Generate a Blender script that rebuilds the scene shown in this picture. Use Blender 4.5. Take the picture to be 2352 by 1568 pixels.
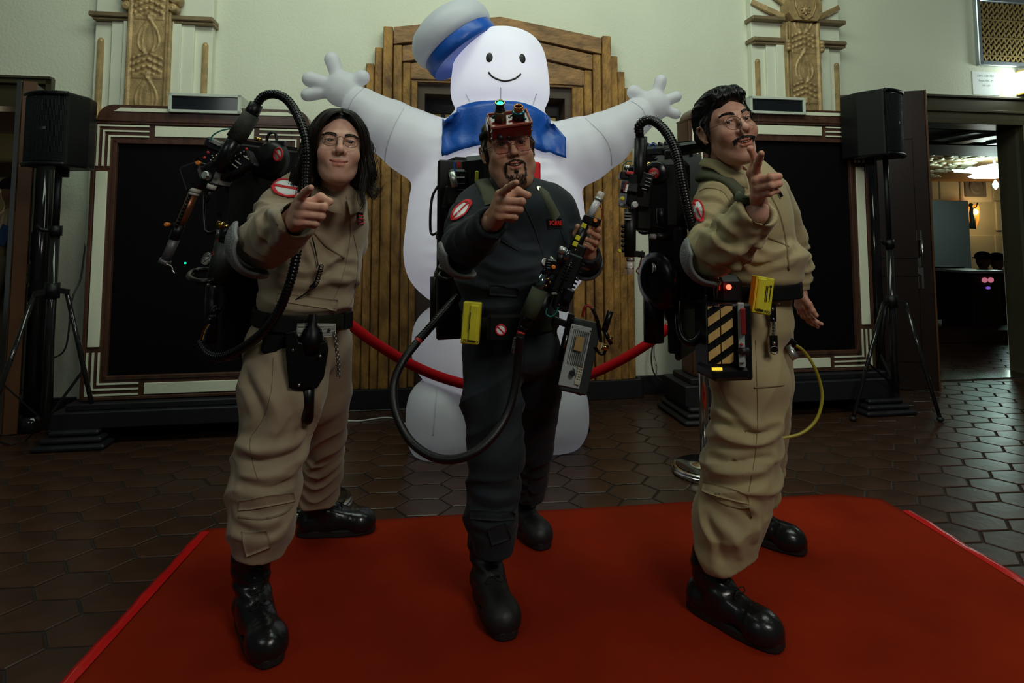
import bpy, bmesh, math, random
import numpy as np
from mathutils import Vector, Matrix, Quaternion
from mathutils.bvhtree import BVHTree
for o in list(bpy.data.objects): bpy.data.objects.remove(o)
scene = bpy.context.scene
C = scene.collection
random.seed(7); np.random.seed(7)
# ---------------------------------------------------------------- camera
F = 1400.0; PITCH = math.radians(4.2); CX = 1176.0; CY = 437.0; CAMZ = 1.28
cam_d = bpy.data.cameras.new('camera'); cam = bpy.data.objects.new('camera', cam_d); C.objects.link(cam)
cam_d.sensor_width = 36.0; cam_d.sensor_fit = 'HORIZONTAL'; cam_d.lens = 36.0*F/2352.0
cam_d.shift_y = -(784.0-CY)/2352.0
cam_d.clip_start = 0.05
cam.location = (0, 0, CAMZ); cam.rotation_euler = (math.pi/2+PITCH, 0, 0)
scene.camera = cam
CP, SP = math.cos(PITCH), math.sin(PITCH)
# ---------------------------------------------------------------- world, exposure
world = bpy.data.worlds.new('World'); scene.world = world; world.use_nodes = True
bg = world.node_tree.nodes['Background']; bg.inputs[0].default_value = (0.62, 0.75, 0.72, 1); bg.inputs[1].default_value = 0.04
vs = scene.view_settings
vs.view_transform = 'Standard'; vs.look = 'None'; vs.gamma = 1.0; vs.use_curve_mapping = False
vs.exposure = 0.0
# ---------------------------------------------------------------- big room lights (lobby lamps above the frame)
def area(name, loc, target, size, power, color, sy=None, spread=None):
    d = bpy.data.lights.new(name, 'AREA'); d.energy = power; d.color = color; d.size = size
    if sy: d.shape = 'RECTANGLE'; d.size_y = sy
    if spread: d.spread = math.radians(spread)
    o = bpy.data.objects.new(name, d); C.objects.link(o); o.location = loc
    o.rotation_euler = (Vector(target)-Vector(loc)).to_track_quat('-Z', 'Y').to_euler()
    return o
area('lobby_lamp', (0.4, 2.3, 4.6), (0.4, 5.0, 1.8), 5.5, 96, (0.84, 1.0, 0.82), 1.2)
area('lobby_lamp', (1.6, -0.8, 3.4), (0.1, 2.2, 1.1), 1.2, 46, (1.0, 0.96, 0.86), 0.9)
area('lobby_lamp', (-2.0, -0.6, 3.2), (-0.6, 2.2, 1.1), 1.1, 9, (0.9, 1.0, 0.92), 0.8)

# ---------------------------------------------------------------- helpers
def ray(px, py):
    xc = (px-CX)/F; yc = (CY-py)/F
    return Vector((xc, CP - yc*SP, yc*CP + SP))
def P(px, py, D):                       # a point seen at (px,py) standing D metres down the room
    r = ray(px, py); r = r*(D/r.y); return Vector((r.x, D, CAMZ + r.z))
def G(px, py, z=0.0):                   # floor point
    r = ray(px, py); return Vector((0, 0, CAMZ)) + r*((z-CAMZ)/r.z)
WA = math.radians(9.0); WY = 4.88
WU = Vector((math.cos(WA), math.sin(WA), 0)); WN = Vector((math.sin(WA), -math.cos(WA), 0)); WO = Vector((0, WY, 0))
def WL(px, py, n=0.0):                  # (u,z) on a plane n in front of the wall
    r = ray(px, py); o = Vector((0, 0, CAMZ)) - WO - WN*n
    t = -o.dot(WN)/r.dot(WN); p = o + r*t; return p.dot(WU), p.z
def wp(u, n, z): return WO + WU*u + WN*n + Vector((0, 0, z))
MWALL = Matrix(((WU.x, WN.x, 0), (WU.y, WN.y, 0), (0, 0, 1)))   # columns: u, n, z

def sock(n, name, v):
    if name in n.inputs: n.inputs[name].default_value = v
MATS = {}
def mat(name, col, rough=0.5, metal=0.0, spec=0.5, noise=0.0, nscale=8.0, bump=0.0, bscale=60.0, col2=None, emit=None, estr=0.0,
        trans=0.0, alpha=1.0, coat=0.0, sheen=0.0, stretch=(1, 1, 1), rvar=0.0, detail=4.0, ior=1.45):
    if name in MATS: return MATS[name]
    m = bpy.data.materials.new(name); m.use_nodes = True; nt = m.node_tree; b = nt.nodes['Principled BSDF']
    sock(b, 'Base Color', (*col, 1)); sock(b, 'Roughness', rough); sock(b, 'Metallic', metal); sock(b, 'Specular IOR Level', spec)
    sock(b, 'Coat Weight', coat); sock(b, 'Coat Roughness', 0.08); sock(b, 'Sheen Weight', sheen); sock(b, 'Transmission Weight', trans); sock(b, 'Alpha', alpha); sock(b, 'IOR', ior)
    if emit: sock(b, 'Emission Color', (*emit, 1)); sock(b, 'Emission Strength', estr)
    tc = nt.nodes.new('ShaderNodeTexCoord'); mp = nt.nodes.new('ShaderNodeMapping'); mp.inputs['Scale'].default_value = stretch
    nt.links.new(tc.outputs['Object'], mp.inputs['Vector'])
    if noise > 0 or col2:
        n = nt.nodes.new('ShaderNodeTexNoise'); n.inputs['Scale'].default_value = nscale; n.inputs['Detail'].default_value = detail
        nt.links.new(mp.outputs[0], n.inputs['Vector'])
        r = nt.nodes.new('ShaderNodeValToRGB'); r.color_ramp.elements[0].position = 0.3; r.color_ramp.elements[1].position = 0.72
        c2 = col2 if col2 else tuple(c*(1-noise) for c in col); c1 = col if col2 else tuple(min(1, c*(1+noise*0.6)) for c in col)
        r.color_ramp.elements[0].color = (*c2, 1); r.color_ramp.elements[1].color = (*c1, 1)
        nt.links.new(n.outputs['Fac'], r.inputs['Fac']); nt.links.new(r.outputs['Color'], b.inputs['Base Color'])
        if rvar > 0:
            mm = nt.nodes.new('ShaderNodeMapRange'); mm.inputs['To Min'].default_value = max(0.02, rough-rvar); mm.inputs['To Max'].default_value = rough+rvar
            nt.links.new(n.outputs['Fac'], mm.inputs['Value']); nt.links.new(mm.outputs[0], b.inputs['Roughness'])
    if bump > 0:
        n2 = nt.nodes.new('ShaderNodeTexNoise'); n2.inputs['Scale'].default_value = bscale; n2.inputs['Detail'].default_value = 5
        nt.links.new(mp.outputs[0], n2.inputs['Vector'])
        bp = nt.nodes.new('ShaderNodeBump'); bp.inputs['Strength'].default_value = bump; bp.inputs['Distance'].default_value = 0.01
        nt.links.new(n2.outputs['Fac'], bp.inputs['Height']); nt.links.new(bp.outputs[0], b.inputs['Normal'])
    MATS[name] = m; return m

def frame_of(d, hint=None):
    d = Vector(d).normalized(); h = Vector(hint) if hint is not None else (Vector((0, 0, 1)) if abs(d.z) < 0.9 else Vector((1, 0, 0)))
    x = h.cross(d)
    if x.length < 1e-6: x = Vector((1, 0, 0)).cross(d)
    x.normalize(); y = d.cross(x); return x, y, d
class MB:
    def __init__(s): s.v = []; s.f = []; s.mi = []; s.sm = []; s.cur = 0
    def add(s, vs_, fs, smooth=False):
        b = len(s.v); s.v += [Vector(v) for v in vs_]
        for f in fs: s.f.append([i+b for i in f]); s.mi.append(s.cur); s.sm.append(smooth)
        return s
    def box(s, c, size, R=None, ch=0.0):
        c = Vector(c); hx, hy, hz = size[0]/2, size[1]/2, size[2]/2
        if ch <= 0 or min(hx, hy, hz) <= ch*1.05:
            pts = [(x, y, z) for x in (-hx, hx) for y in (-hy, hy) for z in (-hz, hz)]
            fs = [(0, 1, 3, 2), (4, 6, 7, 5), (0, 4, 5, 1), (2, 3, 7, 6), (0, 2, 6, 4), (1, 5, 7, 3)]
        else:
            pts = []; h = (hx, hy, hz); idx = {}
            for sx in (-1, 1):
                for sy in (-1, 1):
                    for sz in (-1, 1):
                        for a in range(3):
                            p = [sx*(hx-ch), sy*(hy-ch), sz*(hz-ch)]; p[a] = (sx, sy, sz)[a]*h[a]
                            idx[(sx, sy, sz, a)] = len(pts); pts.append(tuple(p))
            fs = []
            for a in range(3):
                b_, c_ = (a+1) % 3, (a+2) % 3
                for sg in (-1, 1):
                    q = []
                    for (s1, s2) in ((-1, -1), (1, -1), (1, 1), (-1, 1)):
                        t = [0, 0, 0]; t[a] = sg; t[b_] = s1; t[c_] = s2; q.append(idx[(*t, a)])
                    fs.append(q if sg > 0 else q[::-1])
                for s1 in (-1, 1):
                    for s2 in (-1, 1):
                        q = []
                        for (sa, ax) in ((-1, b_), (1, b_), (1, c_), (-1, c_)):
                            t = [0, 0, 0]; t[a] = sa; t[b_] = s1; t[c_] = s2; q.append(idx[(*t, ax)])
                        fs.append(q if s1*s2 < 0 else q[::-1])
            for sx in (-1, 1):
                for sy in (-1, 1):
                    for sz in (-1, 1):
                        q = [idx[(sx, sy, sz, a)] for a in range(3)]; fs.append(q if sx*sy*sz > 0 else q[::-1])
        if R is not None: pts = [R @ Vector(p) + c for p in pts]
        else: pts = [Vector(p)+c for p in pts]
        return s.add(pts, fs)
    def beam(s, p0, p1, w, t, hint=None, ch=0.0):          # rectangular bar: w across, t along hint
        p0 = Vector(p0); p1 = Vector(p1); x, y, d = frame_of(p1-p0, hint)
        return s.box((p0+p1)/2, (w, t, (p1-p0).length), Matrix((x, y, d)).transposed(), ch)
    def cyl(s, p0, p1, r0, r1=None, n=20, cap=True, hint=None):
        r1 = r0 if r1 is None else r1
        return s.lathe(p0, Vector(p1)-Vector(p0), [(0, r0), ((Vector(p1)-Vector(p0)).length, r1)], n, cap)
    def lathe(s, o, axis, prof, n=24, cap=True, smooth=True, sx=1.0, hint=None):     # prof: (distance along axis, radius)
        o = Vector(o); x, y, d = frame_of(axis, hint); vs_ = []
        for (h, r) in prof:
            for k in range(n):
                a = 2*math.pi*k/n; vs_.append(o + d*h + x*(r*sx*math.cos(a)) + y*(r*math.sin(a)))
        fs = [(i*n+k, i*n+(k+1) % n, (i+1)*n+(k+1) % n, (i+1)*n+k) for i in range(len(prof)-1) for k in range(n)]
        s.add(vs_, fs, smooth)
        if cap:
            b = len(s.v)-len(vs_)
            for i, fl in ((0, True), (len(prof)-1, False)):
                r = [b+i*n+k for k in range(n)]
                if prof[i][1] > 1e-5: s.f.append(r[::-1] if fl else r); s.mi.append(s.cur); s.sm.append(False)
        return s
    def tube(s, pts, r, n=10, cap=True, closed=False, rfun=None, flat=None):
        pts = [Vector(p) for p in pts]; m = len(pts); tg = []
        for i in range(m):
            a = pts[(i-1) % m] if (closed or i > 0) else pts[i]; b = pts[(i+1) % m] if (closed or i < m-1) else pts[i]
            t = (b-a); tg.append(t.normalized() if t.length > 1e-9 else Vector((0, 0, 1)))
        x, y, _ = frame_of(tg[0], flat); vs_ = []
        for i in range(m):
            x = x - tg[i]*x.dot(tg[i])
            if flat is not None: x = Vector(flat).cross(tg[i])
            x.normalize(); y = tg[i].cross(x)
            rr = rfun(i/(m-1)) if rfun else (r[i] if isinstance(r, (list, tuple)) and len(r) == m and not flat else r)
            ra, rb = (rr if isinstance(rr, (tuple, list)) else (rr, rr))
            for k in range(n):
                a = 2*math.pi*k/n; vs_.append(pts[i] + x*(ra*math.cos(a)) + y*(rb*math.sin(a)))
        fs = [(i*n+k, i*n+(k+1) % n, ((i+1) % m)*n+(k+1) % n, ((i+1) % m)*n+k) for i in range(m if closed else m-1) for k in range(n)]
        b = len(s.v); s.add(vs_, fs, True)
        if cap and not closed:
            s.f.append([b+k for k in range(n)][::-1]); s.mi.append(s.cur); s.sm.append(False)
            s.f.append([b+(m-1)*n+k for k in range(n)]); s.mi.append(s.cur); s.sm.append(False)
        return s
    def ell(s, c, r, R=None, n=16, m=10):
        c = Vector(c); r = (r, r, r) if isinstance(r, (int, float)) else r; vs_ = []; fs = []
        for i in range(m+1):
            t = math.pi*i/m
            for k in range(n):
                a = 2*math.pi*k/n; p = Vector((r[0]*math.sin(t)*math.cos(a), r[1]*math.sin(t)*math.sin(a), -r[2]*math.cos(t)))
                vs_.append((R @ p if R is not None else p)+c)
        for i in range(m):
            for k in range(n): fs.append((i*n+k, i*n+(k+1) % n, (i+1)*n+(k+1) % n, (i+1)*n+k))
        return s.add(vs_, fs, True)
    def prism(s, poly, o, x, y, depth):     # poly in (a,b) of frame x,y; extruded along x×y
        o = Vector(o); x = Vector(x); y = Vector(y); z = x.cross(y).normalized(); n = len(poly)
        ar = sum(poly[i][0]*poly[(i+1) % n][1]-poly[(i+1) % n][0]*poly[i][1] for i in range(n))
        if ar < 0: poly = poly[::-1]
        a = [o + x*p[0] + y*p[1] for p in poly]; b = [p + z*depth for p in a]
        fs = [tuple(range(n))[::-1], tuple(range(n, 2*n))] + [(i, (i+1) % n, n+(i+1) % n, n+i) for i in range(n)]
        return s.add(a+b, fs)
    def build(s, name, mats, parent=None, bevel=0.0, stuff=False):
        org = parent.matrix_world.translation if parent is not None else Vector((0, 0, 0))
        org = ROOTLOC.get(parent.name, Vector((0, 0, 0))) if parent is not None else Vector((0, 0, 0))
        me = bpy.data.meshes.new(name); me.from_pydata([tuple(v-org) for v in s.v], [], s.f)
        for mm in (mats if isinstance(mats, (list, tuple)) else [mats]): me.materials.append(mm)
        me.polygons.foreach_set('material_index', s.mi); me.polygons.foreach_set('use_smooth', s.sm); me.update()
        o = bpy.data.objects.new(name, me); C.objects.link(o)
        if parent is not None: o.parent = parent; ROOTLOC[o.name] = org
        else: ROOTLOC[o.name] = org
        if bevel > 0:
            bm = o.modifiers.new('bevel', 'BEVEL'); bm.width = bevel; bm.segments = 2; bm.limit_method = 'ANGLE'; bm.angle_limit = math.radians(40)
        if stuff: o['kind'] = 'stuff'
        return o
ROOTLOC = {}
def tag(o, label=None, cat=None, group=None, kind=None):
    if label: o['label'] = label
    if cat: o['category'] = cat
    if group: o['group'] = group
    if kind: o['kind'] = kind
    return o
def root(name, loc, label=None, cat=None, group=None, kind=None):
    o = bpy.data.objects.new(name, None); C.objects.link(o); o.location = loc; ROOTLOC[o.name] = Vector(loc); o.empty_display_size = 0.1
    return tag(o, label, cat, group, kind)
def smooth_path(pts, n=8):
    pts = [Vector(p) for p in pts]; out = []
    for i in range(len(pts)-1):
        p0 = pts[max(i-1, 0)]; p1 = pts[i]; p2 = pts[i+1]; p3 = pts[min(i+2, len(pts)-1)]
        for k in range(n):
            t = k/n; out.append(0.5*((2*p1)+(p2-p0)*t+(2*p0-5*p1+4*p2-p3)*t*t+(3*p1-p0-3*p2+p3)*t**3))
    out.append(pts[-1]); return out
def text_mb(mb, txt, o, x, y, size, depth=0.002, align='LEFT', sp=1.0, xs=1.0, bold=0.0):
    cu = bpy.data.curves.new('t', 'FONT'); cu.body = txt; cu.size = size; cu.extrude = depth/2; cu.align_x = align; cu.space_character = sp; cu.offset = bold
    cu.resolution_u = 2
    ob = bpy.data.objects.new('t', cu); C.objects.link(ob); dg = bpy.context.evaluated_depsgraph_get(); me = bpy.data.meshes.new_from_object(ob.evaluated_get(dg))
    x = Vector(x).normalized(); y = Vector(y).normalized(); z = x.cross(y)
    vs_ = [Vector(o)+x*(v.co.x*xs)+y*v.co.y+z*v.co.z for v in me.vertices]; fs = [tuple(p.vertices) for p in me.polygons]
    bpy.data.objects.remove(ob); bpy.data.meshes.remove(me); bpy.data.curves.remove(cu)
    return mb.add(vs_, fs)

# ---------------------------------------------------------------- signed distance fields -> mesh (surface nets)
class SDF:
    def __init__(s, lo, hi, h):
        s.lo = np.array(lo, float); s.h = h; s.n = np.maximum(((np.array(hi)-s.lo)/h).astype(int)+1, 4)
        s.d = np.full(tuple(s.n), 0.5, np.float32); s.lab = np.zeros(tuple(s.n), np.uint8)
    def _sub(s, lo, hi):
        a = np.clip(np.floor((np.array(lo)-s.lo)/s.h).astype(int), 0, s.n-1); b = np.clip(np.ceil((np.array(hi)-s.lo)/s.h).astype(int)+1, 1, s.n)
        if np.any(b <= a): return None
        sl = tuple(slice(a[i], b[i]) for i in range(3))
        g = np.meshgrid(*[s.lo[i]+s.h*np.arange(a[i], b[i]) for i in range(3)], indexing='ij', sparse=False)
        return sl, np.stack(g, -1).astype(np.float32)
    def put(s, fn, lo, hi, k=0.02, op='u', lab=0, m=None):
        m = 0.03+k if m is None else m
        r = s._sub(np.array(lo)-m, np.array(hi)+m)
        if r is None: return s
        sl, X = r; e = fn(X).astype(np.float32); d = s.d[sl]
        if op == 'u':
            if lab: s.lab[sl] = np.where(e < d, lab, s.lab[sl])
            hh = np.clip(0.5+0.5*(d-e)/max(k, 1e-5), 0, 1); s.d[sl] = d*(1-hh)+e*hh-k*hh*(1-hh)
        else:
            hh = np.clip(0.5-0.5*(d+e)/max(k, 1e-5), 0, 1); s.d[sl] = d*(1-hh)-e*hh+k*hh*(1-hh)
            if lab: s.lab[sl] = np.where(-e > d-k, lab, s.lab[sl])
        return s
    def cap(s, a, b, ra, rb=None, k=0.02, op='u', lab=0, sq=None):
        rb = ra if rb is None else rb; a = np.array(a, float); b = np.array(b, float); ab = b-a; L = max(ab@ab, 1e-9); R = max(ra, rb)*(max(sq[1], 1) if sq else 1)
        def fn(X):
            p = X-a; t = np.clip((p@ab)/L, 0, 1); q = p-t[..., None]*ab
            if sq: ax = np.array(sq[0], float); ax /= np.linalg.norm(ax); c = q@ax; q = q-(c*(1-1/sq[1]))[..., None]*ax
            return np.sqrt((q*q).sum(-1))-(ra+(rb-ra)*t)
        return s.put(fn, np.minimum(a, b)-R, np.maximum(a, b)+R, k, op, lab)
    def ell(s, c, r, R=None, k=0.02, op='u', lab=0):
        c = np.array(c, float); r = np.array([r]*3 if np.isscalar(r) else r, float); M = np.array(R) if R is not None else np.eye(3)
        def fn(X):
            q = (X-c)@M; k0 = np.sqrt(((q/r)**2).sum(-1)); k1 = np.sqrt(((q/(r*r))**2).sum(-1)); return k0*(k0-1)/np.maximum(k1, 1e-6)
        m = r.max(); return s.put(fn, c-m, c+m, k, op, lab)
    def box(s, c, half, R=None, rd=0.01, k=0.005, op='u', lab=0):
        c = np.array(c, float); hf = np.array(half, float)-rd; M = np.array(R) if R is not None else np.eye(3)
        def fn(X):
            q = np.abs((X-c)@M)-hf; return np.sqrt((np.maximum(q, 0)**2).sum(-1))+np.minimum(q.max(-1), 0)-rd
        m = float(np.linalg.norm(half)); return s.put(fn, c-m, c+m, k, op, lab)
    def cut(s, p, n, k=0.003):          # keep the side n points away from
        p = np.array(p, float); n = np.array(n, float); n /= np.linalg.norm(n)
        hi = s.lo+s.h*s.n
        return s.put(lambda X: -((X-p)@n), s.lo, hi, k, 'd', m=0)
    def mesh(s, iso=0.0, relax=1):
        d = s.d-iso
        d[0], d[-1], d[:, 0], d[:, -1], d[:, :, 0], d[:, :, -1] = [np.maximum(q, 1e-3) for q in (d[0], d[-1], d[:, 0], d[:, -1], d[:, :, 0], d[:, :, -1])]
        sg = d < 0; n = s.n
        c = np.zeros(tuple(n-1), np.uint8)
        for i in (0, 1):
            for j in (0, 1):
                for k in (0, 1): c += sg[i:n[0]-1+i, j:n[1]-1+j, k:n[2]-1+k]
        act = np.argwhere((c > 0) & (c < 8)); idx = np.full(tuple(n-1), -1, np.int64); idx[tuple(act.T)] = np.arange(len(act))
        acc = np.zeros((len(act), 3)); cnt = np.zeros(len(act)); cor = [(i, j, k) for i in (0, 1) for j in (0, 1) for k in (0, 1)]
        vals = {q: d[tuple((act+q).T)].astype(float) for q in cor}
        for q in cor:
            for a in range(3):
                if q[a] == 0:
                    q2 = list(q); q2[a] = 1; q2 = tuple(q2); v0, v1 = vals[q], vals[q2]; cr = (v0 < 0) != (v1 < 0)
                    t = np.where(cr, v0/np.where(cr, v0-v1, 1), 0); p = np.array(q, float)[None, :].repeat(len(act), 0); p[:, a] += t
                    acc += p*cr[:, None]; cnt += cr
        V = s.lo+s.h*(act+acc/cnt[:, None]); Fq = []
        for a in range(3):
            b, c2 = (a+1) % 3, (a+2) % 3; sl0 = [slice(None)]*3; sl1 = [slice(None)]*3; sl0[a] = slice(0, n[a]-1); sl1[a] = slice(1, n[a])
            for x in (b, c2): sl0[x] = slice(1, n[x]-1); sl1[x] = slice(1, n[x]-1)
            A = sg[tuple(sl0)]; B = sg[tuple(sl1)]; e = np.argwhere(A != B)
            if not len(e): continue
            fl = A[tuple(e.T)]; off = np.zeros(3, int); off[b] = 1; off[c2] = 1; base = e+off
            def g(db, dc): q = base.copy(); q[:, b] -= db; q[:, c2] -= dc; return idx[tuple(q.T)]
            Q = np.stack([g(1, 1), g(0, 1), g(0, 0), g(1, 0)], 1); Q[~fl] = Q[~fl][:, ::-1]; Fq.append(Q)
        Fq = np.concatenate(Fq); s.Flab = s.lab[tuple(np.clip(act+1, 0, n-1)[Fq[:, 0]].T)]; s.Vlab = s.lab[tuple(act.T)]
        for _ in range(relax):
            acc = np.zeros_like(V); cn = np.zeros(len(V))
            for i in range(4):
                np.add.at(acc, Fq[:, i], V[Fq[:, (i+1) % 4]]); np.add.at(cn, Fq[:, i], 1); np.add.at(acc, Fq[:, i], V[Fq[:, (i-1) % 4]]); np.add.at(cn, Fq[:, i], 1)
            V = V*0.5+0.5*acc/np.maximum(cn, 1)[:, None]
        return V, Fq
def vnormals(V, Fq):
    a, b, c, d = (V[Fq[:, i]] for i in range(4)); fn = np.cross(c-a, d-b); N = np.zeros_like(V)
    for i in range(4): np.add.at(N, Fq[:, i], fn)
    return N/np.maximum(np.linalg.norm(N, axis=1), 1e-12)[:, None]
def mesh_np(name, V, Fq, mats, parent=None, mi=None, smooth=True, vcol=None):
    org = ROOTLOC.get(parent.name, Vector((0, 0, 0))) if parent is not None else Vector((0, 0, 0))
    me = bpy.data.meshes.new(name); V = (V-np.array(org)).astype(np.float32)
    me.vertices.add(len(V)); me.vertices.foreach_set('co', V.ravel()); k = Fq.shape[1]
    me.loops.add(len(Fq)*k); me.loops.foreach_set('vertex_index', Fq.ravel().astype(np.int32)); me.polygons.add(len(Fq))
    me.polygons.foreach_set('loop_start', (np.arange(len(Fq))*k).astype(np.int32))
    for mm in (mats if isinstance(mats, (list, tuple)) else [mats]): me.materials.append(mm)
    me.polygons.foreach_set('use_smooth', np.full(len(Fq), smooth)); 
    if mi is not None: me.polygons.foreach_set('material_index', np.asarray(mi).astype(np.int32))
    me.update(calc_edges=True); me.validate()
    if vcol is not None:
        at = me.color_attributes.new('tint', 'FLOAT_COLOR', 'POINT'); at.data.foreach_set('color', np.asarray(vcol, np.float32).ravel())
    o = bpy.data.objects.new(name, me); C.objects.link(o)
    if parent is not None: o.parent = parent
    ROOTLOC[o.name] = org; return o
# ================================================================ MATERIALS
M_wall = mat('cream_plaster', (0.70, 0.72, 0.58), 0.75, bump=0.35, bscale=55, noise=0.05, nscale=2.0)
M_wallp = mat('cream_panel_paint', (0.74, 0.76, 0.62), 0.45, noise=0.05, nscale=3.0)
M_gold = mat('aged_gold', (0.44, 0.30, 0.14), 0.45, 0.25, noise=0.35, nscale=14, bump=0.3, bscale=70)
M_ggold = mat('dull_bronze_band', (0.25, 0.18, 0.10), 0.5, 0.3, noise=0.3, nscale=10)
M_plank = mat('gold_brown_plank', (0.44, 0.23, 0.05), 0.55, 0.1, noise=0.55, nscale=7, bump=0.9, bscale=26, col2=(0.13, 0.058, 0.018), stretch=(2.0, 2.0, 0.9), detail=8)
M_plank2 = mat('brown_lintel_wood', (0.38, 0.20, 0.075), 0.6, 0.05, noise=0.5, nscale=8, bump=0.9, bscale=26, col2=(0.14, 0.075, 0.035), stretch=(0.9, 2, 2), detail=8)
M_dwood = mat('dark_mahogany', (0.080, 0.034, 0.022), 0.36, noise=0.4, nscale=6, stretch=(4, 4, 0.5), coat=0.15)
M_black = mat('black_paint', (0.010, 0.010, 0.012), 0.5)
M_velvet = mat('black_board', (0.0012, 0.0012, 0.0014), 0.6, spec=0.15)
M_gloss = mat('gloss_black', (0.012, 0.012, 0.012), 0.12, coat=0.3)
M_cream = mat('cream_inlay', (0.78, 0.80, 0.62), 0.4, noise=0.06, nscale=4, bump=0.1, bscale=40)
M_grout = mat('dark_grout', (0.016, 0.013, 0.012), 0.8, noise=0.3, nscale=30)
M_tile = mat('brown_quarry_tile', (0.062, 0.026, 0.014), 0.30, noise=0.4, nscale=5, bump=0.10, bscale=22, col2=(0.030, 0.015, 0.010), rvar=0.07)
M_carpet = mat('red_carpet', (0.25, 0.017, 0.003), 0.95, noise=0.22, nscale=2.2, bump=0.3, bscale=300, spec=0.1)
M_cedge = mat('red_tape', (0.62, 0.010, 0.010), 0.22, bump=0.1, bscale=40)
M_chrome = mat('polished_steel', (0.62, 0.60, 0.56), 0.16, 1.0)
M_brass = mat('brass', (0.62, 0.42, 0.14), 0.22, 1.0)
M_dark = mat('dark_olive_paint', (0.055, 0.058, 0.040), 0.5)
M_ceil2 = mat('dark_beam', (0.03, 0.02, 0.015), 0.5)
M_paper = mat('white_paper', (0.80, 0.84, 0.84), 0.6)
M_ink = mat('faint_grey_ink', (0.30, 0.36, 0.36), 0.6)

def wbox(mb, u0, u1, n0, n1, z0, z1, ch=0.0):
    return mb.box(wp((u0+u1)/2, (n0+n1)/2, (z0+z1)/2), (u1-u0, n1-n0, z1-z0), MWALL, ch)
def wprism(mb, poly, n0, n1):           # polygon in (u,z), between n0 and n1
    return mb.prism(poly, wp(0, n0, 0), WU, Vector((0, 0, 1)), n1-n0)

# ================================================================ FLOOR with elongated hexagonal tiles
mb = MB(); mb.box((4.3, 9.0, -0.03), (26, 24, 0.05)); floor = mb.build('floor', M_grout); floor['kind'] = 'structure'
TW, TF, TD = 0.275, 0.140, 0.178          # point-to-point, flat, depth
PX, PY = (TW+TF)/2, TD
def hexmesh(name, g=0.005):
    pts = [(-TW/2+g*1.3, 0), (-TF/2, -TD/2+g), (TF/2, -TD/2+g), (TW/2-g*1.3, 0), (TF/2, TD/2-g), (-TF/2, TD/2-g)]
    V = []; 
    for (k, z) in ((1.0, -0.012), (1.0, -0.0025), (0.955, 0.0)): V += [(x*k, y*k, z) for x, y in pts]
    Fs = [(12, 13, 14, 15, 16, 17)]+[(i+6*j, (i+1) % 6+6*j, (i+1) % 6+6*(j+1), i+6*(j+1)) for j in (0, 1) for i in range(6)]
    me = bpy.data.meshes.new(name); me.from_pydata(V, [], Fs); me.materials.append(M_tile); me.update(); return me, V, Fs
hm, hv, hf = hexmesh('tile')
TR = math.radians(5.0); TM = Matrix.Rotation(TR, 4, 'Z')
cells = []
for i in range(-34, 36):
    for j in range(-6, 70):
        x = i*PX+0.05; y = (j+0.5*(i % 2))*PY+0.6
        p = TM @ Vector((x, y, 0))
        if p.y < 0.9 or p.y > 11.0 or abs(p.x) > 7.2: continue
        if p.y < 4.6 and abs(p.x) > 0.95*p.y+0.5: continue
        r = Vector((p.x, p.y, -CAMZ)); d = r.y*CP+r.z*SP; px = CX+F*p.x/d
        vis = -150 < px < 2500 and d > 0.4
        under = -1.25 < p.x < 1.70 and p.y < 2.62
        wallhid = p.y > WY+0.158*p.x+0.1 and not (px > 2140 or px < 90)
        size = F*0.27/max(d, 0.3)
        score = (size if vis and not under and not wallhid else 0)
        cells.append((score, random.random(), p))
cells.sort(key=lambda t: (-t[0], t[1]))
big = [c for c in cells if c[0] > 0][:300]; rest = [c for c in cells if c[0] > 0][300:] + [c for c in cells if c[0] <= 0]
bset = MB()
for n_, (s_, _, p) in enumerate(big):
    o = bpy.data.objects.new('tile', hm); C.objects.link(o); o.parent = floor
    o.location = p + Vector((0, 0, random.uniform(-0.0006, 0.0006))); o.rotation_euler = (random.uniform(-.003, .003), random.uniform(-.003, .003), TR)
rv = []; rf = []
for (s_, _, p) in rest:
    b = len(rv); M_ = Matrix.Translation(p+Vector((0, 0, random.uniform(-0.0006, 0.0006)))) @ Matrix.Rotation(random.uniform(-.003, .003), 4, 'X') @ TM
    rv += [M_ @ Vector(v) for v in hv]; rf += [tuple(i+b for i in f) for f in hf]
mb = MB(); mb.add(rv, rf); o = mb.build('paving_tiles', M_tile, floor, stuff=True)

# ================================================================ BACK WALL with two doorways
U0, U1, H = -6.0, 8.0, 4.6
LD = (-4.9, -3.40, 2.36); RD = (3.55, 4.78, 2.33)          # doorways: u range, head height
mb = MB(); T = 0.22
for (a, b, z0, z1) in ((U0, LD[0], 0, H), (LD[0], LD[1], LD[2], H), (LD[1], -0.76, 0, H), (-0.76, 0.50, 2.48, H), (-0.76, 0.50, 0, 1.05), (0.50, RD[0], 0, H), (RD[0], RD[1], RD[2], H), (RD[1], U1, 0, H)):
    wbox(mb, a, b, -T, 0, z0, z1)
wall = mb.build('wall_back', M_wall); wall['kind'] = 'structure'
mb = MB(); wbox(mb, LD[1]+0.02, -1.25, 0, 0.03, 0, 0.145); wbox(mb, -1.25, 1.03, 0.10, 0.135, 0, 0.145); wbox(mb, 1.03, RD[0]-0.05, 0, 0.03, 0, 0.145)
wbox(mb, -1.25, -1.225, 0.0, 0.135, 0, 0.145); wbox(mb, 1.005, 1.03, 0.0, 0.135, 0, 0.145)
o = mb.build('baseboard_back', M_black, bevel=0.004); o['kind'] = 'structure'

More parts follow.
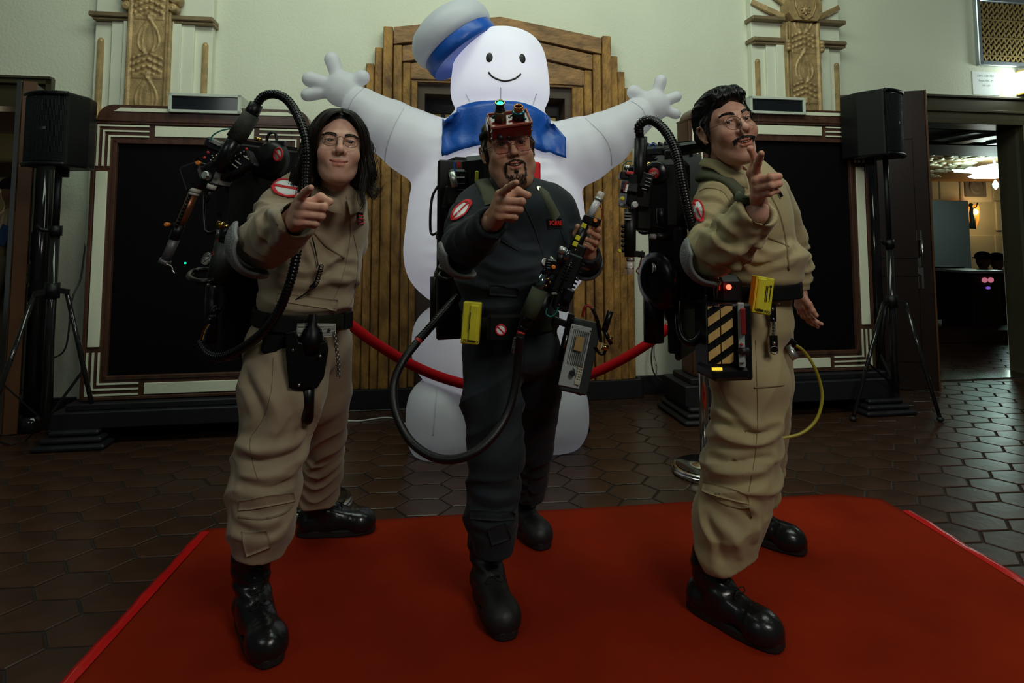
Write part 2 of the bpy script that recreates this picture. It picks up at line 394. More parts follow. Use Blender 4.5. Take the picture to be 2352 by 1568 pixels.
# ---- gold-brown stepped surround (centre) with window
surr = root('window_1', wp(-0.11, 0.05, 0), kind='structure')
def plank(u0, u1, n, z0, z1, m=M_plank):
    b = MB(); wbox(b, u0+0.0015, u1-0.0015, 0.0, n, z0, z1, 0.006); return b.build('plank', m, surr)
L_ = [(-1.222, -1.158, 0.045, 2.50), (-1.155, -1.092, 0.06, 2.61), (-1.090, -1.028, 0.075, 2.735), (-1.026, -0.950, 0.11, 2.893)]
R_ = [(0.94, 1.003, 0.045, 2.50), (0.875, 0.938, 0.06, 2.63), (0.808, 0.873, 0.075, 2.755), (0.730, 0.806, 0.11, 2.91)]
for (a, b, n, z) in L_+R_: plank(a, b, n, 0.13, z)
for (a, b, n, z) in ((-0.948, -0.878, 0.085, 2.76), (-0.876, -0.812, 0.065, 2.63), (-0.810, -0.758, 0.045, 2.49), (0.658, 0.728, 0.085, 2.76), (0.592, 0.656, 0.065, 2.63), (0.492, 0.590, 0.045, 2.51)):
    plank(a, b, n, 0.13, z)
cu = -0.11
def lint(hw, z_side, z_mid, th_s, th_m, n, m=M_plank2):
    b = MB(); poly = [(cu-hw, z_side-th_s), (cu, z_mid-th_m), (cu+hw, z_side-th_s), (cu+hw, z_side), (cu, z_mid), (cu-hw, z_side)]
    wprism(b, poly, 0.0, n); return b.build('lintel_board', m, surr, bevel=0.005)
lint(0.838, 2.895, 3.025, 0.135, 0.125, 0.10); lint(0.768, 2.755, 2.895, 0.125, 0.125, 0.08); lint(0.702, 2.625, 2.765, 0.125, 0.255, 0.06)
b = MB(); wprism(b, [(-0.81, 2.485), (-0.81, 2.50), (-0.11, 2.52), (0.59, 2.51), (0.59, 2.485)], 0, 0.045); b.build('lintel_board', M_plank2, surr)
# reveal and window
M_rev = mat('dark_reveal', (0.060, 0.035, 0.020), 0.5, noise=0.3, nscale=6)
b = MB(); wbox(b, -0.76, -0.70, -0.30, 0.0, 0.13, 2.485); wbox(b, 0.44, 0.50, -0.30, 0.0, 0.13, 2.485); wbox(b, -0.70, 0.44, -0.30, 0.0, 2.40, 2.485); wbox(b, -0.76, 0.50, -0.10, 0.012, 0.13, 1.06)
b.build('window_reveal', M_rev, surr)
M_pane = mat('amber_glass', (0.42, 0.31, 0.09), 0.25, noise=0.25, nscale=9, emit=(0.55, 0.40, 0.11), estr=0.07)
b = MB()
for u in (-0.695, -0.545, -0.40, -0.25, -0.10, 0.05, 0.20, 0.29, 0.435): wbox(b, u-0.017, u+0.017, -0.26, -0.21, 1.05, 2.30, 0.003)
for z in (1.06, 1.4, 1.74, 2.075, 2.30): wbox(b, -0.70, 0.44, -0.25, -0.22, z-0.006, z+0.006)
wbox(b, -0.70, 0.44, -0.27, -0.2, 2.29, 2.40)
b.build('window_frame', M_black, surr)
for (u0, u1) in ((-0.68, -0.56), (-0.53, -0.415), (-0.385, -0.265), (-0.235, -0.115), (-0.085, 0.035), (0.065, 0.185), (0.215, 0.275), (0.305, 0.42)):
    for (z0, z1) in ((1.07, 1.39), (1.41, 1.73), (1.75, 2.065), (2.085, 2.285)):
        b = MB(); wbox(b, u0, u1, -0.245, -0.235, z0, z1, 0.003); b.build('pane', M_pane, surr)

# ---- Deco pilasters
def relief(u0, u1, z0, z1, n0, nu=30, nz=260, unit=0.43, amp=0.03, zoff=0.0):
    w = (u1-u0); vs_ = []; 
    for j in range(nz+1):
        z = z0+(z1-z0)*j/nz
        for i in range(nu+1):
            s = (i/nu-0.5)*2; x = s*w/2; h = 0.0
            if abs(s) > 0.80: h = 0.020
            elif abs(s) > 0.74: h = 0.0
            else:
                q = ((z-zoff) % unit)/unit          # heart / ogee then chevrons
                zz = (q-0.33)*unit
                # ogee leaf
                if q < 0.66:
                    t = q/0.66; wd = 0.68*math.sin(math.pi*min(1, t*1.08+0.02))**0.6*(1-0.55*t)
                    e = abs(abs(s)-wd); h += 0.016*math.exp(-(e/0.07)**2)+0.010*math.exp(-((abs(s)-wd*0.62)/0.05)**2 if wd > .1 else 0)
                    h += 0.007*(1-abs(s)/max(wd, 0.05)) if abs(s) < wd*0.6 else 0
                    h += 0.010*math.exp(-((abs(s)-0.22)**2+((q-0.06)*2.2)**2)/0.006)
                else:
                    c = (q-0.66)/0.34; f = ((c*3+abs(s)*1.3) % 1.0); h += 0.018 if f < 0.55 else 0.003
                    h += 0.006*math.sin(s*24)*(f < 0.55)
            vs_.append(wp((u0+u1)/2+x, n0+h*amp/0.03, z))
    n = nu+1; fs = [(j*n+i, j*n+i+1, (j+1)*n+i+1, (j+1)*n+i) for j in range(nz) for i in range(nu)]
    return vs_, fs
def pilaster(name, ua, ub, oa, ob, zcap, zband):
    t = root(name, wp((ua+ub)/2, 0.06, 0), kind='structure')
    b = MB(); zt = zband
    wbox(b, ua, ub, 0, 0.07, 0.14, 3.9, 0.004)
    wbox(b, ua+0.12, oa+0.04, 0, 0.095, 0.14, zt, 0.004); wbox(b, ob-0.04, ub-0.12, 0, 0.095, 0.14, zt, 0.004)
    wbox(b, ua+0.205, oa+0.03, 0, 0.115, 0.14, zt, 0.003); wbox(b, ob-0.03, ub-0.205, 0, 0.115, 0.14, zt, 0.003)
    b.build('cream_panel', M_wallp, t)
    b = MB(); wbox(b, oa-0.012, ob+0.012, 0.0, 0.155, 0.14, zcap, 0.004); b.build('ornament_back', M_gold, t)
    V_, F_ = relief(oa, ob, 0.9, zcap, 0.150); b = MB(); b.add(V_, F_, True); b.build('carved_ornament', M_gold, t)
    for u in (ua+0.045, ub-0.045):
        b = MB(); z1 = zband-0.17; b.cyl(wp(u, 0.075, 0.14), wp(u, 0.075, z1), 0.022, n=12); b.ell(wp(u, 0.075, z1), (0.022, 0.022, 0.03), n=12, m=6)
        b.build('gold_rod', M_gold, t)
    for (z, h) in ((zband, 0.035),):
        for (x0, x1) in ((ua-0.02, oa), (ob, ub+0.02)):
            b = MB(); wbox(b, x0, x1, 0, 0.14, z, z+h, 0.006); wbox(b, x0+0.02, x1, 0, 0.12, z-0.02, z, 0.003); b.build('gold_band', M_ggold, t)
    return t
tl = pilaster('trim_1', -3.075, -2.275, -2.815, -2.548, 3.4, 2.85)
b = MB()
for s_, u in ((-1, -2.835), (1, -2.528)):      # scrolled capital shoulders at the top edge
    for k, (dz, r) in enumerate(((0, 0.035), (0.07, 0.045), (0.15, 0.03))):
        b.lathe(wp(u+s_*0.012*k, 0.09, 2.93+dz), WN, [(0, r), (0.07, r*0.95), (0.085, r*0.6), (0.075, r*0.35), (0.09, r*0.15)], 18)
b.build('capital_scroll', M_gold, tl)
tr = pilaster('trim_2', 2.075, 2.915, 2.36, 2.655, 3.10, 2.93)
b = MB()
for (x0, x1) in ((2.055, 2.36), (2.655, 2.935)):
    wbox(b, x0, x1, 0, 0.14, 3.115, 3.15, 0.005)
b.build('gold_band', M_ggold, tr)
for (a, b_, c, d) in ((2.08, 3.285, 2.36, 3.15), (2.22, 3.40, 2.42, 3.24), (2.915, 3.285, 2.655, 3.15), (2.78, 3.42, 2.62, 3.25)):
    m = MB(); m.beam(wp(a, 0.075, b_), wp(c, 0.12, d), 0.05, 0.028, WN, 0.005); m.build('gold_ray', M_gold, tr)
m = MB(); wprism(m, [(2.355, 3.17), (2.40, 3.11), (2.62, 3.11), (2.665, 3.17), (2.67, 3.26), (2.62, 3.36), (2.40, 3.36), (2.35, 3.26)], 0.02, 0.19)
m.ell(wp(2.51, 0.19, 3.20), (0.035, 0.02, 0.035)); m.ell(wp(2.51, 0.205, 3.20), (0.016, 0.015, 0.016))
for k in range(8): a = k*math.pi/4; m.ell(wp(2.51+0.035*math.cos(a), 0.193, 3.20+0.035*math.sin(a)), 0.012, n=8, m=6)
for s_ in (-1, 1):
    for k in range(3): m.ell(wp(2.51+s_*0.155, 0.17, 2.86+k*0.03), 0.024, n=10, m=6)
    m.tube([wp(2.51+s_*0.02, 0.195, 3.12), wp(2.51+s_*0.06, 0.197, 3.15), wp(2.51+s_*0.09, 0.197, 3.22), wp(2.51+s_*0.10, 0.197, 3.30)], 0.008, 6)
m.build('carved_capital', M_gold, tr)

# ---- grille, paper notice, wall lamp over the right door
g = root('wall_grille', wp(4.75, 0.03, 3.2), 'silver framed gold lattice vent grille high over the right doorway', 'grille')
b = MB(); A = (4.36, 5.3, 2.845, 3.50)
for (x0, x1, z0, z1) in ((A[0], A[1], A[2], A[2]+0.045), (A[0], A[1], A[3]-0.045, A[3]), (A[0], A[0]+0.045, A[2], A[3]), (A[1]-0.045, A[1], A[2], A[3])): wbox(b, x0, x1, 0, 0.045, z0, z1, 0.006)
b.build('frame', mat('silver_frame', (0.5, 0.55, 0.6), 0.3, 0.8), g)
b = MB(); wbox(b, A[0]+0.02, A[1]-0.02, 0.0, 0.006, A[2]+0.02, A[3]-0.02); b.build('backing', M_black, g)
b = MB(); nx = 15; dx = (A[1]-A[0]-0.09)/nx; nr = 10; dz = (A[3]-A[2]-0.09)/nr
for r_ in range(nr):
    z0 = A[2]+0.045+r_*dz
    for k in range(nx):
        x0 = A[0]+0.045+k*dx
        b.beam(wp(x0, 0.014, z0), wp(x0+dx/2, 0.022, z0+dz), 0.014, 0.008, WN); b.beam(wp(x0+dx, 0.014, z0), wp(x0+dx/2, 0.022, z0+dz), 0.014, 0.008, WN)
    if r_ % 3 == 1: wbox(b, A[0]+0.045, A[1]-0.045, 0.010, 0.024, z0-0.006, z0+0.006)
b.build('lattice', mat('gold_lattice', (0.50, 0.36, 0.15), 0.35, 0.6, noise=0.3, nscale=20), g)
g = root('paper_notice', wp(4.45, 0.004, 2.68), 'white paper row notice taped on the wall under the grille', 'notice')
b = MB(); wbox(b, 4.315, 4.60, 0.002, 0.005, 2.575, 2.795); b.build('sheet', M_paper, g)
b = MB(); cz = [(2.745, 'LEFT CENTER', 0.030), (2.70, 'Rows AA - M', 0.028), (2.655, '101-107', 0.026)]
for z, t_, s_ in cz: text_mb(b, t_, wp(4.457, 0.0055, z), WU, (0, 0, 1), s_, 0.0006, 'CENTER')
b.build('lettering', M_ink, g)
g = root('wall_lamp', wp(4.93, 0.08, 2.68), 'glowing white glass wall lamp over the right doorway', 'lamp')
b = MB(); wbox(b, 4.80, 5.06, 0.03, 0.15, 2.60, 2.80, 0.02); b.build('glass_shade', mat('lamp_glow', (1, 1, 1), 0.4, emit=(0.85, 1.0, 0.92), estr=14), g)
b = MB(); wbox(b, 4.79, 5.07, 0.0, 0.16, 2.585, 2.60); wbox(b, 4.79, 5.07, 0.0, 0.16, 2.80, 2.812); wbox(b, 4.88, 4.98, 0.0, 0.05, 2.52, 2.60)
b.build('bracket', M_brass, g)
ld = bpy.data.lights.new('wall_lamp_light', 'POINT'); ld.energy = 12; ld.color = (0.85, 1.0, 0.93); ld.shadow_soft_size = 0.1
lo = bpy.data.objects.new('wall_lamp_light', ld); C.objects.link(lo); lo.location = wp(4.95, 0.30, 2.74)

# ---- doorways: casings, leaves
M_casing = mat('olive_gold_casing', (0.075, 0.062, 0.034), 0.3, 0.3)
b = MB(); wbox(b, 3.50, 5.2, 0, 0.05, 2.33, 2.525, 0.004); wbox(b, 3.46, 5.2, 0, 0.075, 2.525, 2.548, 0.004); wbox(b, 3.5, 5.2, 0, 0.065, 2.395, 2.42, 0.004); wbox(b, 3.5, 5.2, -0.22, 0.05, 2.29, 2.335, 0.003)
wbox(b, 4.78, 4.93, -0.22, 0.05, 0, 2.33, 0.004); wbox(b, 3.44, 3.56, -0.22, 0.05, 0, 2.53, 0.004)
d = b.build('door_1', M_casing); d['kind'] = 'structure'
def leaf(name, pa, pb, z0, z1, th=0.045, handle=None, mm=mat('black_brown_door', (0.016, 0.007, 0.005), 0.35)):
    pa = Vector(pa); pb = Vector(pb); t = root(name, Vector((pa.x, pa.y, 0)), kind='structure')
    x = (pb-pa).normalized(); n = Vector((x.y, -x.x, 0)); R = Matrix((x, n, Vector((0, 0, 1)))).transposed(); L = (pb-pa).length
    b = MB(); c = (pa+pb)/2; b.box(c+Vector((0, 0, (z0+z1)/2)), (L, th, z1-z0), R, 0.003)
    b.build('door_leaf', mm, t); b = MB(); b.box(pb+Vector((0, 0, (z0+z1)/2))+x*0.006, (0.014, th+0.030, z1-z0), R, 0.002); b.build('door_edge', mat('worn_door_edge', (0.10, 0.042, 0.018), .4), t)
    b = MB()
    for s_ in (-1, 1):
        for (za, zb) in ((0.25, 0.95), (1.1, 2.1)):
            for (o_, sz) in (((za+0.0), 0), ((zb), 0)): b.box(c+n*s_*(th/2+0.004)+Vector((0, 0, o_)), (L*0.72, 0.012, 0.02), R)
            for e in (-1, 1): b.box(c+x*(e*L*0.36)+n*s_*(th/2+0.004)+Vector((0, 0, (za+zb)/2)), (0.02, 0.012, zb-za), R)
    b.build('door_molding', mm, t)
    if handle:
        s_, zc, hh, off = handle; q = pb-x*off+n*s_*(th/2)
        b = MB(); b.tube([q+Vector((0, 0, zc-hh/2)), q+n*s_*0.07+Vector((0, 0, zc-hh/2)), q+n*s_*0.07+Vector((0, 0, zc+hh/2)), q+Vector((0, 0, zc+hh/2))], 0.009, 8)
        b.box(q+n*s_*0.004+Vector((0, 0, zc-0.05)), (0.04, 0.008, hh+0.26), R); b.build('door_handle', M_chrome, t)
    return t
leaf('door_2', wp(2.86, 0.04, 0), wp(3.47, 0.34, 0), 0.01, 2.50, handle=(1, 1.13, 0.22, 0.09))
# left doorway
b = MB(); wbox(b, -4.95, -3.36, 0, 0.04, 2.36, 2.405, 0.004); wbox(b, -3.40, -3.355, 0, 0.04, 0, 2.405, 0.004); wbox(b, -4.95, -3.36, 0, 0.055, 2.395, 2.415, 0.003); wbox(b, -4.95, -3.40, -0.22, 0, 2.20, 2.37)
d = b.build('door_3', M_casing); d['kind'] = 'structure'
leaf('door_4', wp(-3.40, 0.02, 0), wp(-3.31, 0.36, 0), 0.01, 2.30, handle=(-1, 1.12, 0.2, 0.12))
b = MB(); p_ = wp(-3.33, 0.38, 0); b.beam(p_+Vector((-0.03, -0.01, 0.0)), p_+Vector((-0.03, -0.01, 2.30)), 0.008, 0.03); o = b.build('trim_5', M_chrome); o['kind'] = 'structure'
for nm, (u, n) in (('trim_3', (-3.24, 0.27)), ('trim_4', (2.97, 0.30))):
    b = MB(); b.cyl(wp(u, n, 0), wp(u, n, 2.05), 0.052, n=24); b.cyl(wp(u, n, 0), wp(u, n, 0.1), 0.075, n=24); o = b.build(nm, M_gloss); o['kind'] = 'structure'
# gold strips on the wall beside the cases
for nm, u in (('trim_6', -2.985), ('trim_7', 2.845)):
    b = MB(); wbox(b, u-0.012, u+0.012, 0.0, 0.03, 0.14, 2.0, 0.004); o = b.build(nm, M_gold); o['kind'] = 'structure'

# ---- outlet
g = root('power_outlet', wp(1.17, 0.01, 0.42), 'cream wall outlet right of the wooden surround with a black plug', 'outlet')
u_, z_ = WL(1500, 770, 0.01); b = MB(); wbox(b, u_-0.036, u_+0.036, 0, 0.008, z_-0.058, z_+0.058, 0.003); b.build('faceplate', mat('ivory_plastic', (0.5, 0.5, 0.4), 0.4), g)
b = MB(); b.cyl(wp(u_, 0.008, z_+0.02), wp(u_, 0.045, z_+0.02), 0.02); b.build('plug', M_black, g)
g = MB(); pts = [wp(u_, 0.045, z_+0.02), wp(u_-0.03, 0.1, z_-0.02), wp(u_-0.07, 0.14, z_-0.15), wp(u_-0.05, 0.16, z_-0.28), wp(u_+0.05, 0.2, 0.10), wp(u_+0.12, 0.28, 0.008), wp(u_+0.3, 0.32, 0.008), wp(u_+0.35, 0.45, 0.008), wp(u_+0.15, 0.5, 0.008), wp(u_+0.25, 0.3, 0.008), wp(u_+0.6, 0.25, 0.008)]
g.tube(smooth_path(pts), 0.006, 8); tag(g.build('power_cable', M_black), 'black power cable hanging from the outlet to the floor', 'cable')
g = MB(); pts = [wp(u_+0.012, 0.01, z_-0.05), wp(u_, 0.03, z_-0.15), wp(u_+0.02, 0.03, z_-0.25), wp(u_+0.01, 0.03, z_-0.33)]
g.tube(smooth_path(pts), 0.003, 6); tag(g.build('thin_wire', mat('grey_wire', (0.12, 0.12, 0.1), 0.5)), 'thin grey wire running down the wall under the outlet', 'cable')
pts = [G(700, 975, .005), G(790, 967, .005), G(830, 966, .005), G(880, 959, .005), G(910, 962, .005), G(940, 978, .005), G(985, 1000, .005)]
g = MB(); g.tube(smooth_path(pts), 0.0055, 8); tag(g.build('white_cable', mat('white_vinyl', (0.62, 0.62, 0.58), 0.5)), 'white cable lying on the tiles behind the left man', 'cable')
g = MB(); g.tube(smooth_path([wp(-1.24, 0.16, 0.006), wp(-0.9, 0.17, 0.006), wp(-0.6, 0.2, 0.006), wp(-0.4, 0.35, 0.006)]), 0.004, 6); tag(g.build('thin_wire', MATS['grey_wire']), 'thin pale wire along the foot of the wooden surround', 'cable')

# ================================================================ CARPET
cp = root('red_carpet', (0.3, 2.2, 0), 'long red carpet with bright taped side edges, under the three men', 'carpet')
q = {'bl': Vector((-1.33, 2.74, 0)), 'br': Vector((1.81, 3.135, 0)), 'fr': Vector((2.02, 0.9, 0)), 'fl': Vector((-1.22, 0.9, 0))}
def carpet_top(nx=60, ny=44, z=0.010):
    vs_ = []
    for j in range(ny+1):
        for i in range(nx+1):
            a = i/nx; b_ = j/ny
            p = (q['fl'].lerp(q['fr'], a)).lerp(q['bl'].lerp(q['br'], a), b_)
            # rounded, curling back-right corner
            if a > 0.93 and b_ > 0.90: p = p + Vector((-0.35*(a-0.93), -0.9*(b_-0.90)*(a-0.93)/0.07, 0))
            rip = 0.0022*math.sin(a*17+b_*5)*math.sin(b_*9+1.3)
            vs_.append(p+Vector((0, 0, z+rip)))
    n = nx+1; fs = [(j*n+i, j*n+i+1, (j+1)*n+i+1, (j+1)*n+i) for j in range(ny) for i in range(nx)]
    k = len(vs_); rim = [i for i in range(n)]+[j*n+nx for j in range(1, ny+1)]+[ny*n+i for i in range(nx-1, -1, -1)]+[j*n for j in range(ny-1, 0, -1)]
    for i in rim: vs_.append(Vector((vs_[i].x, vs_[i].y, 0.001)))
    m = len(rim)
    for t in range(m): fs.append((rim[(t+1) % m], rim[t], k+t, k+(t+1) % m))
    return vs_, fs
b = MB(); V_, F_ = carpet_top(); b.add(V_, F_, True); b.build('carpet_pile', M_carpet, cp)
for (a0, a1, nm, t0, t1) in ((q['fl'], q['bl'], 'edge_tape', 0.0, 0.985), (q['fr'], q['br'], 'edge_tape', 0.0, 0.90)):
    b = MB(); vs_ = []; s_ = -1 if a0 is q['fl'] else 1; N_ = 50
    for i in range(N_+1):
        t = t0+(t1-t0)*i/N_; p = a0.lerp(a1, t); inw = Vector((-s_*0.035, 0, 0)); w_ = 0.0025*math.sin(i*0.7)+0.0015*math.sin(i*1.9)
        for (dx, z) in ((0.012*s_, 0.002), (0.010*s_, 0.013+w_), (-s_*0.008, 0.016+w_), (-s_*0.032, 0.0135)): vs_.append(p+Vector((dx, 0, z)))
    fs = [(i*4+k, i*4+k+1, (i+1)*4+k+1, (i+1)*4+k) for i in range(N_) for k in range(3)]
    if s_ > 0: fs = [f[::-1] for f in fs]
    b.add(vs_, fs, True); b.build(nm, M_cedge, cp)
# ================================================================ DISPLAY CASES
def case(label, u0, u1, z0, z1, zc, nf, sign_u, sign_label, foot=True, su=0.225):
    t = root('poster_case', wp((u0+u1)/2, nf-0.2, 0), label, 'display case', 'poster cases')
    D0 = nf-0.20
    b = MB()                                        # body and outer frame
    fw = 0.125
    wbox(b, u0, u1, D0, nf-0.03, z0, z1, 0.004)
    b.build('case_body', M_dwood, t)
    b = MB()
    for (a, c, d, e) in ((u0, u0+fw+0.01, z0, z1), (u1-fw-0.01, u1, z0, z1), (u0+fw, u1-fw, z0, z0+fw), (u0+fw, u1-fw, z1-fw, z1)): wbox(b, a, c, nf-0.03, nf-0.008, d, e)
    wbox(b, u0, u0+0.022, nf-0.03, nf+0.006, z0, z1, 0.003); wbox(b, u1-0.022, u1, nf-0.03, nf+0.006, z0, z1, 0.003)
    wbox(b, u0, u1, nf-0.03, nf+0.006, z0, z0+0.02, 0.003); wbox(b, u0, u1, nf-0.03, nf+0.006, z1-0.02, z1, 0.003)
    i0, i1, j0, j1 = u0+fw, u1-fw, z0+fw, z1-fw
    for (a, c, d, e) in ((i0, i0+0.022, j0, j1), (i1-0.022, i1, j0, j1), (i0, i1, j0, j0+0.022), (i0, i1, j1-0.022, j1)): wbox(b, a, c, nf-0.03, nf+0.002, d, e, 0.003)
    b.build('case_frame', M_dwood, t)
    b = MB(); wbox(b, i0+0.02, i1-0.02, nf-0.05, nf-0.025, j0+0.02, j1-0.02); b.build('black_panel', M_velvet, t)
    # cream inlays: long panels and L-shaped corner stripes
    k = 0.30
    def inlay(a, c, d, e):
        b = MB(); wbox(b, a, c, nf-0.01, nf+0.001, d, e, 0.002); b.build('cream_inlay', M_cream, t)
    inlay(u0+0.028, u0+fw-0.028, z0+k+0.03, z1-k-0.03); inlay(u1-fw+0.028, u1-0.028, z0+k+0.03, z1-k-0.03)
    inlay(u0+k+0.07, u1-k-0.07, z0+0.028, z0+fw-0.028); inlay(u0+k+0.07, u1-k-0.07, z1-fw+0.028, z1-0.028)
    for su_ in (0, 1):
        for sz in (0, 1):
            for m in range(3):
                o_ = 0.026+m*0.034; w = 0.010; ue = k+0.035; ze = k-0.005
                b = MB()
                ua, ub = (u0+o_, u0+ue) if su_ == 0 else (u1-ue, u1-o_)
                za = z0+o_ if sz == 0 else z1-o_-w; wbox(b, ua, ub, nf-0.01, nf+0.001, za, za+w)
                xa = u0+o_ if su_ == 0 else u1-o_-w
                zz = (z0+o_, z0+ze) if sz == 0 else (z1-ze, z1-o_); wbox(b, xa, xa+w, nf-0.01, nf+0.002, zz[0], zz[1]); b.build('corner_stripe', M_cream, t)
    # crown with rounded ends and cream strip
    b = MB(); c0, c1 = u0+0.015, u1-0.015; h = zc-z1; poly = [(c0, z1), (c1, z1)]+[(c1-0.10+0.10*math.cos(a), z1+h-h*0.9+h*0.9*math.sin(a)) for a in [i*math.pi/16 for i in range(9)]]+[(c0+0.10-0.10*math.cos(a), z1+h-h*0.9+h*0.9*math.sin(a)) for a in [i*math.pi/16 for i in range(8, -1, -1)]]
    wprism(b, poly, D0+0.02, nf-0.01); wbox(b, u0-0.006, u1+0.006, D0, nf+0.012, z1-0.004, z1+0.012, 0.003); b.build('crown', M_dwood, t)
    b = MB(); zt = z1+h*0.70; poly = [(c0+0.10, zt-0.012), (c1-0.10, zt-0.012), (c1-0.14, zt+0.012), (c0+0.14, zt+0.012)]; wprism(b, poly, nf-0.012, nf-0.004); b.build('crown_strip', M_cream, t)
    # plinth and stepped feet
    b = MB(); wbox(b, u0-0.11, u1+0.11, D0-0.1, nf+0.10, 0.10, z0-0.045, 0.006); wbox(b, u0-0.05, u1+0.05, D0-0.05, nf+0.06, z0-0.045, z0-0.005, 0.006); b.build('plinth', M_black, t)
    for uu in (u0+0.04, u1-0.04):
        b = MB(); w = 0.20
        for m, (z, e) in enumerate(((0.0, 0.0), (0.035, 0.03), (0.07, 0.06))):
            wbox(b, uu-w+e, uu+w-e, D0-0.1, nf+0.20-e, z, z+0.034, 0.012)
        b.build('stepped_foot', M_black, t)
    s = root('sign_box', wp(sign_u, nf-0.08, zc), sign_label, 'display', 'letter boxes on the cases')
    b = MB(); n0, n1 = nf-0.22, nf+0.02; a, c = sign_u-su, sign_u+su; d, e = zc-0.045, zc+0.085; w = 0.020
    wbox(b, a, c, n0, n1-0.02, d, e, 0.003)
    for (x0, x1, y0, y1) in ((a, c, d, d+w), (a, c, e-w, e), (a, a+w, d, e), (c-w, c, d, e)): wbox(b, x0, x1, n1-0.02, n1, y0, y1, 0.002)
    b.build('box_frame', mat('chipped_white_paint', (0.55, 0.60, 0.52), 0.45, noise=0.12, nscale=12), s)
    b = MB(); wbox(b, a+w, c-w, n1-0.022, n1-0.012, d+w, e-w); b.build('dark_window', mat('smoked_glass', (0.012, 0.014, 0.018), 0.12), s)
    return t
case('mahogany poster case with cream inlays behind the left man', -2.825, -1.47, 0.245, 2.02, 2.13, 0.55, -2.15, 'white framed dark letter box on top of the left poster case')
case('mahogany poster case with cream inlays behind the right man', 1.195, 2.635, 0.285, 2.125, 2.225, 0.68, 1.90, 'white framed dark letter box on top of the right poster case')

# ================================================================ LOUDSPEAKERS AND TRIPOD STANDS
M_spk = mat('speaker_plastic', (0.005, 0.0055, 0.006), 0.42, spec=.3, bump=0.05, bscale=200)
M_grl = mat('perforated_steel', (0.020, 0.026, 0.025), 0.30, 0.6)
def speaker(label, base, yaw, w, h, dpt, side):
    base = Vector(base); s = root('loudspeaker', base, label, 'speaker'); Rz = Matrix.Rotation(yaw, 3, 'Z')
    def T_(x, y, z): return base + Rz @ Vector((x, y, z))
    X, Y = Rz @ Vector((1, 0, 0)), Rz @ Vector((0, 1, 0))
    b = MB(); poly = [(-w/2, -dpt*0.38), (-w*0.36, -dpt*0.5+0.02), (w*0.36, -dpt*0.5+0.02), (w/2, -dpt*0.38), (w/2, dpt*0.12), (w*0.30, dpt/2), (-w*0.30, dpt/2), (-w/2, dpt*0.12)]
    b.prism(poly, base, X, Y, h); b.build('cabinet', M_spk, s, bevel=0.012)
    b = MB(); n = 22; m = 34; vs_ = []
    def gp(i, j, o=0.0):
        a = (i/n-0.5)*2; return T_(a*w*0.485, -dpt*0.5-0.012+0.05*a*a-o, 0.03+(h-0.06)*j/m)
    vs_ = [gp(i, j) for j in range(m+1) for i in range(n+1)]
    fs = [(j*(n+1)+i, j*(n+1)+i+1, (j+1)*(n+1)+i+1, (j+1)*(n+1)+i) for j in range(m) for i in range(n)]
    b.add(vs_, fs, True)
    b.build('grille_base', M_velvet, s)
    b = MB()                                       # perforated grille: fine wire net
    for i in range(0, 45):
        q = [(gp(i*n/44, j, 0.004)) for j in range(0, m+1, 2)]
        b.tube(q, 0.0016, 3, cap=False)
    for j in range(0, 69):
        q = [gp(i, j*m/68, 0.004) for i in range(0, n+1, 2)]; b.tube(q, 0.0016, 3, cap=False)
    b.build('grille_mesh', M_grl, s)
    for z in (0.012, h-0.012): b = MB(); b.tube([T_(a*w*0.5, -dpt*0.5-0.014+0.05*a*a, z) for a in [k/10-1 for k in range(21)]], 0.014, 8); b.build('trim_bar', M_spk, s)
    b = MB(); b.box(T_(side*w*0.12, -dpt*0.5-0.012, h*0.50), (0.055, 0.004, 0.016), Rz); b.build('badge', mat('badge_grey', (0.10, 0.11, 0.11), 0.4), s)
    b = MB(); b.cyl(T_(0, 0.02, -0.05), T_(0, 0.02, 0.02), 0.03); b.build('pole_socket', M_spk, s)
    return s
def tripod(label, foot, top, hub, feet, collar, R=0.017):
    s = root('speaker_stand', (foot[0], foot[1], 0), label, 'speaker stand')
    f = Vector((foot[0], foot[1], 0)); b = MB(); b.cyl(f+Vector((0, 0, 0.16)), f+Vector((0, 0, collar)), R*1.45, n=16); b.build('lower_tube', M_gloss, s)
    b = MB(); b.cyl(f+Vector((0, 0, collar)), f+Vector((0, 0, top)), R*1.1, n=16); b.build('upper_tube', M_spk, s)
    b = MB(); b.cyl(f+Vector((0, 0, collar-0.03)), f+Vector((0, 0, collar+0.03)), R*2.0); b.tube([f+Vector((0, 0, collar)), f+Vector((-0.06, -0.03, collar+0.005)), f+Vector((-0.09, -0.04, collar+0.03))], 0.012, 8); b.build('clamp_knob', M_spk, s)
    b = MB(); b.cyl(f+Vector((0, 0, hub-0.05)), f+Vector((0, 0, hub+0.04)), R*2.3)
    for p in feet: d = (Vector(p)-f); d.z = 0; d.normalize(); b.beam(f+Vector((0, 0, hub)), f+Vector((0, 0, hub-0.02))+d*0.09, 0.03, 0.03)
    b.build('hub', M_spk, s)
    for p in feet:
        p = Vector(p); d = (p-f); d.z = 0; d.normalize(); b = MB(); a = f+Vector((0, 0, hub-0.01))+d*0.08
        b.tube([a, p+Vector((0, 0, 0.02))], 0.014, 10); g = b.build('leg', M_gloss, s)
        b = MB(); b.ell(p+Vector((0, 0, 0.018)), (0.024, 0.024, 0.018), n=12, m=6); b.build('rubber_foot', M_black, g)
        m = a.lerp(p, 0.52); b = MB(); b.beam(m, f+Vector((0, 0, 0.20)), 0.018, 0.008); b.build('brace', M_spk, s)
    return s
sb = P(140, 300, 3.62); stp = (sb.x, sb.y)
ztop = P(150, 385, 3.62).z
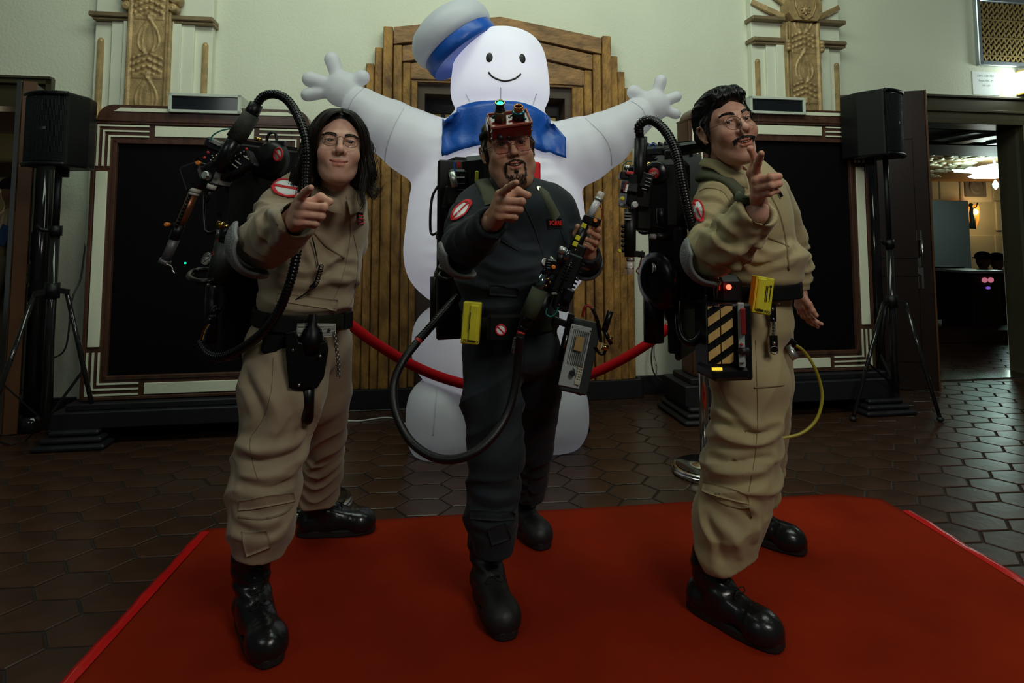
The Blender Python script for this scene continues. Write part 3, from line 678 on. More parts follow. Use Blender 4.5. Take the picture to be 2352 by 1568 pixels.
speaker('black loudspeaker with perforated grille on the left tripod stand', (stp[0]-0.025, stp[1]+0.05, ztop), math.radians(-8), 0.285, 0.44, 0.31, 0.6)
tripod('black tripod stand under the left loudspeaker', stp, ztop+0.0, P(140, 665, 3.62).z, [G(-70, 1090), (stp[0]+0.12, stp[1]+0.30, 0), (stp[0]-0.28, stp[1]+0.42, 0)], P(140, 530, 3.62).z)
sb = P(2040, 300, 4.45); stp2 = (sb.x, sb.y); z2 = P(2000, 362, 4.45).z
speaker('black loudspeaker on the right tripod stand beside the open door', (stp2[0]-0.09, stp2[1]+0.05, z2), math.radians(42), 0.34, 0.48, 0.36, -0.6)
tripod('black tripod stand under the right loudspeaker', (stp2[0]-0.03, stp2[1]), z2, P(2040, 690, 4.45).z, [G(2160, 968), (stp2[0]-0.42, stp2[1]-0.14, 0), (stp2[0]+0.05, stp2[1]+0.42, 0)], P(2040, 560, 4.45).z)
g = MB(); g.tube(smooth_path([P(196, 560, 3.7), P(185, 640, 3.7), P(165, 690, 3.65), P(150, 800, 3.66), P(105, 830, 3.68), P(100, 860, 3.7), P(110, 940, 3.75), G(60, 1010, .008), G(20, 1020, .008), G(-20, 1000, .008)]), 0.005, 6)
tag(g.build('speaker_cable', M_black), 'black cable hanging from the left loudspeaker stand', 'cable')

# ================================================================ ROPE BARRIER
M_rope = mat('red_velvet', (0.36, 0.003, 0.006), 0.85, spec=.15, bump=0.1, bscale=200)
def stanchion(label, x, y, h=0.98):
    s = root('barrier_post', (x, y, 0), label, 'barrier post', 'rope barrier posts')
    b = MB(); b.lathe((x, y, 0.001), (0, 0, 1), [(0, 0.170), (0.030, 0.172), (0.036, 0.165), (0.040, 0.10), (0.050, 0.03), (0.06, 0.026)], 40)
    b.lathe((x, y, 0.0), (0, 0, 1), [(0.0, 0.174), (0.012, 0.178), (0.024, 0.174)], 40); b.build('base', M_chrome, s)
    b = MB(); b.lathe((x, y, 0.041), (0, 0, 1), [(0, 0.155), (0.002, 0.153), (0.003, 0.03)], 36); b.build('base_cover', M_gloss, s)
    b = MB(); b.cyl((x, y, 0.04), (x, y, h-0.06), 0.025, n=24); b.build('post', M_chrome, s)
    b = MB(); b.lathe((x, y, h-0.08), (0, 0, 1), [(0, 0.028), (0.02, 0.032), (0.06, 0.030), (0.065, 0.024), (0.08, 0.03), (0.11, 0.022), (0.125, 0.0)], 24); b.build('finial', M_brass, s)
    return s
SL = Vector((-0.935, 2.98, 0)); SR = Vector((1.045, 3.40, 0))
stanchion('chrome barrier post standing behind the left man', SL.x, SL.y, 0.96); stanchion('chrome barrier post standing behind the right man', SR.x, SR.y, 0.96)
rp = []
for (x, y, D) in ((742, 700, 3.02), (800, 742, 3.06), (860, 786, 3.12), (935, 832, 3.18), (1010, 865, 3.25), (1085, 885, 3.3), (1170, 893, 3.36), (1260, 888, 3.40), (1350, 862, 3.42), (1420, 830, 3.43), (1490, 788, 3.43), (1545, 745, 3.43)): rp.append(P(x, y, D))
r = root('barrier_rope', rp[5], 'thick red velvet barrier rope hanging in front of the inflatable', 'rope')
b = MB(); b.tube(smooth_path(rp), 0.026, 14); b.build('rope', M_rope, r)
b = MB()
for (a, c) in ((rp[0], SL+Vector((0, 0, 0.93))), (rp[-1], SR+Vector((0, 0, 0.93)))):
    d = (c-a); b.lathe(a-d.normalized()*0.03, d, [(0, 0.024), (0.005, 0.03), (0.05, 0.028), (0.07, 0.014), (max(0.09, d.length*0.5), 0.012)], 16); b.tube([a+d*0.5, a+d*0.7+Vector((0, 0, 0.03)), a+d*0.95+Vector((0, 0, 0.02)), a+d*0.98-Vector((0, 0, 0.01))], 0.007, 8)
b.build('brass_hook', M_brass, r)

# ================================================================ ROOM BEYOND THE RIGHT DOORWAY
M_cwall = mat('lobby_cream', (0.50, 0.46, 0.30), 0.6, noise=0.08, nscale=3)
NF = -11.0
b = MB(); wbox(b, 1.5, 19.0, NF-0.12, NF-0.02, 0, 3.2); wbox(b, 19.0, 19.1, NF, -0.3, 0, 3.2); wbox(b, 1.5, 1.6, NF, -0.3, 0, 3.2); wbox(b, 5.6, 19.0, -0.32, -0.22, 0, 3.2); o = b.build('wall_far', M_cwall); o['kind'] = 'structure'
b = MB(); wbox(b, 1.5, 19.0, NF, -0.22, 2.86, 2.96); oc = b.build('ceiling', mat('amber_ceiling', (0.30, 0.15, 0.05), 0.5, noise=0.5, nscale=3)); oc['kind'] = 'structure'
def far(px, py, n): return WL(px, py, n)
def fbox(b, x0, y0, x1, y1, n0, n1, ch=0.0):     # picture corners on a plane n1 -> box
    (a, c), (d, e) = far(x0, y1, n1), far(x1, y0, n1); wbox(b, min(a, d), max(a, d), n0, n1, min(c, e), max(c, e), ch)
def far3(px, py, n): u, z = WL(px, py, n); return wp(u, n, z)
for (x0, y0, x1, y1) in ((2141, 404, 2155, 458), (2160, 400, 2202, 458), (2282, 400, 2335, 455), (2290, 462, 2318, 530), (2290, 540, 2318, 620), (2215, 540, 2280, 620)):
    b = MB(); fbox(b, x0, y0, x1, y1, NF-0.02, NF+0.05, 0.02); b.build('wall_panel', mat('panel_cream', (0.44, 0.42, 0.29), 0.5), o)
b = MB(); fbox(b, 2322, 460, 2330, 640, NF, NF+0.1, 0.02); b.build('brown_pilaster', mat('tan_strip', (0.25, 0.15, 0.06), 0.4), o)
b = MB(); fbox(b, 2130, 461, 2224, 640, -8.1, -8.0, 0.01)
q = b.build('partition', mat('grey_cloth', (0.07, 0.072, 0.07), 0.8)); tag(q, 'plain grey partition screen in the room beyond the right doorway', 'screen')
q = far3(2240, 430, NF); g = root('wall_picture', q, 'square grey relief picture in a cream frame, in the room beyond', 'picture')
b = MB(); fbox(b, 2211, 393, 2277, 463, NF, NF+0.10, 0.03); b.build('frame', mat('cream_frame', (0.62, 0.55, 0.38), 0.4), g)
b = MB(); fbox(b, 2218, 405, 2265, 452, NF+0.08, NF+0.14, 0.02); b.build('relief', mat('grey_relief', (0.12, 0.11, 0.095), 0.6, bump=0.8, bscale=5), g)
q = far3(2241, 428, NF+0.13); b = MB(); b.lathe(q, WN, [(0, 0.24), (0.04, 0.24), (0.06, 0.18), (0.03, 0.14), (0.09, 0.05)], 20); b.build('medallion', MATS['grey_relief'], g)
q = far3(2230, 500, NF+0.5); g = root('amber_sconce', q, 'bronze figure sconce with a glowing amber shade, in the room beyond', 'lamp')
b = MB(); b.lathe(q+WU*0.13-WN*0.25-Vector((0, 0, 0.30)), (0, 0, 1), [(0, 0.20), (0.25, 0.28), (0.6, 0.30), (0.68, 0.28)], 20, cap=False); b.build('amber_shade', mat('amber_glow', (0.6, 0.2, 0.02), 0.4, emit=(0.9, 0.33, 0.03), estr=0.5), g)
b = MB(); b.ell(q+WU*0.03+WN*0.12+Vector((0, 0, 0.16)), 0.075); b.build('bulb', mat('bulb_glow', (1, 0.9, 0.6), 0.4, emit=(1.0, 0.72, 0.25), estr=14), g)
b = MB(); q2 = q-WU*0.10+WN*0.12-Vector((0, 0, 0.32)); b.tube([q2, q2+Vector((0.03, 0, 0.25)), q2+Vector((0.0, 0, 0.45)), q2+Vector((0.02, 0, 0.62))], 0.04, 8, rfun=lambda t: 0.09-0.05*t); b.ell(q2+Vector((0, 0, 0.68)), 0.06); b.tube([q2+Vector((0, 0, .55)), q2+Vector((.15, 0, .62)), q2+Vector((.2, 0, .75))], 0.02, 6); b.build('bronze_figure', mat('verdigris', (0.10, 0.13, 0.10), 0.5, 0.3), g)
ld = bpy.data.lights.new('sconce_light', 'POINT'); ld.energy = 22; ld.color = (1.0, 0.72, 0.35); ld.shadow_soft_size = 0.1
lo = bpy.data.objects.new('sconce_light', ld); C.objects.link(lo); lo.location = q+WU*0.5+WN*0.3+Vector((0, 0, 0.2))
# chandelier
cc = far3(2285, 395, -6.0); g = root('glass_chandelier', cc, 'bright glass petal chandelier glowing in the room beyond the right doorway', 'chandelier')
M_ch = mat('chandelier_glow', (0.8, 1, 0.95), 0.3, emit=(0.62, 1.0, 0.93), estr=5)
for k in range(9):
    a = k*2*math.pi/9; d = Vector((math.cos(a), math.sin(a), 0)); b = MB(); y = Vector((-d.y, d.x, 0)); b.prism([(0.16, -0.10), (0.62, -0.19), (0.76, 0), (0.62, 0.19), (0.16, 0.10)], cc+Vector((0, 0, -0.06)), (d+Vector((0, 0, 0.17))).normalized(), y, 0.015); b.build('glass_petal', M_ch, g)
b = MB(); b.lathe(cc+Vector((0, 0, -0.13)), (0, 0, 1), [(0, 0.08), (0.03, 0.42), (0.06, 0.46), (0.08, 0.40), (0.16, 0.34), (0.26, 0.28), (0.31, 0.0)], 9, smooth=False); b.build('glass_bowl', M_ch, g)
b = MB(); b.lathe(cc+Vector((0, 0, -0.36)), (0, 0, 1), [(0, 0.01), (0.05, 0.05), (0.11, 0.06), (0.20, 0.01)], 12); b.cyl(cc+Vector((0, 0, 0.15)), (cc.x, cc.y, 2.86), 0.025, n=8); b.build('stem_and_drop', mat('white_drop', (0.7, 0.75, 0.7), 0.3), g)
ld = bpy.data.lights.new('chandelier_light', 'POINT'); ld.energy = 38; ld.color = (0.8, 1.0, 0.93); ld.shadow_soft_size = 0.3
lo = bpy.data.objects.new('chandelier_light', ld); C.objects.link(lo); lo.location = cc+Vector((0, 0, -0.6))
# gilded leafwork and beams under the ceiling
b = MB(); random.seed(3)
for k in range(420):
    n = random.uniform(-10.9, -4.6); u = 3.6+(-n)*0.62+random.uniform(-0.5, 3.6); r_ = random.uniform(0.05, 0.14); b.ell(wp(u, n, 2.85), (r_, r_*0.8, 0.035), n=8, m=5)
b.build('gilded_leaves', mat('gilt_pale', (0.75, 0.62, 0.42), 0.35, 0.3), oc, stuff=True)
for (n0, n1, z0, mm) in ((-1.3, -0.9, 2.60, M_ceil2), (-4.4, -3.3, 2.66, M_ceil2), (-3.2, -2.5, 2.74, mat('grey_beam', (0.10, 0.13, 0.14), 0.5)), (-2.4, -1.9, 2.62, M_ceil2)):
    b = MB(); wbox(b, 3.0, 14, n0, n1, z0, 2.86, 0.01); b.build('ceiling_beam', mm, oc)
for k in range(6):
    b = MB(); wbox(b, 6.2+0.3*k, 6.45+0.3*k, -2.5, -1.8, 2.57-0.03*(k % 2), 2.61, 0.01); b.build('glass_louvre', mat('pale_louvre', (0.35, 0.42, 0.40), 0.3), oc)
# furniture silhouettes in the far room
b = MB(); fbox(b, 2145, 612, 2225, 735, -3.3, -2.75, 0.04); tag(b.build('dark_booth', mat('dark_upholstery', (0.006, 0.005, 0.005), 0.7)), 'dark upholstered booth at the left of the room beyond the right doorway', 'booth')
g = root('slot_cabinet', wp(far(2270, 700, -2.0)[0], -2.2, 0), 'dark red cabinet with white top edge and small pink lit screen', 'cabinet')
(a, zb), (a2, zt) = far(2240, 780, -2.0), far(2299, 626, -2.0)
b = MB(); wbox(b, a, a2, -2.5, -2.0, 0.0, zt, 0.01); b.build('cabinet_body', mat('dark_red_cloth', (0.018, 0.004, 0.005), 0.6), g)
b = MB(); wbox(b, a-0.08, a2+0.02, -2.5, -1.96, zt, zt+0.03, 0.008); b.build('top_edge', mat('pale_edge', (0.35, 0.42, 0.42), 0.3), g)
b = MB(); x = wp((a+a2)/2, -1.985, zt-0.09)
for s_ in (-1, 1): b.ell(x+WU*0.045*s_, (0.04, 0.008, 0.035), n=12, m=6)
b.build('lit_emblem', mat('pink_glow', (0.6, 0.2, 0.3), 0.4, emit=(0.9, 0.25, 0.35), estr=0.5), g)
b = MB(); b.ell(x+Vector((0, 0, -0.10)), (0.035, 0.008, 0.018), n=12, m=6); b.build('lit_emblem', mat('violet_glow', (0.3, 0.1, 0.6), 0.4, emit=(0.35, 0.15, 0.95), estr=0.5), g)
b = MB(); wbox(b, far(2130, 745, -1.6)[0], far(2400, 745, -1.6)[0], -2.0, -1.6, 0.0, far(2250, 760, -1.6)[1], 0.01); tag(b.build('low_bench', mat('dark_red_wood', (0.03, 0.006, 0.006), 0.5)), 'long low dark red bench across the room beyond the right doorway', 'bench')
b = MB(); wbox(b, 3.56, 4.78, -0.28, 0.02, 0.0, 0.012); o = b.build('trim_10', M_chrome); o['kind'] = 'structure'
M_cap = mat('black_cap_cloth', (0.008, 0.008, 0.010), 0.8); M_sk2 = mat('shadow_skin', (0.30, 0.14, 0.09), 0.6)
def far_person(label, px, py, n, yaw, capm, hatty=True, scale=1.0):
    h = far3(px, py, n); g = root('person', (h.x, h.y, 0.0), label, 'person'); s = SDF(h-Vector((0.36, 0.36, 0.95)), h+Vector((0.36, 0.36, 0.22)), 0.018)
    s.ell(h, (0.078, 0.095, 0.115), k=.01, lab=1); s.cap(h-Vector((0, 0, .08)), h-Vector((0, 0, .2)), .05, lab=1); s.ell(h-Vector((0, 0, .42)), (.20, .13, .26), k=.05, lab=2)
    f = Vector((math.sin(yaw), -math.cos(yaw), 0)); s.ell(h+f*0.1+Vector((0, 0, -0.02)), 0.018, k=.02, lab=1)
    for s_ in (-1, 1):
        sd = Vector((-f.y, f.x, 0))*s_; s.cap(h+sd*.19-Vector((0, 0, .27)), h+sd*.23+f*.05-Vector((0, 0, .55)), .06, .05, k=.04, lab=2); s.cap(h+sd*.23+f*.05-Vector((0, 0, .55)), h+sd*.12+f*.3-Vector((0, 0, .5)), .05, .04, k=.03, lab=2)
    s.cap(h-Vector((0, 0, .6)), h-Vector((0, 0, .9)), .16, .17, k=.06, lab=2)
    V_, F_ = s.mesh(); mesh_np('body', V_, F_, [M_sk2, capm], g, mi=(s.Flab == 2).astype(int))
    b = MB()
    if hatty: b.ell(h+Vector((0, 0, .055)), (.095, .11, .075)); b.ell(h+f*.1+Vector((0, 0, .04)), (.07, .08, .012)); b.build('cap', M_cap, g)
    else:
        for k in range(26): a = random.uniform(-2.4, 2.4)+math.atan2(-f.x, f.y)+math.pi/2; d = Vector((math.cos(a), math.sin(a), 0)); b.tube([h+Vector((0, 0, .12)), h+d*.08+Vector((0, 0, .07)), h+d*.10-Vector((0, 0, .08)), h+d*.12-Vector((0, 0, .26))], 0.022, 6)
        b.build('hair', mat('dark_blonde_hair', (0.22, 0.15, 0.08), 0.5), g)
    return g
far_person('seated person in a black cap turned left, in the room beyond the right doorway', 2258, 598, -2.6, math.radians(-70), M_cap)
far_person('person with a black cap seen from behind, right of the other capped person', 2290, 600, -2.8, math.radians(170), M_cap)
far_person('person in dark clothes with long dark hair at the right edge of the doorway', 2352, 625, -2.7, math.radians(170), M_cap, False)
bpy.context.view_layer.update()

# ================================================================ ROOM BEYOND THE LEFT DOORWAY
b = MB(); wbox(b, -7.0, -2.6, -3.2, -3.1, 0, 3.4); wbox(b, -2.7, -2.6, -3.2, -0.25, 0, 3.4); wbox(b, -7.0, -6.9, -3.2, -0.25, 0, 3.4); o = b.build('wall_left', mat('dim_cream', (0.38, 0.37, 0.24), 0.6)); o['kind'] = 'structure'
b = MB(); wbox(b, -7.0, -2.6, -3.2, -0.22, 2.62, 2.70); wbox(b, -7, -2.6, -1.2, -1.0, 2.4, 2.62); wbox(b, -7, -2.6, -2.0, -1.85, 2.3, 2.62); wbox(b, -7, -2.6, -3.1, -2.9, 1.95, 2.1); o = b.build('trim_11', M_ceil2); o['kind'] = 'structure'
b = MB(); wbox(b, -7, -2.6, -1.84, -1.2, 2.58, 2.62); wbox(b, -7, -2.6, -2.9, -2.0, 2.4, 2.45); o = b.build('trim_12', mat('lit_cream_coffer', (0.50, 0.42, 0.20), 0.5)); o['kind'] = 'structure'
ld = bpy.data.lights.new('side_room_light', 'POINT'); ld.energy = 4; ld.color = (1.0, 0.85, 0.55); ld.shadow_soft_size = 0.25
lo = bpy.data.objects.new('side_room_light', ld); C.objects.link(lo); lo.location = wp(-4.9, -1.5, 1.75)
far_person('short-haired person in profile seen in the left doorway', 30, 440, -1.0, math.radians(-75), mat('dark_shirt', (0.02, 0.02, 0.025), 0.8), True)
gp_ = far_person('blonde person holding a phone in the left doorway', 22, 520, -0.30, math.radians(-60), mat('dim_tan_shirt', (0.08, 0.06, 0.04), 0.8), False)
h = far3(8, 540, -0.15); b = MB(); b.box(h, (0.075, 0.012, 0.15), Matrix.Rotation(0.3, 3, 'Y'), 0.004); tag(b.build('mobile_phone', mat('phone_blue', (0.02, 0.05, 0.14), 0.2)), 'blue mobile phone held up by the blonde person in the left doorway', 'phone')
# ================================================================ PEOPLE: shared builders
def skin_mat(name, col, spot):
    m = mat(name, col, 0.48, bump=0.12, bscale=220); nt = m.node_tree; b = nt.nodes['Principled BSDF']
    a = nt.nodes.new('ShaderNodeAttribute'); a.attribute_name = 'tint'; n = nt.nodes.new('ShaderNodeTexNoise'); n.inputs['Scale'].default_value = 26; n.inputs['Detail'].default_value = 4
    r = nt.nodes.new('ShaderNodeValToRGB'); r.color_ramp.elements[0].color = (*spot, 1); r.color_ramp.elements[1].color = (*col, 1); r.color_ramp.elements[0].position = .25; r.color_ramp.elements[1].position = .6
    nt.links.new(n.outputs['Fac'], r.inputs['Fac']); mx = nt.nodes.new('ShaderNodeMix'); mx.data_type = 'RGBA'; mx.blend_type = 'MULTIPLY'; mx.inputs[0].default_value = 1.0
    nt.links.new(r.outputs['Color'], mx.inputs[6]); nt.links.new(a.outputs['Color'], mx.inputs[7]); nt.links.new(mx.outputs[2], b.inputs['Base Color'])
    sock(b, 'Subsurface Weight', 0.12); sock(b, 'Subsurface Radius', (0.012, 0.004, 0.002)); sock(b, 'Subsurface Scale', 1.0)
    return m
def wrinkle(m, scale, dist, strength=1.0):
    """fine cloth creases as relief, chained onto the weave bump"""
    nt = m.node_tree; b = nt.nodes['Principled BSDF']; old = b.inputs['Normal'].links[0].from_node; tc = nt.nodes.new('ShaderNodeTexCoord'); mp = nt.nodes.new('ShaderNodeMapping'); mp.inputs['Rotation'].default_value = (.5, .3, .4); mp.inputs['Scale'].default_value = (1, 1, 1.7)
    n = nt.nodes.new('ShaderNodeTexNoise'); n.noise_type = 'RIDGED_MULTIFRACTAL'; n.inputs['Scale'].default_value = scale; n.inputs['Detail'].default_value = 2.0; n.inputs['Distortion'].default_value = .6
    bp = nt.nodes.new('ShaderNodeBump'); bp.inputs['Strength'].default_value = strength; bp.inputs['Distance'].default_value = dist; nt.links.new(tc.outputs['Object'], mp.inputs[0]); nt.links.new(mp.outputs[0], n.inputs['Vector']); nt.links.new(n.outputs['Fac'], bp.inputs['Height']); nt.links.new(bp.outputs[0], old.inputs['Normal'])
rng = np.random.RandomState(5)
_wd = rng.normal(size=(18, 3)); _wd /= np.linalg.norm(_wd, axis=1)[:, None]; _wp = rng.uniform(0, 6.28, 18); _wf = rng.uniform(0.6, 1.6, 18)
def wnoise(X, f, seed=0):
    r = 0
    for i in range(18): r = r+np.sin((X@_wd[(i+seed) % 18])*f*_wf[i]+_wp[(i*7+seed) % 18])
    return r/4.2
def ridges(X, f, seed=0):
    w = X+0.35/f*np.stack([wnoise(X, f*0.8, seed+1), wnoise(X, f*0.8, seed+5), wnoise(X, f*0.8, seed+9)], 1)
    return 1-np.abs(wnoise(w, f, seed))*1.3
def lobed(X, p0, p1, skew, freq, seed):
    """rings of cloth bunched along a limb p0->p1: (signed waves, window along limb)"""
    p0 = np.array(p0); p1 = np.array(p1); d = p1-p0; L = np.linalg.norm(d); d /= L; q = X-p0; t = q@d; rad = q-t[:, None]*d; R = np.linalg.norm(rad, axis=1)
    a = np.cross(d, [0.3, 0.9, 0.2]); a /= np.linalg.norm(a); b = np.cross(d, a); th = np.arctan2(rad@b, rad@a)
    ph = t*freq + skew*np.sin(th+seed)+0.9*np.sin(2*th+seed*2.1)+1.3*wnoise(X, 9, seed)
    return (1-np.abs(np.sin(ph))**0.75*2)*1.0, t/L, R
class Cloth:
    """collects strokes given in picture positions; they are laid on the garment's own surface"""
    def __init__(s, V, Fq): s.V = V; s.F = Fq; s.bvh = BVHTree.FromPolygons(V.tolist(), Fq.tolist(), all_triangles=False)
    def hit(s, px, py):
        d = ray(px, py).normalized(); h = s.bvh.ray_cast(Vector((0, 0, CAMZ)), d); return h
    def line(s, pts, n=8):
        out = []; pp = [Vector((x, y, 0)) for x, y in pts]
        for q in smooth_path(pp, n):
            h = s.hit(q.x, q.y)
            if h[0] is not None: out.append((h[0], h[1]))
        return out
def strokes(V, N, cl, lst):
    for (amp, w, pts) in lst:
        L = cl.line(pts, 6)
        if len(L) < 2: continue
        Pn = np.array([list(p) for p, n in L]); dmin = np.full(len(V), 9.0); lo = Pn.min(0)-3*w; hi = Pn.max(0)+3*w
        m = np.all((V > lo) & (V < hi), axis=1); X = V[m]; dm = np.full(len(X), 9.0); tt = np.zeros(len(X))
        for i in range(len(Pn)-1):
            if np.linalg.norm(Pn[i+1]-Pn[i]) > 0.12: continue
            ab = Pn[i+1]-Pn[i]; t = np.clip(((X-Pn[i])@ab)/max(ab@ab, 1e-9), 0, 1); d = np.linalg.norm(X-Pn[i]-t[:, None]*ab, axis=1); u = d < dm; dm = np.where(u, d, dm); tt = np.where(u, (i+t)/(len(Pn)-1), tt)
        e = np.exp(-(dm/w)**2)*np.minimum(1, 4*np.minimum(tt, 1-tt)+0.25)
        side = np.exp(-((dm-1.9*w)/w)**2)*0.35
        V[m] += N[m]*(amp*(e-side))[:, None]
    return V
def on_tube(name, cl, pts, r, m, parent, off=0.001, n=8, sides=6, build=True, mb=None):
    L = cl.line(pts, n); b = mb or MB(); run = []
    for i, (p, nn) in enumerate(L):
        q = p+nn*off
        if run and (q-run[-1]).length > 0.05:
            if len(run) > 1: b.tube(run, r, sides)
            run = []
        run.append(q)
    if len(run) > 1: b.tube(run, r, sides)
    return b.build(name, m, parent) if build and b.v else b
def patch(name, cl, poly, off, m, parent, n=10, k=None, thick=0.003, mb=None, ret=False):
    """four picture corners (tl,tr,br,bl) -> a cloth piece lying on the surface"""
    (ax, ay), (bx, by), (cx, cy), (dx, dy) = poly; k = k or n; b = mb or MB(); g = {}; last = None
    for j in range(k+1):
        for i in range(n+1):
            u = i/n; v = j/k; x = (1-v)*((1-u)*ax+u*bx)+v*((1-u)*dx+u*cx); y = (1-v)*((1-u)*ay+u*by)+v*((1-u)*dy+u*cy); h = cl.hit(x, y)
            if h[0] is not None: last = (h[0], h[1]); g[(i, j)] = h[0]+h[1]*off
            elif last: d = ray(x, y).normalized(); c = Vector((0, 0, CAMZ)); g[(i, j)] = c+d*((last[0]-c).length)
    if len(g) < (n+1)*(k+1): return None
    # smooth sheet
    for _ in range(3):
        g2 = dict(g)
        for (i, j) in g:
            nb = [g[q] for q in ((i-1, j), (i+1, j), (i, j-1), (i, j+1)) if q in g]
            if len(nb) == 4: s = Vector((0, 0, 0)); [s.__iadd__(q) for q in nb]; g2[(i, j)] = g[(i, j)].lerp(s/4, 0.5)
        g = g2
    V = [g[(i, j)] for j in range(k+1) for i in range(n+1)]; Fs = [(j*(n+1)+i, (j+1)*(n+1)+i, (j+1)*(n+1)+i+1, j*(n+1)+i+1) for j in range(k) for i in range(n)]
    if ret: return g
    c = Vector((0, 0, CAMZ)); back = [v+(v-c).normalized()*(thick+off) for v in V]; m0 = len(V)
    rim = [i for i in range(n+1)]+[j*(n+1)+n for j in range(1, k+1)]+[k*(n+1)+i for i in range(n-1, -1, -1)]+[j*(n+1) for j in range(k-1, 0, -1)]
    Fs2 = Fs+[tuple(m0+q for q in f[::-1]) for f in Fs]+[(rim[(t+1) % len(rim)], rim[t], m0+rim[t], m0+rim[(t+1) % len(rim)]) for t in range(len(rim))]
    b.add(V+back, Fs2, True); return b if mb is not None else b.build(name, m, parent)

# ---------------------------------------------------------------- head
def head_mesh(prm, h=0.0024):
    w = prm.get('w', 1.0); jw = prm.get('jw', 1.0); ln = prm.get('long', 1.0); fat = prm.get('fat', 0.0); sm = prm.get('smile', 0.0); op = prm.get('open', 0.0); nz = prm.get('nose', 1.0)
    S = SDF((-0.115, -0.145, -0.24), (0.115, 0.135, 0.145), h)
    S.ell((0, .018, .042), (.0745*w, .094, .083), k=.01); S.ell((0, -.022, -.012), (.0640*w, .068, .098*ln), k=.03)
    S.ell((0, -.028, -.078*ln), (.047*jw, .050, .040), k=.035); S.cap((-.046*jw, .002, -.056), (-.018, -.056, -.100*ln), .015, .015, k=.03); S.cap((.046*jw, .002, -.056), (.018, -.056, -.100*ln), .015, .015, k=.03)
    S.ell((0, -.073, -.103*ln), (.021, .017, .016), k=.025)
    if fat: S.ell((0, -.035, -.115*ln), (.055+fat, .05, .03+fat*.5), k=.03); S.ell((.045, -.03, -.06), .028+fat, k=.03); S.ell((-.045, -.03, -.06), .028+fat, k=.03)
    ck = .0245+sm*.0035
    for s in (-1, 1):
        S.ell((s*.037*w, -.064-sm*.002, -.030+sm*.004), ck, k=.024)
        S.cap((s*.012, -.087, .027), (s*.045*w, -.068, .030), .0105, .009, k=.016)
    for s in (-1, 1): S.ell((s*.0315*w, -.102, .009), (.0185, .0150, .0115), k=.012, op='d')
    S.cap((0, -.086, .022), (0, -.109*nz, -.020), .0072, .0100, k=.012); S.ell((0, -.1105*nz, -.0245), (.0118*nz, .0105, .0098), k=.007)
    for s in (-1, 1): S.ell((s*.0135*nz, -.0985, -.0275), (.0078, .0105, .0082), k=.006)
    for s in (-1, 1): S.ell((s*.0068, -.1085, -.0352), (.0035, .0050, .0035), k=.003, op='d', lab=2)
    S.ell((0, -.080, -.060), (.030, .0165, .024), k=.02)
    mw = .0225+sm*.0045; cz = -.0585+sm*.0055; yc = -.0895+sm*.004; uz = -.0565; lz = -.0655-op*.006
    pts = [(-mw, yc, cz), (-mw*.5, -.0965, uz-.0005), (0, -.0985, uz+.0008), (mw*.5, -.0965, uz-.0005), (mw, yc, cz)]
    for i in range(4): S.cap(pts[i], pts[i+1], .0024 if i == 0 else .0042, .0042 if i < 3 else .0024, k=.004, lab=1)
    pts = [(-mw*.9, yc, cz-.001), (-mw*.45, -.0955, lz-.0010), (0, -.0975, lz-.0020), (mw*.45, -.0955, lz-.0010), (mw*.9, yc, cz-.001)]
    for i in range(4): S.cap(pts[i], pts[i+1], .0026 if i == 0 else .0050, .0050 if i < 3 else .0026, k=.004, lab=1)
    if op > 0:
        for i in range(8):
            a = -1+2*i/7; hh = op*.0058*(1-a*a*.75)+.0006; S.ell((a*mw*.80, -.100+.006*a*a, (uz+lz)/2+(cz-(uz+lz)/2)*a*a*.55), (.0055, .013, hh), k=.0015, op='d', lab=3)
    else:
        pts = [(-mw, yc-.0035, cz), (-mw*.5, -.1025, (uz+lz)/2+.001+(cz-uz)*.25), (mw*.5, -.1025, (uz+lz)/2+.001+(cz-uz)*.25), (mw, yc-.0035, cz)]
        for i in range(3): S.cap(pts[i], pts[i+1], .0022, k=.003, op='d', lab=3)
    for s in (-1, 1):
        S.ell((s*.0315*w, -.0785, .0095), .0142, k=.002); lid = prm.get('lid', .0048)
        S.ell((s*.0315*w, -.0950, .0085), (.0125, .0115, lid), k=.0012, op='d')
        S.cap((s*.0215*w, -.0905, .0165), (s*.0430*w, -.0840, .0155), .0022, .0018, k=.004)
        S.cap((s*.020*w, -.0895, .0000), (s*.0430*w, -.0830, -.0005), .0016, .0016, k=.006)
        # ear
        S.ell((s*.0775*w, .014, -.004), (.0075, .0175, .0300), k=.006); S.ell((s*.0850*w, .012, .000), (.006, .0105, .018), k=.004, op='d')
        e = [(s*.0800*w, -.002, .010), (s*.0850*w, .006, .026), (s*.0880*w, .020, .026), (s*.0885*w, .029, .012), (s*.0850*w, .026, -.008), (s*.0800*w, .010, -.026), (s*.0780*w, -.001, -.030)]
        for i in range(6): S.cap(e[i], e[i+1], .0035, k=.004)
    nk = prm.get('neck', .050); S.cap((0, .040, -.05), (0, .090, -.158), nk, nk, k=.022)
    V, Fq = S.mesh(relax=1); return V, Fq, S
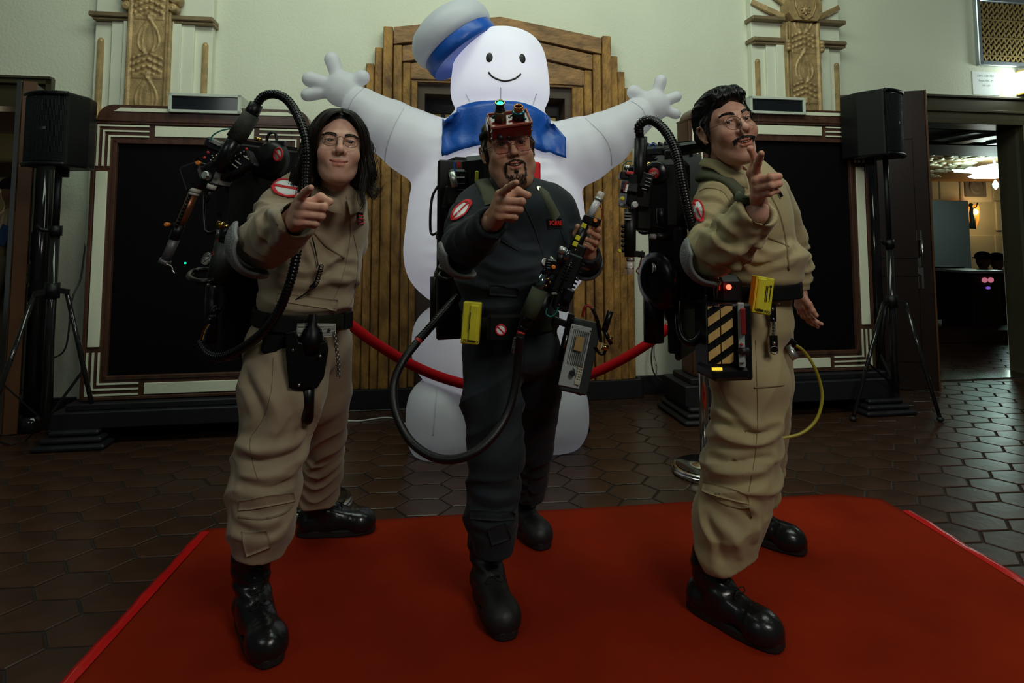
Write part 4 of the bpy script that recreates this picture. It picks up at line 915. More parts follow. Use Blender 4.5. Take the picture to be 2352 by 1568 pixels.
def tint_head(V, prm, S):
    T = np.ones((len(V), 4), np.float32); ln = prm.get('long', 1.0)
    def blob(c, r, col, p=1.0):
        d = np.sqrt((((V-np.array(c))/np.array(r))**2).sum(1)); k = np.clip(1.25-d, 0, 1)*p; T[:, :3] = T[:, :3]*(1-k[:, None])+T[:, :3]*np.array(col)*k[:, None]
    for s in (-1, 1): blob((s*.042, -.075, -.035), (.028, .03, .022), (1.0, .80, .76), .6); blob((s*.032, -.09, .008), (.022, .02, .014), (.80, .70, .68), .5)
    blob((0, -.115, -.025), (.016, .02, .014), (1, .80, .78), .6)
    st = prm.get('stubble', 0)
    if st: blob((0, -.085, -.045), (.03, .03, .012), (.55, .52, .50), st*.9); blob((0, -.08, -.105), (.045, .05, .03), (.62, .58, .56), st); blob((.045, -.04, -.08), (.03, .05, .04), (.68, .62, .60), st*.8); blob((-.045, -.04, -.08), (.03, .05, .04), (.68, .62, .60), st*.8)
    sm = prm.get('smile', 0); op = prm.get('open', 0); mw = .0225+sm*.0045; cz = -.0585+sm*.0055; uz = -.0565; lz = -.0655-op*.006; x = V[:, 0]; z = V[:, 2]; q = np.clip(np.abs(x)/mw, 0, 1.3)
    cu_ = uz+(cz-uz)*q**1.7; cl_ = lz-.001+(cz-lz+.001)*q**1.7; mid = (cu_+cl_)/2; hw = np.clip(1.06-q, 0, 1)**.5; front = (V[:, 1] < -.075)
    up = np.clip(1.6-np.abs(z-cu_-.0008)/(.0036*hw+.0008), 0, 1)*front*(q < 1.05); dn = np.clip(1.6-np.abs(z-cl_+.0004)/(.0046*hw+.0008), 0, 1)*front*(q < .98)
    k = np.maximum(up, dn)[:, None]; T[:, :3] = T[:, :3]*(1-k)+k*np.array([.84, .52, .50])
    if op > 0: k = ((V[:, 1] > -.0915+.006*q*q) & (V[:, 1] < -.06) & (np.abs(x) < mw*.9) & (np.abs(z-mid) < .008+op*.002))[:, None].astype(float)
    else: k = (np.clip(1.5-np.abs(z-mid-.0006)/.0016, 0, 1)*front*(q < 1.12))[:, None]
    T[:, :3] = T[:, :3]*(1-k)+k*np.array([.28, .10, .10]); k = (np.exp(-((np.abs(x)-mw*1.03)/.002)**2-((z-cz)/.003)**2)*.5*front)[:, None]; T[:, :3] *= (1-k); T[S.Vlab == 2, :3] *= .3
    return T
M_eyew = mat('eye_white', (0.55, 0.52, 0.49), 0.15, coat=0.5); M_iris = mat('brown_iris', (0.035, 0.018, 0.010), 0.15, coat=0.5); M_pup = mat('pupil', (0.002, 0.002, 0.002), 0.08, coat=1.0)
M_teeth = mat('teeth', (0.62, 0.58, 0.48), 0.25)
def lensmat(name, col, f=.05):
    m = bpy.data.materials.new(name); m.use_nodes = True; nt = m.node_tree; nt.nodes.remove(nt.nodes['Principled BSDF']); t = nt.nodes.new('ShaderNodeBsdfTransparent'); t.inputs[0].default_value = (*col, 1); g = nt.nodes.new('ShaderNodeBsdfGlossy'); g.inputs['Roughness'].default_value = .03
    x = nt.nodes.new('ShaderNodeMixShader'); x.inputs[0].default_value = f; nt.links.new(t.outputs[0], x.inputs[1]); nt.links.new(g.outputs[0], x.inputs[2]); nt.links.new(x.outputs[0], nt.nodes['Material Output'].inputs['Surface']); MATS[name] = m; return m
def hairmat(name, c): return mat(name, c, 0.38, noise=0.35, nscale=60, spec=0.4)
class Head:
    def __init__(s, person, c, yaw, pitch, roll, prm, M_skin, browc):
        s.c = Vector(c); s.R = Matrix.Rotation(yaw, 3, 'Z') @ Matrix.Rotation(pitch, 3, 'X') @ Matrix.Rotation(roll, 3, 'Y'); s.p = prm; s.person = person
        V, Fq, S = head_mesh(prm); s.T = tint_head(V, prm, S); s.lV = V; s.F = Fq; s.bvh = BVHTree.FromPolygons(V.tolist(), Fq.tolist())
        s.V = V @ np.array(s.R).T + np.array(s.c)
        w = prm.get('w', 1.0)
        for sd in (-1, 1):
            ec = Vector((sd*.0315*w, -.0785, .0095)); we = s.w(ec); look = (Vector((0, 0, CAMZ))-we).normalized(); b = MB(); 
            b.cur = 0; b.ell(we, 0.0124, n=20, m=14); b.cur = 1; x, y, d = frame_of(look)
            b.lathe(we, look, [(.0102, .0072), (.0118, .0064), (.0126, .0032)], 18); b.cur = 2; b.lathe(we, look, [(.0125, .0030), (.0129, .0026), (.0130, 0.0)], 14); b.build('eye', [M_eyew, M_iris, M_pup], person)
            # eyebrow hairs
            b = MB(); rs = random.Random(3+sd)
            for k in range(260):
                t = rs.random(); x = sd*(.011+.038*t)*w; z = .0295+prm.get('browz', 0)+.0075*math.sin(min(1, t*1.25)*math.pi*.62)-.004*max(0, t-.7)*3+rs.uniform(-1, 1)*(.0042*(1-t*.6)); q = s.on(x, z)
                if q is None: continue
                d = Vector((sd*(.006+.002*t), 0.001, .0035*(1-1.5*t))); b.tube([q[0]-q[1]*0.0005, q[0]+d*.5+q[1]*.0010, q[0]+d+q[1]*.0012], .00075, 3, rfun=lambda a: .0009*(1-a*.7))
            s.emit(b, 'eyebrow', browc); b = MB(); lid = prm.get('lid', .0048); q = []
            for k in range(13):
                a = math.pi*(.04+.92*k/12); o_ = s.on(sd*.0315*w+.0128*math.cos(a), .0085+(lid+.0008)*math.sin(a)+.0004); q.append(o_[0]+o_[1]*.0002)
            b.tube(q, .0009, 5); s.emit(b, 'eyelashes', browc)
        if prm.get('open', 0) > 0:
            b = MB(); mw = .0225+prm.get('smile', 0)*.0045
            for k in range(8):
                a = (k-3.5)/4; b.box(Vector((a*mw*.80, -.0925+.009*a*a, -.0600+.0035*a*a)), (mw*.19, .004, .0075), None, .0012)
            s.emit(b, 'teeth', M_teeth)
    def w(s, p): return s.R @ Vector(p) + s.c
    def on(s, x, z, y0=-0.2):
        h = s.bvh.ray_cast(Vector((x, y0, z)), Vector((0, 1, 0))); return None if h[0] is None else (h[0], h[1])
    def near(s, p, off=0.0): h = s.bvh.find_nearest(Vector(p)); return h[0]+h[1]*off, h[1]
    def emit(s, b, name, m, parent=None):
        b.v = [s.w(v) for v in b.v]; return b.build(name, m, parent or s.person)
    def strands(s, b, seeds, rs, r=.0008, n=3):
        for pts in seeds: b.tube(pts, r, n, rfun=lambda a: r*(1-a*.75))
def glasses(H, m, rx, rz, kind='round', cx=.0315, cz=.004, y=-.113, r=.0011, lens=None, templez=.012, tilt=0):
    w = H.p.get('w', 1.0); cx *= w; g = MB(); loops = []
    for sd in (-1, 1):
        pts = []
        if kind == 'round': pts = [(sd*cx+rx*math.cos(a), y+.006*abs(math.cos(a)) if (math.cos(a)*sd > 0) else y, cz+rz*math.sin(a)) for a in [2*math.pi*k/36 for k in range(36)]]
        else:
            for k in range(40):
                a = 2*math.pi*k/40; e = 4.2; ca, sa = math.cos(a), math.sin(a); q = (abs(ca)**e+abs(sa)**e)**(-1/e); x = rx*ca*q; z = rz*sa*q; x *= (1-.14*(1-(z/rz))/2); pts.append((sd*cx+x, y+(.006*x*sd/rx if x*sd > 0 else 0), cz+z))
        loops.append(pts); g.tube(pts, r, 8, closed=True)
    g.tube([(-cx+rx*.96, y, cz+rz*.35), (-.004, y-.003, cz+rz*.62), (.004, y-.003, cz+rz*.62), (cx-rx*.96, y, cz+rz*.35)], r, 8)
    for sd in (-1, 1):
        g.tube([(sd*(cx+rx), y+.006, cz+rz*.35), (sd*(cx+rx+.006), y+.009, cz+rz*.4), (sd*.0755*w, -.045, templez), (sd*.0815*w, -.004, templez-.002)], r*.9, 6)
        g.tube([(sd*(cx-rx*.9), y+.001, cz-.002), (sd*.010, y+.010, cz-.004)], r*.6, 5); g.ell((sd*.0095, y+.012, cz-.006), (.0015, .003, .005), n=8, m=6)
    o = H.emit(g, 'spectacles', m)
    for pts in loops:
        L = MB(); n = len(pts); c = Vector((sum(p[0] for p in pts)/n, y+.001, cz)); L.add([c]+[Vector(p) for p in pts], [(0, 1+(k+1) % n, 1+k) for k in range(n)], True); H.emit(L, 'lens', lens, o)
    return o
# ---------------------------------------------------------------- hands
def hand_mesh(wrist, f, t, fingers, thumb, fore, scale=1.0, h=0.0021, palmw=1.0, local=True, palm=None):
    """f: towards the fingers, t: thumb side, b = f x t * hand: back of the hand"""
    pts = [Vector(p) for q in fingers for p in q]+[Vector(p) for p in thumb]+[Vector(wrist), Vector(fore)]
    if palm: pts += [Vector(p[0]) for p in palm]
    lo = [min(p[i] for p in pts)-.045 for i in range(3)]; hi = [max(p[i] for p in pts)+.045 for i in range(3)]
    S = SDF(lo, hi, h)
    S.cap(fore, wrist, .031*scale, .0265*scale, k=.02)
    for (a, b_, ra, rb) in palm: S.cap(a, b_, ra*scale, rb*scale, k=.012)
    rr = [(.0098, .0086, .0078, .0070), (.0100, .0088, .0079, .0070), (.0096, .0084, .0075, .0067), (.0086, .0074, .0067, .0060)]
    for i, q in enumerate(fingers):
        R_ = rr[i]
        for j in range(len(q)-1):
            a = q[j]; b_ = q[j+1]; S.cap(a, b_, R_[min(j, 3)]*scale*1.06, R_[min(j+1, 3)]*scale, k=.0032 if j else .006); S.ell(a, R_[min(j, 3)]*scale*1.13, k=.003)
    tr = [.0135, .0112, .0095, .0080]
    for j in range(len(thumb)-1): S.cap(thumb[j], thumb[j+1], tr[j]*scale, tr[j+1]*scale, k=.006 if j else .012); S.ell(thumb[j+1], tr[j+1]*scale*1.06, k=.003)
    V, Fq = S.mesh(relax=2); return V, Fq
def nail(b, tip, prev, up, scale=1.0):
    tip = Vector(tip); d = (tip-Vector(prev)).normalized(); up = Vector(up); up = (up-d*up.dot(d)).normalized(); s = d.cross(up); R = Matrix((s, d, up)).transposed(); b.ell(tip+up*.0052*scale+d*.001, (.0050*scale, .0068*scale, .0018), R, 10, 6)
def pointing(mcp_i, tip_i, tdir, width, wrist, thumb, curl=1.0, scale=1.0):
    """right hand pointing: index from mcp_i to tip_i; other three fingers curled towards the palm"""
    A = Vector(mcp_i); T = Vector(tip_i); f = (T-A).normalized(); t = Vector(tdir); t = (t-f*t.dot(f)).normalized(); b = f.cross(t).normalized(); pal = -b; s = scale
    W = Vector(wrist); fingers = [[A, A.lerp(T, .50)+b*.002, A.lerp(T, .78)+b*.001, T]]
    for k, (dt, df, l1, l2, l3) in enumerate(((-.0175, .003, .050, .026, .018), (-.0345, -.004, .047, .024, .017), (-.0495, -.014, .039, .020, .015))):
        m = A+t*dt*s+f*df*s-b*.001*k; p1 = m+(pal*.93+f*(.36-.07*k)).normalized()*l1*s*curl-t*.001; p2 = p1+(-f*.90+pal*.05-t*.03).normalized()*l2*s; p3 = p2+(-f*.35-pal*.85).normalized()*l3*s
        fingers.append([m, p1, p2, p3])
    palm = []
    for k in range(4): m = fingers[k][0]; palm.append((m-f*.004, W+t*(.014-.010*k)*s+f*.012, .0125, .0150))
    palm.append((A+t*(-.02)*s-f*.03+pal*.012, W+f*.02+pal*.008, .016, .017)); palm.append((A-t*.045*s-f*.03+pal*.010, W+f*.015-t*.012*s, .014, .016))
    return fingers, palm, (f, t, b)

# ---------------------------------------------------------------- boots
M_boot = mat('black_leather', (0.010, 0.010, 0.011), 0.24, bump=0.25, bscale=28, noise=0.3, nscale=12, rvar=0.1, coat=0.15)
M_bootm = mat('matt_black_leather', (0.011, 0.011, 0.012), 0.5, bump=0.2, bscale=30)
M_sole = mat('rubber_sole', (0.012, 0.012, 0.012), 0.6); M_lace = mat('black_lace', (0.008, 0.008, 0.008), 0.7)
def boot(person, toe, yaw, mt, shaft=0.30, L=0.325, lean=(0, 0), wx=1.17):
    """toe: ground point below the toe tip; yaw: 0 = toe at the camera"""
    R = Matrix.Rotation(yaw, 3, 'Z'); O = Vector(toe)+R @ Vector((0, L, 0))    # heel; local -y is forward
    def T(p): return R @ Vector((p[0]*wx, p[1], p[2]))+O
    z0 = .014
    S = SDF((-.10, -L-.03, -.01), (.10, .07, shaft+.05), .0052)
    S.ell((0, -L+.060, z0+.022), (.052, .062, .056), k=.01); S.cap((0, -L+.085, z0+.030), (0, -.12, z0+.066), .044, .046, k=.03); S.cap((0, -.14, z0+.022), (0, -.045, z0+.03), .044, .040, k=.03)
    S.cap((0, -.115, z0+.095), (0, -.075, z0+.15), .040, .045, k=.03); S.ell((0, -.042, z0+.045), (.037, .044, .050), k=.02)
    S.cap((0, -.070, z0+.12), (lean[0]*.5, -.068+lean[1]*.5, shaft*.72), .046, .050, k=.02); S.cap((lean[0]*.5, -.068+lean[1]*.5, shaft*.72), (lean[0], -.070+lean[1], shaft), .050, .054, k=.02)
    S.cut((0, 0, z0), (0, 0, -1), .003); S.cut((0, 0, shaft), (0, 0, 1), .004)
    V, Fq = S.mesh(relax=1); N = vnormals(V, Fq)
    # ankle creases, toe-cap welt
    cr = np.exp(-((V[:, 2]-.15)/.05)**2)*np.sin(V[:, 2]*150+V[:, 0]*30+3*wnoise(V, 20))*.0022; V = V+N*cr[:, None]
    tc = np.abs(V[:, 1]+L-.092-.10*V[:, 0]**2/.05); V = V+N*(np.exp(-(tc/.004)**2)*.0014*(V[:, 2] > .02))[:, None]
    V[:, 0] *= wx; V = V @ np.array(R).T+np.array(O); bo = mesh_np('boot', V, Fq, mt, person)
    b = MB(); out = []
    for k in range(44):
        a = 2*math.pi*k/44; y = math.cos(a); x = math.sin(a); yy = -L/2+.002-(L/2+.002)*y; t = (1-y)/2   # t 0 toe .. 1 heel
        wd = .0525*(1-.10*math.exp(-((t-.62)/.16)**2))*(1-.20*t); out.append((x/abs(x)*wd*abs(x)**.62 if abs(x) > 1e-6 else 0, yy))
    def ring(z, k): return [T((x*k, (y+L/2)*(.5+.5*k)-L/2, z)) for x, y in out]
    n = 44; zs = ((0.0, .975), (.004, 1.0), (.022, 1.0), (.026, .975)); vs_ = []
    for z, k in zs: vs_ += ring(z+(0.003 if False else 0), k)
    fs = [(i*n+k, i*n+(k+1) % n, (i+1)*n+(k+1) % n, (i+1)*n+k) for i in range(3) for k in range(n)]; b.add(vs_, fs, False); b.f.append(list(range(n))[::-1]); b.mi.append(0); b.sm.append(False); b.f.append(list(range(3*n, 4*n))); b.mi.append(0); b.sm.append(False)
    b.build('sole', M_sole, bo)
    b = MB(); bv = BVHTree.FromPolygons(V.tolist(), Fq.tolist())
    def sf(x, z, off=.002):
        o_ = T((x, -L-.3, z)); d = R @ Vector((0, 1, 0)); h = bv.ray_cast(o_, d); return h[0]+h[1]*off if h[0] is not None else None
    rows = [(-L*.5+.00, .085)]
    zs = [.112+.0205*k for k in range(max(3, int((shaft-.13)/.0205)))]
    prev = None
    for k, z in enumerate(zs):
        a = sf(-.016, z); c = sf(.016, z)
        if a is None or c is None: continue
        b.tube([a, (a+c)/2+R @ Vector((0, -.004, 0)), c], .0022, 5); b.ell(a, .0034, n=6, m=4); b.ell(c, .0034, n=6, m=4)
        if prev: b.tube([prev[0], c], .0020, 5); b.tube([prev[1], a], .0020, 5)
        prev = (a, c)
    q = sf(0.0, .115, .006)
    if q:
        for s in (-1, 1): b.tube(smooth_path([q, q+R @ Vector((s*.02, -.012, .006)), q+R @ Vector((s*.032, -.012, -.012)), q+R @ Vector((s*.012, -.010, -.012)), q]), .0018, 5); b.tube(smooth_path([q, q+R @ Vector((s*.012, -.010, -.016)), q+R @ Vector((s*.02, -.014, -.034))]), .0018, 5)
    b.build('bootlace', M_lace, bo)
    return bo, T
def Pr(q): return P(q[0], q[1], q[2]), q[3]*q[2]/F
def chain(S, lst, k=0.03, lab=0, sc=1.0):
    for a, b in zip(lst[:-1], lst[1:]): (pa, ra), (pb, rb) = Pr(a), Pr(b); S.cap(pa, pb, ra*sc, rb*sc, k=k, lab=lab)
def yawR(a): return np.array(Matrix.Rotation(a, 3, 'Z'))
def make_suit(person, spec, M, name='jumpsuit'):
    """spec: torso ellipsoids, chains, hems, cuffs, folds, strokes"""
    pts = [P(*q[:3]) for c in spec['chains'] for q in c[0]]+[P(*e[0]) for e in spec['ells']]
    lo = [min(p[i] for p in pts)-.19 for i in range(3)]; hi = [max(p[i] for p in pts)+.19 for i in range(3)]; lo[2] = max(lo[2], 0.16)
    S = SDF(lo, hi, spec.get('h', .0068)); yw = yawR(spec['yaw'])
    for (c, r, k) in spec['ells']: S.ell(P(*c), r, R=yw, k=k)
    for (c, k) in spec['chains']: chain(S, c, k)
    for (c, ra, rb) in spec.get('neckhole', []): S.cap(P(*c), P(*c)+Vector((0, 0, .12)), ra, rb, k=.008, op='d')
    for (c, dr, hl, r) in spec['ends']:       # openings: shave everything beyond the cuff/hem and hollow the end
        c = P(*c) if len(c) == 3 and c[0] > 60 else Vector(c); d = Vector(dr).normalized(); x, y, d = frame_of(d)
        Rm = np.array(Matrix((x, y, d)).transposed()); S.box(c+d*.10, (.13, .13, .10), R=Rm, rd=.002, k=.003, op='d')
        S.cap(c+d*.03, c-d*hl, r, r*.95, k=.006, op='d')
    V, Fq = S.mesh(relax=1); N = vnormals(V, Fq)
    D = np.zeros(len(V))
    for (a, b, amp, freq, skew, lo_, hi_, rad, seed) in spec['folds']:
        w, t, R_ = lobed(V, P(*a), P(*b), skew, freq, seed); g = np.clip((t-lo_)/.18+.5, 0, 1)*np.clip((hi_-t)/.18+.5, 0, 1)*np.clip((rad-R_)/.03, 0, 1); D += amp*w*g
    D += spec.get('noise', .0048)*(ridges(V, 11, 3)-.4)+.0016*(ridges(V, 26, 7)-.4)
    V = V+N*D[:, None]; N = vnormals(V, Fq)
    cl = Cloth(V, Fq); V = strokes(V, N, cl, spec['strokes']); 
    o = mesh_np(name, V, Fq, M, person); return o, Cloth(V, Fq), V
def make_body(person, chains, ells, yaw, head, hands, M_skin, low=None):
    pts = [P(*q[:3]) for c in chains for q in c]; lo = [min(p[i] for p in pts)-.15 for i in range(3)]; hi = [max(p[i] for p in pts)+.15 for i in range(3)]; lo[2] = max(.03, lo[2])
    S = SDF(lo, hi, .014)
    for (c, r, k) in ells: S.ell(P(*c), np.array(r)*.84, R=yawR(yaw), k=k)
    for c in chains: chain(S, c, .02, sc=.62)
    nb = head.w((0, .092, -.155)); S.cap(nb, P(ells[0][0][0], ells[0][0][1], ells[0][0][2]+.04)+Vector((0, 0, .03)), .046, .05, k=.01)
    V, Fq = S.mesh(); Vs = [V, head.V]; Fs = [Fq, head.F+len(V)]; T = [np.ones((len(V), 4)), head.T]; n = len(V)+len(head.V)
    for (hv, hf) in hands: Vs.append(hv); Fs.append(hf+n); n += len(hv); t = np.ones((len(hv), 4)); t[:, :3] *= np.array([1.0, .93, .90]); T.append(t)
    return mesh_np('body', np.concatenate(Vs), np.concatenate(Fs), M_skin, person, vcol=np.concatenate(T))
def band(name, V, bvh, c, nrm, hh, m, parent, off=.004, n=72, smooth=3, arc=(0, 2*math.pi), r0=.5, mx=.32):
    """belt-like band round the garment at c, normal nrm"""
    x, y, d = frame_of(nrm); rows = []
    for s in (-1, -.33, .33, 1):
        rr = []
        for k in range(n+1):
            a = arc[0]+(arc[1]-arc[0])*k/n; dr = x*math.cos(a)+y*math.sin(a); o_ = Vector(c)+d*(s*hh)+dr*r0; h = bvh.ray_cast(o_, -dr); rr.append(min((h[0]-(Vector(c)+d*(s*hh))).length, mx) if h[0] is not None else .15)
        rows.append(rr)
    R_ = [max(q[k] for q in rows) for k in range(n+1)]
    for _ in range(smooth): R_ = [(R_[(k-1) % n if arc[1]-arc[0] > 6.2 else max(k-1, 0)]+R_[k]*2+R_[(k+1) % n if arc[1]-arc[0] > 6.2 else min(k+1, n)])/4 for k in range(n+1)]
    if arc[1]-arc[0] > 6.2: R_[n] = R_[0]
    vs_ = []
    for k in range(n+1):
        a = arc[0]+(arc[1]-arc[0])*k/n; dr = x*math.cos(a)+y*math.sin(a); r = R_[k]+off
        for (e, s) in ((-.006, -1), (0, -1), (.0015, -.8), (.0015, .8), (0, 1), (-.006, 1)): vs_.append(Vector(c)+d*(s*hh)+dr*(r+e))
    fs = [(k*6+j, (k+1)*6+j, (k+1)*6+j+1, k*6+j+1) for k in range(n) for j in range(5)]
    b = MB(); b.add(vs_, fs, False); return b.build(name, m, parent)
M_white = mat('embroidery_white', (0.72, 0.76, 0.74), 0.7); M_red = mat('embroidery_red', (0.58, 0.012, 0.020), 0.65)
def emblem(cl, cx, cy, ax, ay, parent, name='sleeve_patch', slash=1, gap=None, off=.004, base=None):
    """round red prohibition ring over a white disc; ax, ay: picture half-axes"""
    def at(u, v, o):
        x = cx+ax[0]*u+ay[0]*v; y = cy+ax[1]*u+ay[1]*v; h = cl.hit(x, y); return None if h[0] is None else h[0]+h[1]*o
    def ringmesh(rs, ts, o, m, nm):
        b = MB(); vs_ = []
        for t in ts:
            for r in rs:
                p = at(r*math.cos(t), r*math.sin(t), o); vs_.append(p if p is not None else (vs_[-1] if vs_ else P(cx, cy, 2)))
        k = len(rs); fs = [(i*k+j, i*k+j+1, (i+1)*k+j+1, (i+1)*k+j) for i in range(len(ts)-1) for j in range(k-1)]
        b.add(vs_, fs, True); ob = b.build(nm, m, parent); sl = ob.modifiers.new('solid', 'SOLIDIFY'); sl.thickness = .0016; sl.offset = 0; return ob
    tt = [2*math.pi*i/48 for i in range(49)]
    root_ = ringmesh([.02, .3, .6, .84], tt, off, M_white, name)
    b = None; parent = root_ if False else parent
    ringmesh([.76, .84, .92, 1.0], tt, off+.0014, M_red, 'red_ring')
    b = MB(); n = 14; vs_ = []
    for i in range(n+1):
        u = -.86+1.72*i/n
        for w in (-.11, .11):
            c_, s_ = math.cos(slash*.785), math.sin(slash*.785); p = at(u*c_-w*s_, u*s_+w*c_, off+.0018); vs_.append(p if p is not None else (vs_[-1] if vs_ else P(cx, cy, 2)))
    b.add(vs_, [(2*i, 2*i+1, 2*i+3, 2*i+2) for i in range(n)], True); ob = b.build('red_slash', M_red, parent); sl = ob.modifiers.new('solid', 'SOLIDIFY'); sl.thickness = .0016; sl.offset = 0
def text_on(cl, txt, px, py, dirx, size, m, parent, name, off=.004, depth=.0012, align='CENTER', xs=1.0, bold=0.0, dist=6):
    a = cl.hit(px-dirx[0]*dist, py-dirx[1]*dist); b = cl.hit(px+dirx[0]*dist, py+dirx[1]*dist); c = cl.hit(px, py)
    if None in (a[0], b[0], c[0]): return None
    x = (b[0]-a[0]).normalized(); n = (a[1]+b[1]+c[1]).normalized(); n = (n-x*n.dot(x)).normalized(); y = n.cross(x); mb_ = MB(); text_mb(mb_, txt, c[0]+n*off, x, y, size, depth, align, xs=xs, bold=bold); return mb_.build(name, m, parent)
def elbow_pad(name, cl, pts, w, m, parent):
    """padded strip following the surface through picture points with half widths (px)"""
def lock(rs, pts, n, spread, wav, r=.0012):
    """bundle of hair strands following a path"""
    out = []; path = smooth_path(pts, 7)
    for _ in range(n):
        o_ = Vector((rs.gauss(0, spread), rs.gauss(0, spread), rs.gauss(0, spread))); ph = rs.uniform(0, 6.28); L = rs.uniform(.8, 1.05); q = []
        m_ = max(4, int(len(path)*min(1, L)))
        for i, p in enumerate(path[:m_]): t = i/len(path); q.append(p+o_*(1-.3*t)+Vector((math.sin(ph+t*wav), math.cos(ph*1.3+t*wav*.8), math.sin(ph*.7+t*wav*1.1)))*(.0035+.006*t)*t)
        out.append(q)
    return out
# ================================================================ MAN ON THE LEFT
M_skinL = skin_mat('skin_light', (0.60, 0.35, 0.255), (0.52, 0.28, 0.20))
M_khaki = mat('khaki_twill', (0.30, 0.235, 0.150), 0.78, noise=0.10, nscale=9, bump=0.10, bscale=420, sheen=0.15)
M_khakis = mat('khaki_seam', (0.17, 0.13, 0.08), 0.8)
M_hairb = hairmat('black_brown_hair', (0.013, 0.008, 0.006))
M_wire = mat('thin_dark_metal', (0.06, 0.045, 0.035), 0.3, 0.8)
M_lens = lensmat('clear_lens', (.97, .98, .98), .025)
M_pad = mat('grey_felt_pad', (0.20, 0.205, 0.20), 0.95, noise=0.3, nscale=90, bump=0.7, bscale=220)
M_padr = mat('grey_rubber_rim', (0.19, 0.20, 0.20), 0.6)
M_web = mat('olive_webbing', (0.014, 0.016, 0.009), 0.8, spec=.2, bump=0.1, bscale=400)
M_nyl = mat('black_nylon', (0.003, 0.003, 0.0035), 0.75, spec=.2, bump=0.05, bscale=300)
M_leath = mat('black_holster_leather', (0.003, 0.003, 0.003), 0.4, spec=.25, bump=0.05, bscale=60)
M_steel = mat('steel_fitting', (0.42, 0.42, 0.40), 0.28, 1.0)
wrinkle(M_khaki, 4.5, .010)
ML = root('person', (-0.80, 2.25, 0), 'long-haired man in glasses and a tan jumpsuit pointing at the viewer, leftmost of the three', 'person', 'men in jumpsuits')
prm = dict(w=.99, jw=.93, long=.95, fat=0.0, smile=.5, open=0, nose=1.04, lid=.0034, stubble=.25, browz=-.0055)
HL = Head(ML, P(777, 345, 1.95), math.radians(19), math.radians(-5), math.radians(3), prm, M_skinL, M_hairb)
glasses(HL, M_wire, .0225, .0190, 'round', cz=.0055, y=-.112, r=.0009, lens=M_lens, templez=.008)
# ---- long hair, parted in the middle
b = MB(); rs = random.Random(11)
S = SDF((-.14, -.13, -.18), (.14, .16, .17), .0042)
S.ell((0, .030, .050), (.0865, .104, .090), k=.01); S.cap((-.078, .03, .02), (-.094, .045, -.10), .036, .046, k=.03); S.cap((.076, .02, .02), (.086, .035, -.08), .034, .036, k=.03); S.ell((0, .085, -.03), (.088, .055, .11), k=.03)
S.ell((0, -.090, -.020), (.0690, .062, .090), k=.012, op='d'); S.ell((0, -.115, .048), (.052, .062, .066), k=.008, op='d'); S.ell((0, -.075, -.10), (.065, .075, .06), k=.01, op='d'); S.cap((0, -.05, .115), (0, -.10, .10), .010, k=.012, op='d')
V, Fq = S.mesh(); th = np.arctan2(V[:, 0], -V[:, 1]+.03); N = vnormals(V, Fq); V = V+N*((.0028*np.sin(th*34+7*np.sin(V[:, 2]*16))+.002*np.sin(th*71+V[:, 2]*30))*np.clip((V[:, 1]+.02)/.03, 0, 1))[:, None]
hb = BVHTree.FromPolygons(V.tolist(), Fq.tolist()); hair = mesh_np('hair', V @ np.array(HL.R).T+np.array(HL.c), Fq, M_hairb, ML)
def hsnap(p, off): q = hb.find_nearest(Vector(p)); return q[0]+q[1]*off
FC = [(.002, -.072, .108), (.030, -.082, .094), (.055, -.076, .058), (.069, -.060, .012), (.076, -.046, -.038), (.084, -.032, -.085), (.090, -.022, -.130)]
MC = [(.002, .020, .141), (.046, .020, .131), (.082, .020, .088), (.098, .018, .030), (.104, .018, -.030), (.110, .018, -.090), (.116, .018, -.150)]
BC = [(.002, .100, .125), (.040, .116, .108), (.072, .122, .060), (.086, .120, .0), (.092, .112, -.06), (.092, .102, -.12), (.090, .092, -.165)]
def long_hair(b, n, rs, FC, MC, BC, r=.0011, jit=.003, wav=.0035):
    for k in range(n):
        sd = rs.choice((-1, 1)); a = rs.random(); w0 = (1-a)*(1-2*a); w1 = 4*a*(1-a); w2 = a*(2*a-1); off = Vector((rs.gauss(0, jit), rs.gauss(0, jit), rs.gauss(0, jit*.6))); end = rs.uniform(.82, 1.0); pts = []
        for i in range(len(FC)): p = Vector(FC[i])*w0+Vector(MC[i])*w1+Vector(BC[i])*w2; p.x *= sd; pts.append(p+off*min(1, .35+i*.25))
        q = smooth_path(pts, 3); q = q[:max(5, int(len(q)*end))]
        for i in range(len(q)): t = i/len(q); q[i] = q[i]+Vector((math.sin(t*15+k), math.cos(t*12+k*1.7), 0))*wav*t*t
        b.tube(q, r, 3, rfun=lambda u: r*(1.2-u))
long_hair(b, 900, rs, FC, MC, BC)
# curls at the ends (right of the face) and left mass
for (path, n, sp, wv) in (([(.080, -.03, -.02), (.098, -.02, -.07), (.100, -.015, -.12), (.118, -.02, -.15), (.128, -.03, -.132), (.118, -.035, -.120)], 34, .0055, 9),
                          ([(.085, -.02, .0), (.105, -.02, -.06), (.112, -.01, -.11), (.135, -.02, -.128), (.140, -.03, -.112)], 30, .006, 8),
                          ([(.078, -.035, -.03), (.084, -.045, -.09), (.078, -.05, -.14), (.084, -.055, -.178), (.078, -.05, -.19)], 30, .005, 7),
                          ([(.095, .0, .02), (.118, .0, -.05), (.126, .01, -.09), (.120, .0, -.125)], 36, .007, 8),
                          ([(-.085, -.02, .02), (-.098, -.02, -.06), (-.100, -.01, -.12), (-.112, -.02, -.16), (-.100, -.02, -.185)], 44, .008, 8),
                          ([(-.095, .0, .0), (-.12, .0, -.08), (-.13, .01, -.14), (-.135, .0, -.18)], 44, .009, 8)):
    HL.strands(b, lock(rs, path, n, sp, wv), rs, .0011)
b2 = b; HL.emit(b2, 'hair_strands', M_hairb, hair)
